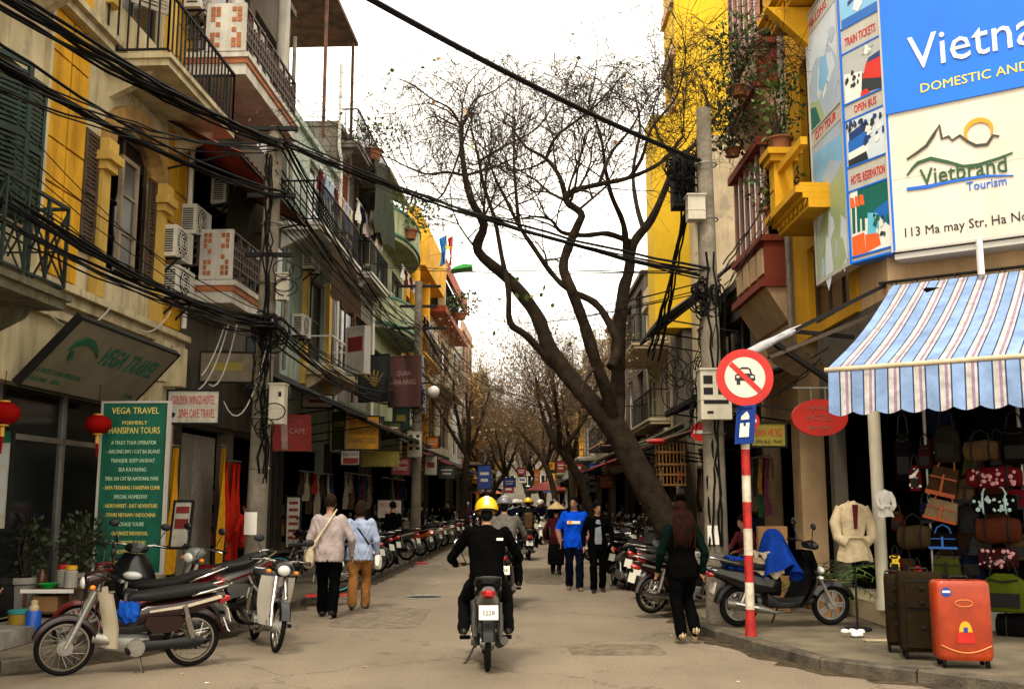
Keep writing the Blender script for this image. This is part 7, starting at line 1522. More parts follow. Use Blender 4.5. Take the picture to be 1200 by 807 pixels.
small('glass_jar', 'glass snack jar with yellow lid on the stall shelf', 'jar', (bx_ + .18, by_ - .02, .637), [(.07, 0), (.08, .01), (.08, .2), (.06, .22)], mat('jar_glass', (.4, .38, .33), rough=.15, bump=0), 14, ([(.065, .22), (.07, .225), (.07, .27), (.01, .275)], flat('jar_yellow', (.7, .4, .03))))
small('glass_jar', 'glass snack jar with red lid on the stall', 'jar', (bx_ + .02, by_ + .14, .637), [(.07, 0), (.08, .01), (.08, .2), (.06, .22)], _mats['jar_glass'], 14, ([(.065, .22), (.07, .225), (.07, .27), (.01, .275)], RED))
small('glass_jar', 'dark sauce jar at the stall corner', 'jar', (bx_ - .24, by_ + .12, .637), [(.05, 0), (.055, .01), (.055, .15), (.03, .19), (.03, .22)], mat('brown_jar', (.12, .05, .02), rough=.2, bump=0), 12)
tag(S('cardboard_box', MB().cb((bx_ - .05, by_ - .02, .46), (.3, .3, .18)), mat('cardboard', (.34, .2, .09), rough=.9, bump=.1), 'cardboard box on the lower shelf of the snack table'), cat='box')
st_ = T('plastic_stool', 'small red plastic stool beside the snack table', 'stool', (bx_ + .5, by_ - .3, .13)); P('seat', MB().cb((bx_ + .5, by_ - .3, .4), (.27, .27, .025)), RED, st_)
for a in (-1, 1):
    for b in (-1, 1): P('leg', MB().bar((bx_ + .5 + a * .13, by_ - .3 + b * .13, .13), (bx_ + .5 + a * .1, by_ - .3 + b * .1, .39), .035), RED, st_)
# lanterns
LRED = cloth('lantern_silk', (.26, .01, .008), scale=3); TAS = flat('tassel_gold', (.6, .35, .05))
def lantern(label, px, py, Y, r):
    c = at(px, py, Y); root = T('paper_lantern', label, 'lantern', c, 'red lanterns at the travel shop'); n = 16; rows = []
    for i in range(9):
        t = PI * (.12 + .76 * i / 8); rows.append([c + Vector((r * math.sin(t) * (1 + .04 * (j % 2)) * math.cos(2 * PI * j / (2 * n)), r * math.sin(t) * (1 + .04 * (j % 2)) * math.sin(2 * PI * j / (2 * n)), r * .78 * math.cos(t))) for j in range(2 * n)])
    P('shade', MB().grid(rows, True, True), LRED, root); P('cap', MB().cyl(c + Vector((0, 0, r * .7)), c + Vector((0, 0, r * .82)), r * .38).cyl(c - Vector((0, 0, r * .82)), c - Vector((0, 0, r * .7)), r * .38), TAS, root)
    mb = MB().cyl(c - Vector((0, 0, r * .85)), c - Vector((0, 0, r * 1.5)), r * .14, r * .16, 8); mb.m(1).cyl(c - Vector((0, 0, r * 1.5)), c - Vector((0, 0, r * 2.6)), r * .12, r * .05, 8); P('tassel', mb, [TAS, LRED], root); P('cord', MB().cyl(c + Vector((0, 0, r * .8)), Vector((c.x, c.y, 3.2)), .006, n=4), WIRE, root)
lantern('red silk lantern overlapping the green notice board', 115, 497, 13.4, .165); lantern('big red lantern with gold marks at the picture edge', 4, 484, 11.9, .18); lantern('small dark red lantern deep in the shop doorway', 46, 505, 14.2, .13)
r_, a_, al, up, w_, h = cam_board('poster_stand', 'white poster sheets under a green heading at the shop edge', -12, 505, 10, 618, 12.2, SGN['white'], IRON, .03); P('heading', rect_on(MB(), a_, -w_ / 2, w_ / 2, h * .38, h / 2), SGN['teal'], r_)
for q in (.25, 0, -.25): P('photo_print', rect_on(MB(), a_, -w_ * .4, w_ * .4, q * h - .12, q * h + .08), PIC['grey'], r_)
r_, a_, al, up, w_, h = cam_board('poster_rack', 'leaning rack with red and white leaflets by the hotel door', 203, 588, 222, 640, 15.2, SGN['white'], IRON, .04, lean=12); P('red_block', rect_on(rect_on(MB(), a_, -w_ * .4, w_ * .4, -h * .1, h * .12), a_, -w_ * .4, w_ * .4, h * .25, h * .4), SGN['red'], r_)
r_, a_, al, up, w_, h = cam_board('price_board', 'white board with red lines standing at the kerb by the person in black', 443, 586, 470, 606, 27.5, SGN['white'], IRON, .03); words(r_, a_, al, up, [('MOTORBIKE', 0, .04, .12, 'c', -w_ * .8), ('FOR RENT', 0, -.15, .12, 'c', -w_ * .7)], TR_)
r_, a_, al, up, w_, h = cam_board('price_board', 'pale price board standing behind the strolling man', 336, 583, 351, 640, 21.5, SGN['white'], IRON, .03)
for i in range(6): P('red_line', rect_on(MB(), a_, -w_ * .35, w_ * .35, h * (.36 - i * .14), h * (.42 - i * .14)), SGN['red'], r_)
# bicycle behind the couple
def bicycle():
    root = T('bicycle', 'bicycle with turquoise rimmed wheel leaning behind the strolling couple', 'bicycle', (0, 0, 0))
    for y in (-.52, .52):
        o = P('wheel', MB().torus((0, y, .33), .31, .02, 'x', 30, 6), BLACK, root); P('rim', MB().torus((0, y, .33), .285, .012, 'x', 30, 5), flat('turquoise', (.1, .45, .45)), o); mb = MB()
        for i in range(20): mb.tube([(0, y, .33), (0, y + .285 * math.cos(i * PI / 10), .33 + .285 * math.sin(i * PI / 10))], .0025, 3, False)
        P('spokes', mb, SPOKE, o, kind='stuff')
    mb = MB()
    for a, b in (((0, -.52, .33), (0, -.1, .3)), ((0, -.1, .3), (0, .34, .72)), ((0, -.1, .3), (0, -.22, .78)), ((0, -.22, .72), (0, .36, .78)), ((0, -.52, .33), (0, -.2, .7)), ((0, .52, .33), (0, .34, .9))): mb.cyl(a, b, .016, n=7)
    P('frame', mb, PT['maroon'], root); P('saddle', MB().loft([((0, -.36, .82), .08, .03), ((0, -.22, .83), .06, .03), ((0, -.08, .83), .02, .02)], 10), SEATM, root); P('handlebar', MB().tube([(-.27, .22, .98), (-.1, .32, .96), (0, .34, .92), (.1, .32, .96), (.27, .22, .98)], .012, 6), CHROME, root); P('basket_rack', MB().cb((0, -.5, .72), (.16, .4, .02)), PLASTIC, root); return root
place(bicycle(), -3.5, 18.0, -70, .08, .12)
# ------------------------------------------------------------------ flags on the yellow house
for (px, lb, m_, px2) in ((521, 'blue flag on a short staff under the yellow bay', flat('flag_blue', (.04, .25, .6)), 512), (528, 'red flag with a yellow star under the yellow bay', RED, 523)):
    Y = 40; b = at(px, 318, Y); t = at(px + 3, 270, Y); root = T('flag', lb, 'flag', b, 'flags at the yellow house'); P('staff', MB().cyl(b, t, .02, n=6), WHITE, root); rows = []
    for i in range(6): rows.append([at(px + 2 - (px - px2) * j / 5 * .8 + 1.5 * math.sin(i + j), 274 + i * 6.5 + j * 1.2, Y + .12 * math.sin(j * 2 + i * .7)) for j in range(6)])
    P('cloth', MB().grid(rows, True), m_, root)
    if m_ is RED: c = at(525, 290, Y - .2); P('star', MB().prism([((.14 if i % 2 == 0 else .06) * math.sin(PI * i / 5), (.14 if i % 2 == 0 else .06) * math.cos(PI * i / 5)) for i in range(10)], c, (1, 0, 0), (0, 0, 1), (0, .01, 0)), YELT, root)
tag(S('green_parasol', MB().prism([(-.5, 0), (.45, .15), (.48, .24), (.1, .28), (-.3, .15)], at(541, 316, 45), (1, 0, 0), (0, 0, 1), (0, .9, 0)), flat('parasol_green', (.05, .4, .08)), 'bright green sheet canopy sticking out beside the flags'), cat='canopy')
# ------------------------------------------------------------------ bag shop
def bag(label, px, py, w_, h, dp, m_, trim=None, kind='duffel', rot=0, d=-.02, group='bags hung outside the bag shop', spots=None):
    u, z = pick(px, py, FB.a + FB.n * (d + .2), DIRB); c = FB.pt(u, d + .2, z); root = T('bag', label, 'bag', c, group)
    al = FB.d; M_ = Matrix((al, FB.n, UPZ)).transposed().to_4x4(); M_.translation = c; M_ = M_ @ Matrix.Rotation(R(rot), 4, 'Y')
    b = MB(); b.M = M_
    if kind == 'duffel': b.M = M_ @ Matrix.Rotation(PI / 2, 4, 'Z'); b.loft([((0, -w_ * .5, 0), dp * .3, h * .3), ((0, -w_ * .46, 0), dp * .45, h * .43), ((0, -w_ * .2, .01), dp * .5, h * .5), ((0, w_ * .2, -.01), dp * .5, h * .5), ((0, w_ * .46, 0), dp * .45, h * .43), ((0, w_ * .5, 0), dp * .3, h * .3)], 14, 2.3)
    elif kind == 'pack': b.M = M_ @ Matrix.Rotation(PI / 2, 4, 'X'); b.loft([((0, -h * .5, 0), w_ * .42, dp * .4), ((0, -h * .42, 0), w_ * .5, dp * .5), ((0, 0, .02), w_ * .49, dp * .52), ((0, h * .3, 0), w_ * .43, dp * .42), ((0, h * .5, 0), w_ * .2, dp * .2)], 14, 3)
    else: b.M = M_ @ Matrix.Rotation(PI / 2, 4, 'X'); b.loft([((0, -h * .5, 0), w_ * .5, dp * .4), ((0, -h * .4, 0), w_ * .5, dp * .5), ((0, h * .3, 0), w_ * .44, dp * .32), ((0, h * .5, 0), w_ * .42, dp * .1)], 14, 5)
    P('body', b, m_, root); t = MB(); t.M = M_; tm = trim or IRON; k = dp * .52
    if kind == 'pack': t.cb((0, k * .98, -h * .18), (w_ * .62, .03, h * .36)); t.tube([(-w_ * .3, k, h * .36), (0, k * 1.05, h * .3), (w_ * .3, k, h * .36)], .012, 5); P('pocket', t, tm, root)
    elif kind == 'duffel': [t.torus((x, 0, 0), 1, .02, 'x', 20, 4) for x in ()]; [t.tube([(x, k * .75 * math.cos(a) * 1.36, h * .52 * math.sin(a)) for a in [PI * (-.5 + i / 10) for i in range(11)]], .012, 4) for x in (-w_ * .25, w_ * .25)]; P('strap', t, tm, root)
    else: t.cb((0, k, h * .12), (w_ * .9, .016, h * .05)); t.cb((0, k * 1.02, -h * .1), (.025, .02, h * .7)); P('trim', t, tm, root); t = MB(); t.M = M_; t.cb((0, k * .9, -h * .43), (w_ * .98, .03, h * .14)); P('base_band', t, tm, root)
    t = MB(); t.M = M_; t.tube([(-w_ * .28, k * .3, h * .45), (-w_ * .2, k * .3, h * .8), (0, k * .3, h * .98), (w_ * .2, k * .3, h * .8), (w_ * .28, k * .3, h * .45)], .011, 5); P('handle', t, tm, root)
    if spots:
        t = MB(); t.M = M_
        for i in range(26): x, y = rnd.uniform(-.44, .44), rnd.uniform(-.36, .36); s_ = rnd.uniform(.012, .028); t.ell((x * w_, k * .98 * (1 - 1.1 * y * y), y * h), (s_, .008, s_), 6, 4)
        P('pattern', t, spots, root, kind='stuff')
    return root
BG = {k: cloth('bag_' + k, tuple(q * .62 for q in c), bump=.4) for k, c in dict(brown=(.11, .065, .035), cream=(.4, .3, .18), olive=(.12, .085, .045), black=(.014, .013, .014), green=(.12, .13, .03), redpat=(.22, .02, .03), redbrown=(.16, .05, .028), maroon=(.09, .02, .025), lime=(.15, .19, .02), dkolive=(.05, .045, .03), navy=(.02, .03, .07), grey=(.07, .07, .07), tan=(.2, .13, .07)).items()}
ORL = mat('orange_leather', (.4, .1, .03), rough=.6, bump=.2); BLT = flat('blue_trim', (.03, .16, .5)); PK = flat('pale_pattern', (.55, .3, .32)); WP = flat('pale_flower', (.45, .6, .6))
bag('red and white patterned small backpack hung by the column', 1073, 560, .15, .32, .12, BG['redpat'], kind='pack', spots=WH)
bag('brown shoulder bag with an orange stripe', 1106, 564, .36, .36, .14, BG['brown'], ORL, 'tote', 14); bag('cream tote with an orange base band', 1104, 598, .4, .26, .14, BG['cream'], ORL, 'tote', 14)
bag('olive brown duffel bag beside the blue trimmed bag', 1072, 629, .4, .3, .26, BG['olive']); bag('black bag with bright blue trim', 1106, 633, .34, .2, .14, BG['black'], BLT, 'tote'); bag('olive green satchel above the orange suitcase', 1110, 664, .34, .24, .16, BG['green'], kind='tote')
bag('long crimson bag speckled with pale pattern', 1165, 559, .62, .26, .2, BG['redpat'], spots=PK); bag('black bag with pale blue flowers', 1166, 590, .5, .24, .18, BG['black'], WP, spots=WP); bag('red brown leather duffel bag', 1170, 621, .5, .32, .24, BG['redbrown']); bag('maroon holdall under the red brown duffel', 1170, 654, .44, .26, .2, BG['maroon'], spots=PK)
bag('lime green backpack low behind the orange suitcase', 1178, 694, .55, .44, .24, BG['lime'], kind='pack', d=.1); bag('dark olive backpack high under the valance', 1110, 520, .32, .46, .2, BG['dkolive'], kind='pack'); bag('tan duffel high under the valance', 1150, 528, .4, .26, .2, BG['tan']); bag('black backpack hung near the valance end', 1190, 522, .34, .44, .2, BG['black'], kind='pack')
bag('grey backpack in the shaded middle row', 1135, 606, .26, .36, .18, BG['grey'], kind='pack', d=-.25); bag('navy backpack beneath the tan duffel', 1140, 660, .3, .36, .18, BG['navy'], kind='pack', d=-.2); bag('black jacket bag hanging beside the second column', 1060, 535, .24, .62, .14, BG['black'], kind='pack', d=-.2); bag('dark brown bag hung low by the column', 1062, 668, .24, .3, .14, BG['brown'], kind='tote', d=-.1); bag('colourful charm strings tied in a small red pouch', 1050, 660, .14, .24, .1, BG['redpat'], spots=YELT, kind='pack'); bag('small red pouch above the dark suitcase', 1076, 672, .12, .2, .1, cloth('bag_red', (.45, .03, .03)), kind='pack')
bag('black holdall on the plinth beside the lime backpack', 1195, 735, .5, .34, .28, BG['black'], d=.0)
RK = T('display_rack', 'metal rack from which the bags hang', 'rack', FB.pt(1.0, -.02, .4))
for u in (.12, 1.22, 2.35): P('post', MB().cyl(FB.pt(u, .0, .42), FB.pt(u, .0, 3.6), .022, n=8), STEEL, RK)
for z in (1.0, 1.65, 2.3, 2.95): P('rail', MB().cyl(FB.pt(.1, -.02, z), FB.pt(3.2, -.02, z), .014, n=6), STEEL, RK)
mb = MB(); 
for i in range(60):
    u, z = rnd.uniform(.1, 3.2), rnd.uniform(.6, 3.3); s_ = rnd.uniform(.1, .24); mb.m(rnd.randrange(6)).ell(FB.pt(u, -.55 - rnd.random() * .3, z), (s_, .1, s_ * rnd.uniform(.8, 1.4)), 8, 6)
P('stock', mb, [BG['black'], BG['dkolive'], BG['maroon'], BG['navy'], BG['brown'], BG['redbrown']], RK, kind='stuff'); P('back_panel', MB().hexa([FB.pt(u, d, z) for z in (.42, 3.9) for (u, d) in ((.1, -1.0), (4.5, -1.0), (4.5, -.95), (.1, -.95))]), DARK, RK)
def rbox(mb, c, w_, d, h, r, yaw=0):     # box with rounded uprights and edges
    n = 4; poly = []
    for (sx_, sy_, a0) in ((1, 1, 0), (-1, 1, 90), (-1, -1, 180), (1, -1, 270)):
        for i in range(n + 1): a = R(a0 + 90 * i / n); poly.append((sx_ * (w_ / 2 - r) + r * math.cos(a), sy_ * (d / 2 - r) + r * math.sin(a)))
    M_ = Matrix.Rotation(R(yaw), 3, 'Z'); rows = []
    for (z, k) in ((0, .9), (.02, .97), (.05, 1), (h - .06, 1), (h - .02, .97), (h, .88)): rows.append([Vector(c) + M_ @ Vector((p[0] * k, p[1] * k, 0)) + Vector((0, 0, z)) for p in poly])
    mb.grid(rows, True, True); N_ = len(poly); mb.add(rows[0] + rows[-1], [tuple(range(N_ - 1, -1, -1)), tuple(range(N_, 2 * N_))], True); return mb
def suitcase(label, px, py, Y, w_, h, dp, m_, yaw, trim, hard=False):
    c = Vector((xx(px, py, Y), Y, .195)); root = T('suitcase', label, 'suitcase', c - Vector((0, 0, .07)), 'suitcases standing before the bag shop'); M_ = Matrix.Rotation(R(yaw), 3, 'Z')
    P('shell', rbox(MB(), c, w_, dp, h, .07 if hard else .05, yaw), m_, root)
    def q(x, y, z): return c + M_ @ Vector((x, y, z))
    def pb(mb, x0, x1, y0, y1, z0, z1): return mb.hexa([q(x, y, z) for z in (z0, z1) for (x, y) in ((x0, y0), (x1, y0), (x1, y1), (x0, y1))])
    f = -dp / 2
    for sx_ in (-1, 1): P('wheel', MB().cyl(q(sx_ * w_ * .38 - .015, f + .05, -.035), q(sx_ * w_ * .38 + .015, f + .05, -.035), .034, n=12).cyl(q(sx_ * w_ * .38 - .015, -f - .05, -.035), q(sx_ * w_ * .38 + .015, -f - .05, -.035), .034, n=12), BLACK, root)
    P('handle', MB().tube([q(-.09, 0, h - .01), q(-.08, 0, h + .035), q(.08, 0, h + .035), q(.09, 0, h - .01)], .012, 6), trim, root)
    if not hard:
        P('front_pocket', pb(MB(), -w_ * .36, w_ * .36, f - .035, f - .002, h * .06, h * .52), m_, root); P('front_pocket', pb(MB(), -w_ * .36, w_ * .36, f - .025, f - .002, h * .56, h * .88), m_, root)
        mb = MB()
        for z in (h * .54, h * .9): pb(mb, -w_ * .37, w_ * .37, f - .012, f - .003, z - .008, z + .008)
        for z in (h * .62, h * .3, h * .8): pb(mb, -.02, .02, f - .045, f - .02, z, z + .03)
        P('zip', mb, trim, root)
    else:
        mb = MB(); mb.tube([q(x * w_ * .44, f - .004, h * (.2 - .1 * math.cos(x * 1.5))) for x in [-1 + i / 8 for i in range(17)]], .006, 5); mb.tube([q(.08 * math.cos(a), f - .004, h * .72 + .032 * math.sin(a)) for a in [2 * PI * i / 20 for i in range(21)]], .004, 4); P('moulding', mb, flat('pale_orange', (.75, .28, .08)), root)
        P('round_sticker', MB().tube([q(-w_ * .3, f - .001, h * .86), q(-w_ * .3, f - .006, h * .86)], [.045, .045], 18), NAVY, root); mb = MB(); pb(mb, -w_ * .3 - .035, -w_ * .3 + .035, f - .008, f - .0065, h * .86 - .006, h * .86 + .014); P('sticker_band', mb, WH, root)
        mb = MB(); mb.prism([(.06 * math.cos(PI * i / 12), .1 * math.sin(PI * i / 12)) for i in range(13)], q(0, f - .003, h * .36), M_ @ Vector((1, 0, 0)), UPZ, M_ @ Vector((0, -.004, 0))); P('sticker', mb, flat('yellow_orange', (.85, .4, .02)), root); mb = MB(); pb(mb, -.08, .08, f - .006, f - .003, h * .22, h * .355); P('sticker', mb, RED, root); mb = MB(); pb(mb, -.02, .02, f - .009, f - .0075, h * .36, h * .42); P('sticker_mark', mb, NAVY, root)
BRS = cloth('suitcase_brown', (.032, .023, .012), bump=.3, bscale=60)
suitcase('narrow dark brown suitcase at the back of the three', 1051, 750, 11.25, .2, .72, .34, BRS, -18, IRON); suitcase('wide dark brown suitcase standing in the middle of the three', 1081, 760, 10.75, .43, .78, .3, BRS, -14, IRON); suitcase('bright orange hard suitcase with round sticker', 1129, 775, 10.2, .52, .74, .28, paint('suitcase_orange', (.36, .05, .005), rough=.5, var=.2, scale=5, coat=.3), -8, IRON, True)
# coat on a stand
c0 = Vector((xx(1003, 690, 13.0), 13.0, .13)); CS = T('coat_stand', 'thin black stand on the step carrying a cream coat', 'stand', c0)
P('pole', MB().cyl(c0, c0 + Vector((0, 0, 1.55)), .014, n=8), IRON, CS); P('base', MB().cyl(c0, c0 + Vector((0, 0, .02)), .17, n=18), IRON, CS)
def coat(label, c, m_, s_=1.0, open_=True):
    root = T('coat', label, 'coat', c); rows = []
    for (f, w_, dp) in ((-.05, .045, .04), (-.02, .06, .05), (.02, .13, .07), (.08, .165, .085), (.2, .165, .09), (.38, .15, .085), (.56, .125, .075), (.62, .13, .08), (.75, .165, .1), (.9, .185, .11), (1, .19, .115), (1.0, .17, .1)):
        z = -.62 * f; row = []
        for j in range(40): a = 2 * PI * j / 40; fo = 1 + (.09 * max(0, f - .55) + .02) * math.sin(9 * a + f * 3) + .03 * math.sin(4 * a + f * 9); row.append(Vector(c) + Vector((w_ * s_ * math.cos(a) * fo, dp * s_ * math.sin(a) * fo, z * s_ + .012 * s_ * math.sin(3 * a + f * 5))))
        rows.append(row)
    mb = MB().grid(rows, True, True); mb.add(rows[0], [tuple(range(40))], True); P('body', mb, m_, root)
    for q in (-1, 1): P('sleeve', MB().tube([Vector(c) + Vector((q * .13 * s_, 0, -.03 * s_)), Vector(c) + Vector((q * .2 * s_, -.01, -.2 * s_)), Vector(c) + Vector((q * .19 * s_, -.05, -.36 * s_)), Vector(c) + Vector((q * .1 * s_, -.1, -.42 * s_))], [.055 * s_, .062 * s_, .055 * s_, .058 * s_], 12), m_, root)
    P('belt', MB().tube([Vector(c) + Vector((.18 * s_ * math.cos(a), .1 * s_ * math.sin(a), -.36 * s_)) for a in [2 * PI * i / 16 for i in range(17)]], .018, 6), m_, root)
    if open_: P('lapel', MB().prism([(-.03, -.0), (.04, 0), (.02, -.3), (-.02, -.3)], Vector(c) + Vector((0, -.1 * s_, 0)), (1, 0, 0), UPZ, (0, .01, 0)), CL['maroon'], root)
    return root
CRC = cloth('cream_wool', (.5, .42, .29), bscale=24); coat('cream belted coat hanging on the black stand', c0 + Vector((0, 0, 1.52)), CRC, 1.12)
coat('small white top hanging by the shop column', at(1036, 575, 12.6), CL['white'], .5, False)
# raincoat over the black scooter's seat
rc = T('raincoat', 'blue raincoat draped over the seat of the black scooter', 'raincoat', (3.45, 13.4, .9)); RBL = cloth('raincoat_blue', (.012, .05, .26), bscale=10); RCR = cloth('raincoat_cream', (.45, .38, .28), bscale=10)
tx = xx(905, 620, 13.35); rows = []
for i in range(15):
    t = i / 14; row = []
    for j in range(48):
        a = 2 * PI * j / 48; fo = 1 + (.05 + .2 * t) * math.sin(a * 6 + 2 * t) * t + .1 * t * math.sin(a * 3 + 1)
        rx, ry = .05 + .21 * t ** .55, .05 + .2 * t ** .6
        row.append(Vector((tx + .1 * t * (1 if math.cos(a) > 0 else .4) * .5 + rx * fo * math.cos(a), 13.36 + ry * fo * math.sin(a), 1.34 - (.55 + .09 * math.sin(a * 2 + .7) + .03 * math.sin(a * 7)) * t)))
    rows.append(row)
P('blue_cape', MB().grid(rows, True, True).add(rows[0], [tuple(range(48))]), RBL, rc)
def drape(x0, x1, ytop, hang, ztop, seed, n=26, m_=20):
    rows = []
    for i in range(n):
        t = i / (n - 1); sidef = (t - .5) * 2; row = []
        for j in range(m_):
            s_ = j / (m_ - 1); w_ = math.sin(s_ * 17 + seed + 2 * t) * .5 + math.sin(s_ * 7 + seed * 2 - 3 * t) * .5
            y = ytop + max(-.19, min(.19, sidef * .55)) + (.025 * w_ * (1 if abs(sidef) > .35 else .2)) * (-1 if sidef < 0 else 1)
            z = ztop - max(0, abs(sidef) - .34) * (hang + .1 * w_) + .016 * w_
            row.append(Vector((x0 + (x1 - x0) * s_ + .02 * math.sin(t * 8 + seed), y, z)))
        rows.append(row)
    return MB().grid(rows, True)
P('cream_sheet', drape(2.95, 3.42, 13.4, .35, 1.0, 1.3), RCR, rc); P('blue_fold', drape(2.74, 2.98, 13.4, .45, .985, 4.1), RBL, rc); P('cream_fold', drape(3.05, 3.35, 13.38, .12, 1.055, 7.7), RCR, rc)
# birdcage-like bamboo racks beside the tree, brown boxes by the pole, litter
def cage(label, px, py, Y, w_, h):
    c = at(px, py, Y); root = T('bamboo_cage', label, 'cage', c, 'bamboo cages stacked beyond the tree'); m_ = mat('bamboo', (.32, .16, .04), rough=.6, bump=.1); mb = MB()
    for i in range(8): x = -w_ / 2 + w_ * i / 7; mb.bar(c + Vector((x, -.2, -h / 2)), c + Vector((x, -.2, h / 2)), .018); mb.bar(c + Vector((x, .2, -h / 2)), c + Vector((x, .2, h / 2)), .018)
    P('bars', mb, m_, root); mb = MB()
    for z in (-h / 2, 0, h / 2): mb.cb(c + Vector((0, 0, z)), (w_ + .05, .46, .035))
    P('tray', mb, m_, root)
cage('upper bamboo cage hung beyond the leaning trunk', 785, 530, 20.5, .5, .5); cage('lower bamboo cage standing beyond the leaning trunk', 786, 556, 20.4, .5, .4)
r_ = T('red_hat', 'red cloth hat lying on the upper bamboo cage', 'hat', at(770, 517, 20.3)); P('crown', MB().ell(at(770, 517, 20.3), (.22, .14, .06), 12, 6), RED, r_)
for (x, y, w_, h, lb) in ((3.55, 15.0, .42, 1.2, 'tall brown cardboard panel behind the concrete pole'), (4.15, 14.3, .3, .5, 'orange brown board leaning behind the scooter wheel')):
    tag(S('cardboard_sheet', MB().box(x, x + w_, y, y + .12, .13, .13 + h), _mats['cardboard'], lb), cat='cardboard')
mb = MB()
for i in range(7): mb.ell(at(1000, 750, 12.6) * 0 + Vector((xx(1000, 750, 12.35) + rnd.uniform(-.1, .1), 12.35 + rnd.uniform(-.05, .05), .16 + rnd.uniform(-.01, .03))), (.05, .04, .03), 8, 5)
tag(S('plastic_bag', mb, WH, 'crumpled white plastic bag on the pavement before the suitcases'), cat='litter')
tag(S('tile_piece', MB().box(4.0, 4.36, 11.95, 12.07, .128, .14), TILE, 'loose pale tile lying on the pavement'), cat='tile')
tag(S('red_sheet', MB().grid([[(-3.35, 17.0, .15), (-2.75, 17.3, .15)], [(-3.4, 17.35, .17), (-2.7, 17.6, .16)]], False), RED, 'flat red sheet on the ground beside the strolling man'), cat='sheet'); tag(S('red_sheet', MB().box(-2.62, -2.3, 28.2, 28.7, .0, .03), RED, 'small red mat at the kerb past the person in black'), cat='sheet')
lit = MB()
for i in range(90):
    y = rnd.uniform(10, 40); x = rnd.choice((rnd.uniform(-3.6, -2.6), rnd.uniform(1.9, 2.5), rnd.uniform(-3, 2))); s_ = rnd.uniform(.015, .045); a = rnd.uniform(0, 6)
    lit.m(rnd.choice((0, 0, 1))).add([(x, y, .006), (x + s_ * math.cos(a), y + s_ * math.sin(a), .012), (x + s_ * 1.6 * math.cos(a + .6), y + s_ * 1.6 * math.sin(a + .6), .006), (x + s_ * math.cos(a + 1.2), y + s_ * math.sin(a + 1.2), .01)], [(0, 1, 2, 3)], False)
o = S('litter', lit, [LEAFB[0], WH], kind='stuff')
# pale car in the distance
def car():
    root = T('parked_car', 'pale green car in the middle of the distant traffic', 'car', (0, 0, 0)); m_ = paint('car_paint', (.3, .36, .3))
    P('body', MB().loft([((0, -2.1, .6), .75, .2), ((0, -1.9, .62), .84, .32), ((0, 0, .62), .87, .36), ((0, 1.8, .6), .84, .3), ((0, 2.1, .56), .74, .18)], 16, 5), m_, root); P('cabin', MB().loft([((0, -1.3, 1.0), .72, .1), ((0, -.9, 1.15), .7, .26), ((0, .5, 1.15), .7, .27), ((0, 1.1, 1.0), .72, .1)], 16, 5), m_, root)
    P('windscreen', MB().hexa([(-.6, .62, 1.38), (.6, .62, 1.38), (.66, 1.1, 1.0), (-.66, 1.1, 1.0), (-.6, .66, 1.4), (.6, .66, 1.4), (.66, 1.16, 1.02), (-.66, 1.16, 1.02)]), mat('car_glass', (.3, .4, .42), rough=.1, bump=0), root)
    for s_ in (-1, 1):
        P('headlight', MB().ell((s_ * .58, 2.06, .66), (.16, .07, .09), 10, 6), LENS, root)
        for y in (-1.3, 1.3): w2 = P('wheel', MB().torus((s_ * .78, y, .3), .23, .08, 'x', 20, 8), BLACK, root); P('rim', MB().cyl((s_ * .74, y, .3), (s_ * .84, y, .3), .17, n=14), STEEL, w2)
    P('bumper', MB().loft([((0, 2.0, .42), .8, .1), ((0, 2.14, .42), .74, .08)], 12, 5), PLASTIC, root); P('side_window', MB().box(-.735, -.725, -.8, .4, 1.06, 1.34).box(.725, .735, -.8, .4, 1.06, 1.34), GLASS, root); return root
place(car(), .35, 58, 180)

# ------------------------------------------------------------------ clutter on the middle house fronts
for (px, py, lb) in ((432, 330, 'air conditioner on the stained house beside the white edged sign'), (352, 395, 'air conditioner low behind the grey pole'), (455, 360, 'air conditioner under the lime balcony'), (402, 300, 'air conditioner below the long white balcony'), (262, 245, 'air conditioner in the dark recess behind the red awning')):
    u, z = FL.uz(px, py, .15); ac_unit(FL.pt(u, .03, z), FL, lb, s=.95)
def tarp(label, F, u0, u1, d, z0, z1, m_):
    rows = []
    for i in range(9):
        t = i / 8; rows.append([F.pt(u0 + (u1 - u0) * j / 14, d + .05 * math.sin(j * 1.3 + t * 3) + .1 * t * math.sin(j * .5), z1 - (z1 - z0) * t * (1 + .06 * math.sin(j * .9))) for j in range(15)])
    tag(S('tarpaulin', MB().grid(rows, True), m_, label), cat='tarpaulin', group='tarpaulins on the house fronts')
tarp('grey green tarpaulin hung from the stained house terrace', FL, 31, 34.6, .75, 10.2, 12.4, cloth('tarp_green', (.07, .08, .06))); tarp('brown tarpaulin under the long white balcony', FL, 24.2, 27.6, 1.0, 6.6, 7.9, cloth('tarp_brown', (.08, .055, .035))); tarp('pale blue checked cloth hung beside the lime balconies', FL, 40.5, 42.3, .9, 5.2, 7.6, cloth('tarp_blue', (.3, .34, .42))); tarp('dark tarpaulin hung in the low sooty house window', FR, 22, 24.8, .2, 4.0, 6.1, cloth('tarp_dark', (.03, .026, .02))); tarp('dull canvas sheet hung in the recess over the low fretwork balcony', FL, 18.4, 20.6, .35, 6.7, 8.1, cloth('tarp_dull', (.05, .045, .03)))
def laundry(label, F, u0, u1, d, z, n, cols): hanging_row(F, u0, u1, d, z, n, label, cols, .4, .75, 'laundry hung on balconies')
LC = [CL[k] for k in ('white', 'paleblue', 'maroon', 'cream', 'navy', 'lilac')]
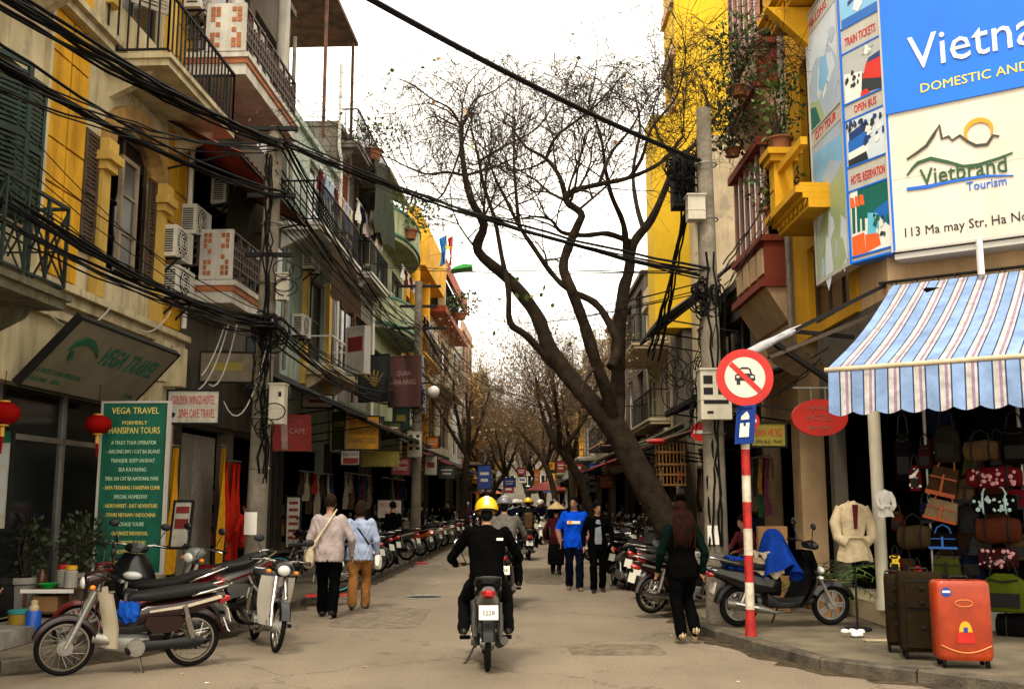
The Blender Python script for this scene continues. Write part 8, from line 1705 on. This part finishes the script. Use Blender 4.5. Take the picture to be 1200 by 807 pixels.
laundry('laundry line on the long white balcony', FL, 23.6, 27.6, .8, 9.6, 8, LC); laundry('laundry line on the stained house terrace', FL, 29.6, 33.8, .5, 10.6, 7, LC); laundry('laundry line across the lime house', FL, 36.5, 40.8, .8, 10.2, 7, LC); laundry('laundry line on the far yellow balcony', FL, 43.5, 49, .7, 9.6, 8, LC); laundry('laundry on the high fretwork balcony', FL, 17.4, 19.6, .6, 11.0, 4, LC)
def pipe(label, F, pts, r, m_): tag(S('drain_pipe', MB().tube([F.pt(*p) for p in pts], r, 7), m_, label), cat='pipe', group='pipes on the house fronts')
pipe('white drain pipe at the corner of the ochre house', FL, [(17.32, .1, 12.4), (17.3, .12, 9.4), (17.2, .16, 8.7), (17.25, .1, 7.6), (17.25, .1, 4.6)], .045, WHITE); pipe('grey drain pipe between the dark and the pale green house', FL, [(23.65, .1, 12.9), (23.65, .1, 4.7)], .05, CONC); pipe('rusty pipe down the stained house', FL, [(31.7, .08, 12), (31.7, .08, 4.7)], .05, RUST); pipe('white pipe down the lime house edge', FL, [(35.0, .08, 12.9), (35.0, .08, 4.4)], .055, WHITE); pipe('grey pipe down the tan bay house', FR, [(17.45, .08, 12.5), (17.45, .08, 4.2)], .045, CONC); pipe('thin iron pipe on the beige side house', FR, [(25.45, .1, 10.8), (25.45, .1, 4.0)], .05, IRON)
for (px, py, w_, h, Y, k, lb) in ((266, 430, 60, 34, 17.6, 'tan', 'dull gold lettered board in the shade above the hotel door'), (302, 425, 26, 60, 18.2, 'dull', 'dark upright board behind the grey pole'), (434, 500, 30, 22, 26.5, 'dull', 'grey awning board behind the yellow exchange sign'), (372, 470, 34, 14, 23.0, 'white', 'faded pale strip sign under the rusty awning'), (470, 490, 18, 26, 30.5, 'darkgreen', 'dark green sign at the farther pole'), (505, 545, 14, 22, 37, 'white', 'small pale upright sign past the farther pole')):
    r_, a_, al, up, w2, h2 = cam_board('hanging_sign', lb, px - w_ / 2, py - h / 2, px + w_ / 2, py + h / 2, Y, SGN[k], IRON, .08, yaw=8)
    P('emblem', rect_on(MB(), a_, -w2 * .3, w2 * .3, -h2 * .12, h2 * .16), SGN['olive' if k in ('tan', 'dull', 'darkgreen') else 'red'], r_)

for (px, py, Y, k, w_, h, lb) in ((596, 573, 84, 'red', 12, 8, 'tiny red awning sign at the far bend'), (646, 560, 76, 'yellow', 9, 12, 'tiny yellow banner under the far trees'), (664, 566, 70, 'maroon', 14, 9, 'small maroon far sign behind the crowd'), (612, 562, 90, 'white', 10, 7, 'tiny white sign at the far bend'), (622, 574, 64, 'green', 14, 7, 'dull green far shop sign above the pale car'), (694, 570, 56, 'white', 10, 12, 'small white far panel beside the blue banner'), (574, 575, 62, 'maroon', 12, 8, 'maroon far sign under the slim tree'), (658, 574, 58, 'orange', 8, 7, 'small orange far sign above the trader'), (584, 545, 60, 'yellow', 8, 11, 'small yellow upright far sign on the flag side'), (678, 548, 60, 'red', 8, 10, 'small red upright far sign on the tree side')):
    r_, a_, al, up, w2, h2 = cam_board('hanging_sign', lb, px - w_ / 2, py - h / 2, px + w_ / 2, py + h / 2, Y, SGN[k], IRON, .1); P('emblem', rect_on(MB(), a_, -w2 * .3, w2 * .3, -h2 * .12, h2 * .16), SGN['white'] if k != 'white' else SGN['blue'], r_)
for (x, y, m_, lb) in ((1.9, 58, 'red', 'faded red parasol over a far kerb stall'), (-2.1, 67, 'white', 'pale parasol over a far stall on the flag side'), (2.0, 71, 'blue', 'blue parasol over a far stall on the tree side'), (-1.9, 82, 'orange', 'orange parasol at the far bend')):
    root = T('parasol', lb, 'parasol', (x, y, .1), 'parasols over the far stalls'); P('canopy', MB().lathe([(.01, 2.75), (.5, 2.6), (1.15, 2.25), (1.12, 2.22), (.5, 2.55), (.01, 2.7)], (x, y, 0), 16), SGN[m_], root); P('pole', MB().cyl((x, y, .1), (x, y, 2.7), .025, n=6), STEEL, root)

# more stock crowding the bag shop
for (px, py, w_, h, k, kd, rot, lb) in ((1088, 600, .2, .26, 'navy', 'tote', -8, 'small navy tote squeezed left of the cream tote'), (1132, 575, .22, .3, 'tan', 'tote', 6, 'tan tote between the brown bag and the crimson bag'), (1128, 690, .4, .3, 'black', 'pack', 0, 'black backpack in the gap above the orange suitcase'), (1090, 700, .3, .3, 'dkolive', 'pack', 0, 'olive backpack behind the dark suitcases'), (1150, 640, .26, .22, 'grey', 'tote', 5, 'grey satchel under the black flowered bag'), (1085, 535, .2, .3, 'maroon', 'pack', 0, 'maroon daypack between the high olive bags'), (1172, 530, .24, .3, 'brown', 'tote', -5, 'brown tote crammed under the valance'), (1052, 610, .16, .24, 'redbrown', 'pack', 0, 'red brown pouch hung behind the shop column'), (1138, 548, .2, .2, 'green', 'tote', 0, 'green pouch below the tan duffel'), (1196, 640, .3, .3, 'olive', 'pack', 0, 'olive backpack at the picture edge of the rack'), (1194, 585, .26, .24, 'redpat', 'tote', 0, 'crimson tote at the picture edge of the rack'), (1060, 705, .26, .2, 'grey', 'duffel', 0, 'grey duffel low behind the narrow suitcase')):
    bag(lb, px, py, w_, h, .15, BG[k], kind=kd, rot=rot, d=rnd.uniform(-.14, -.04))
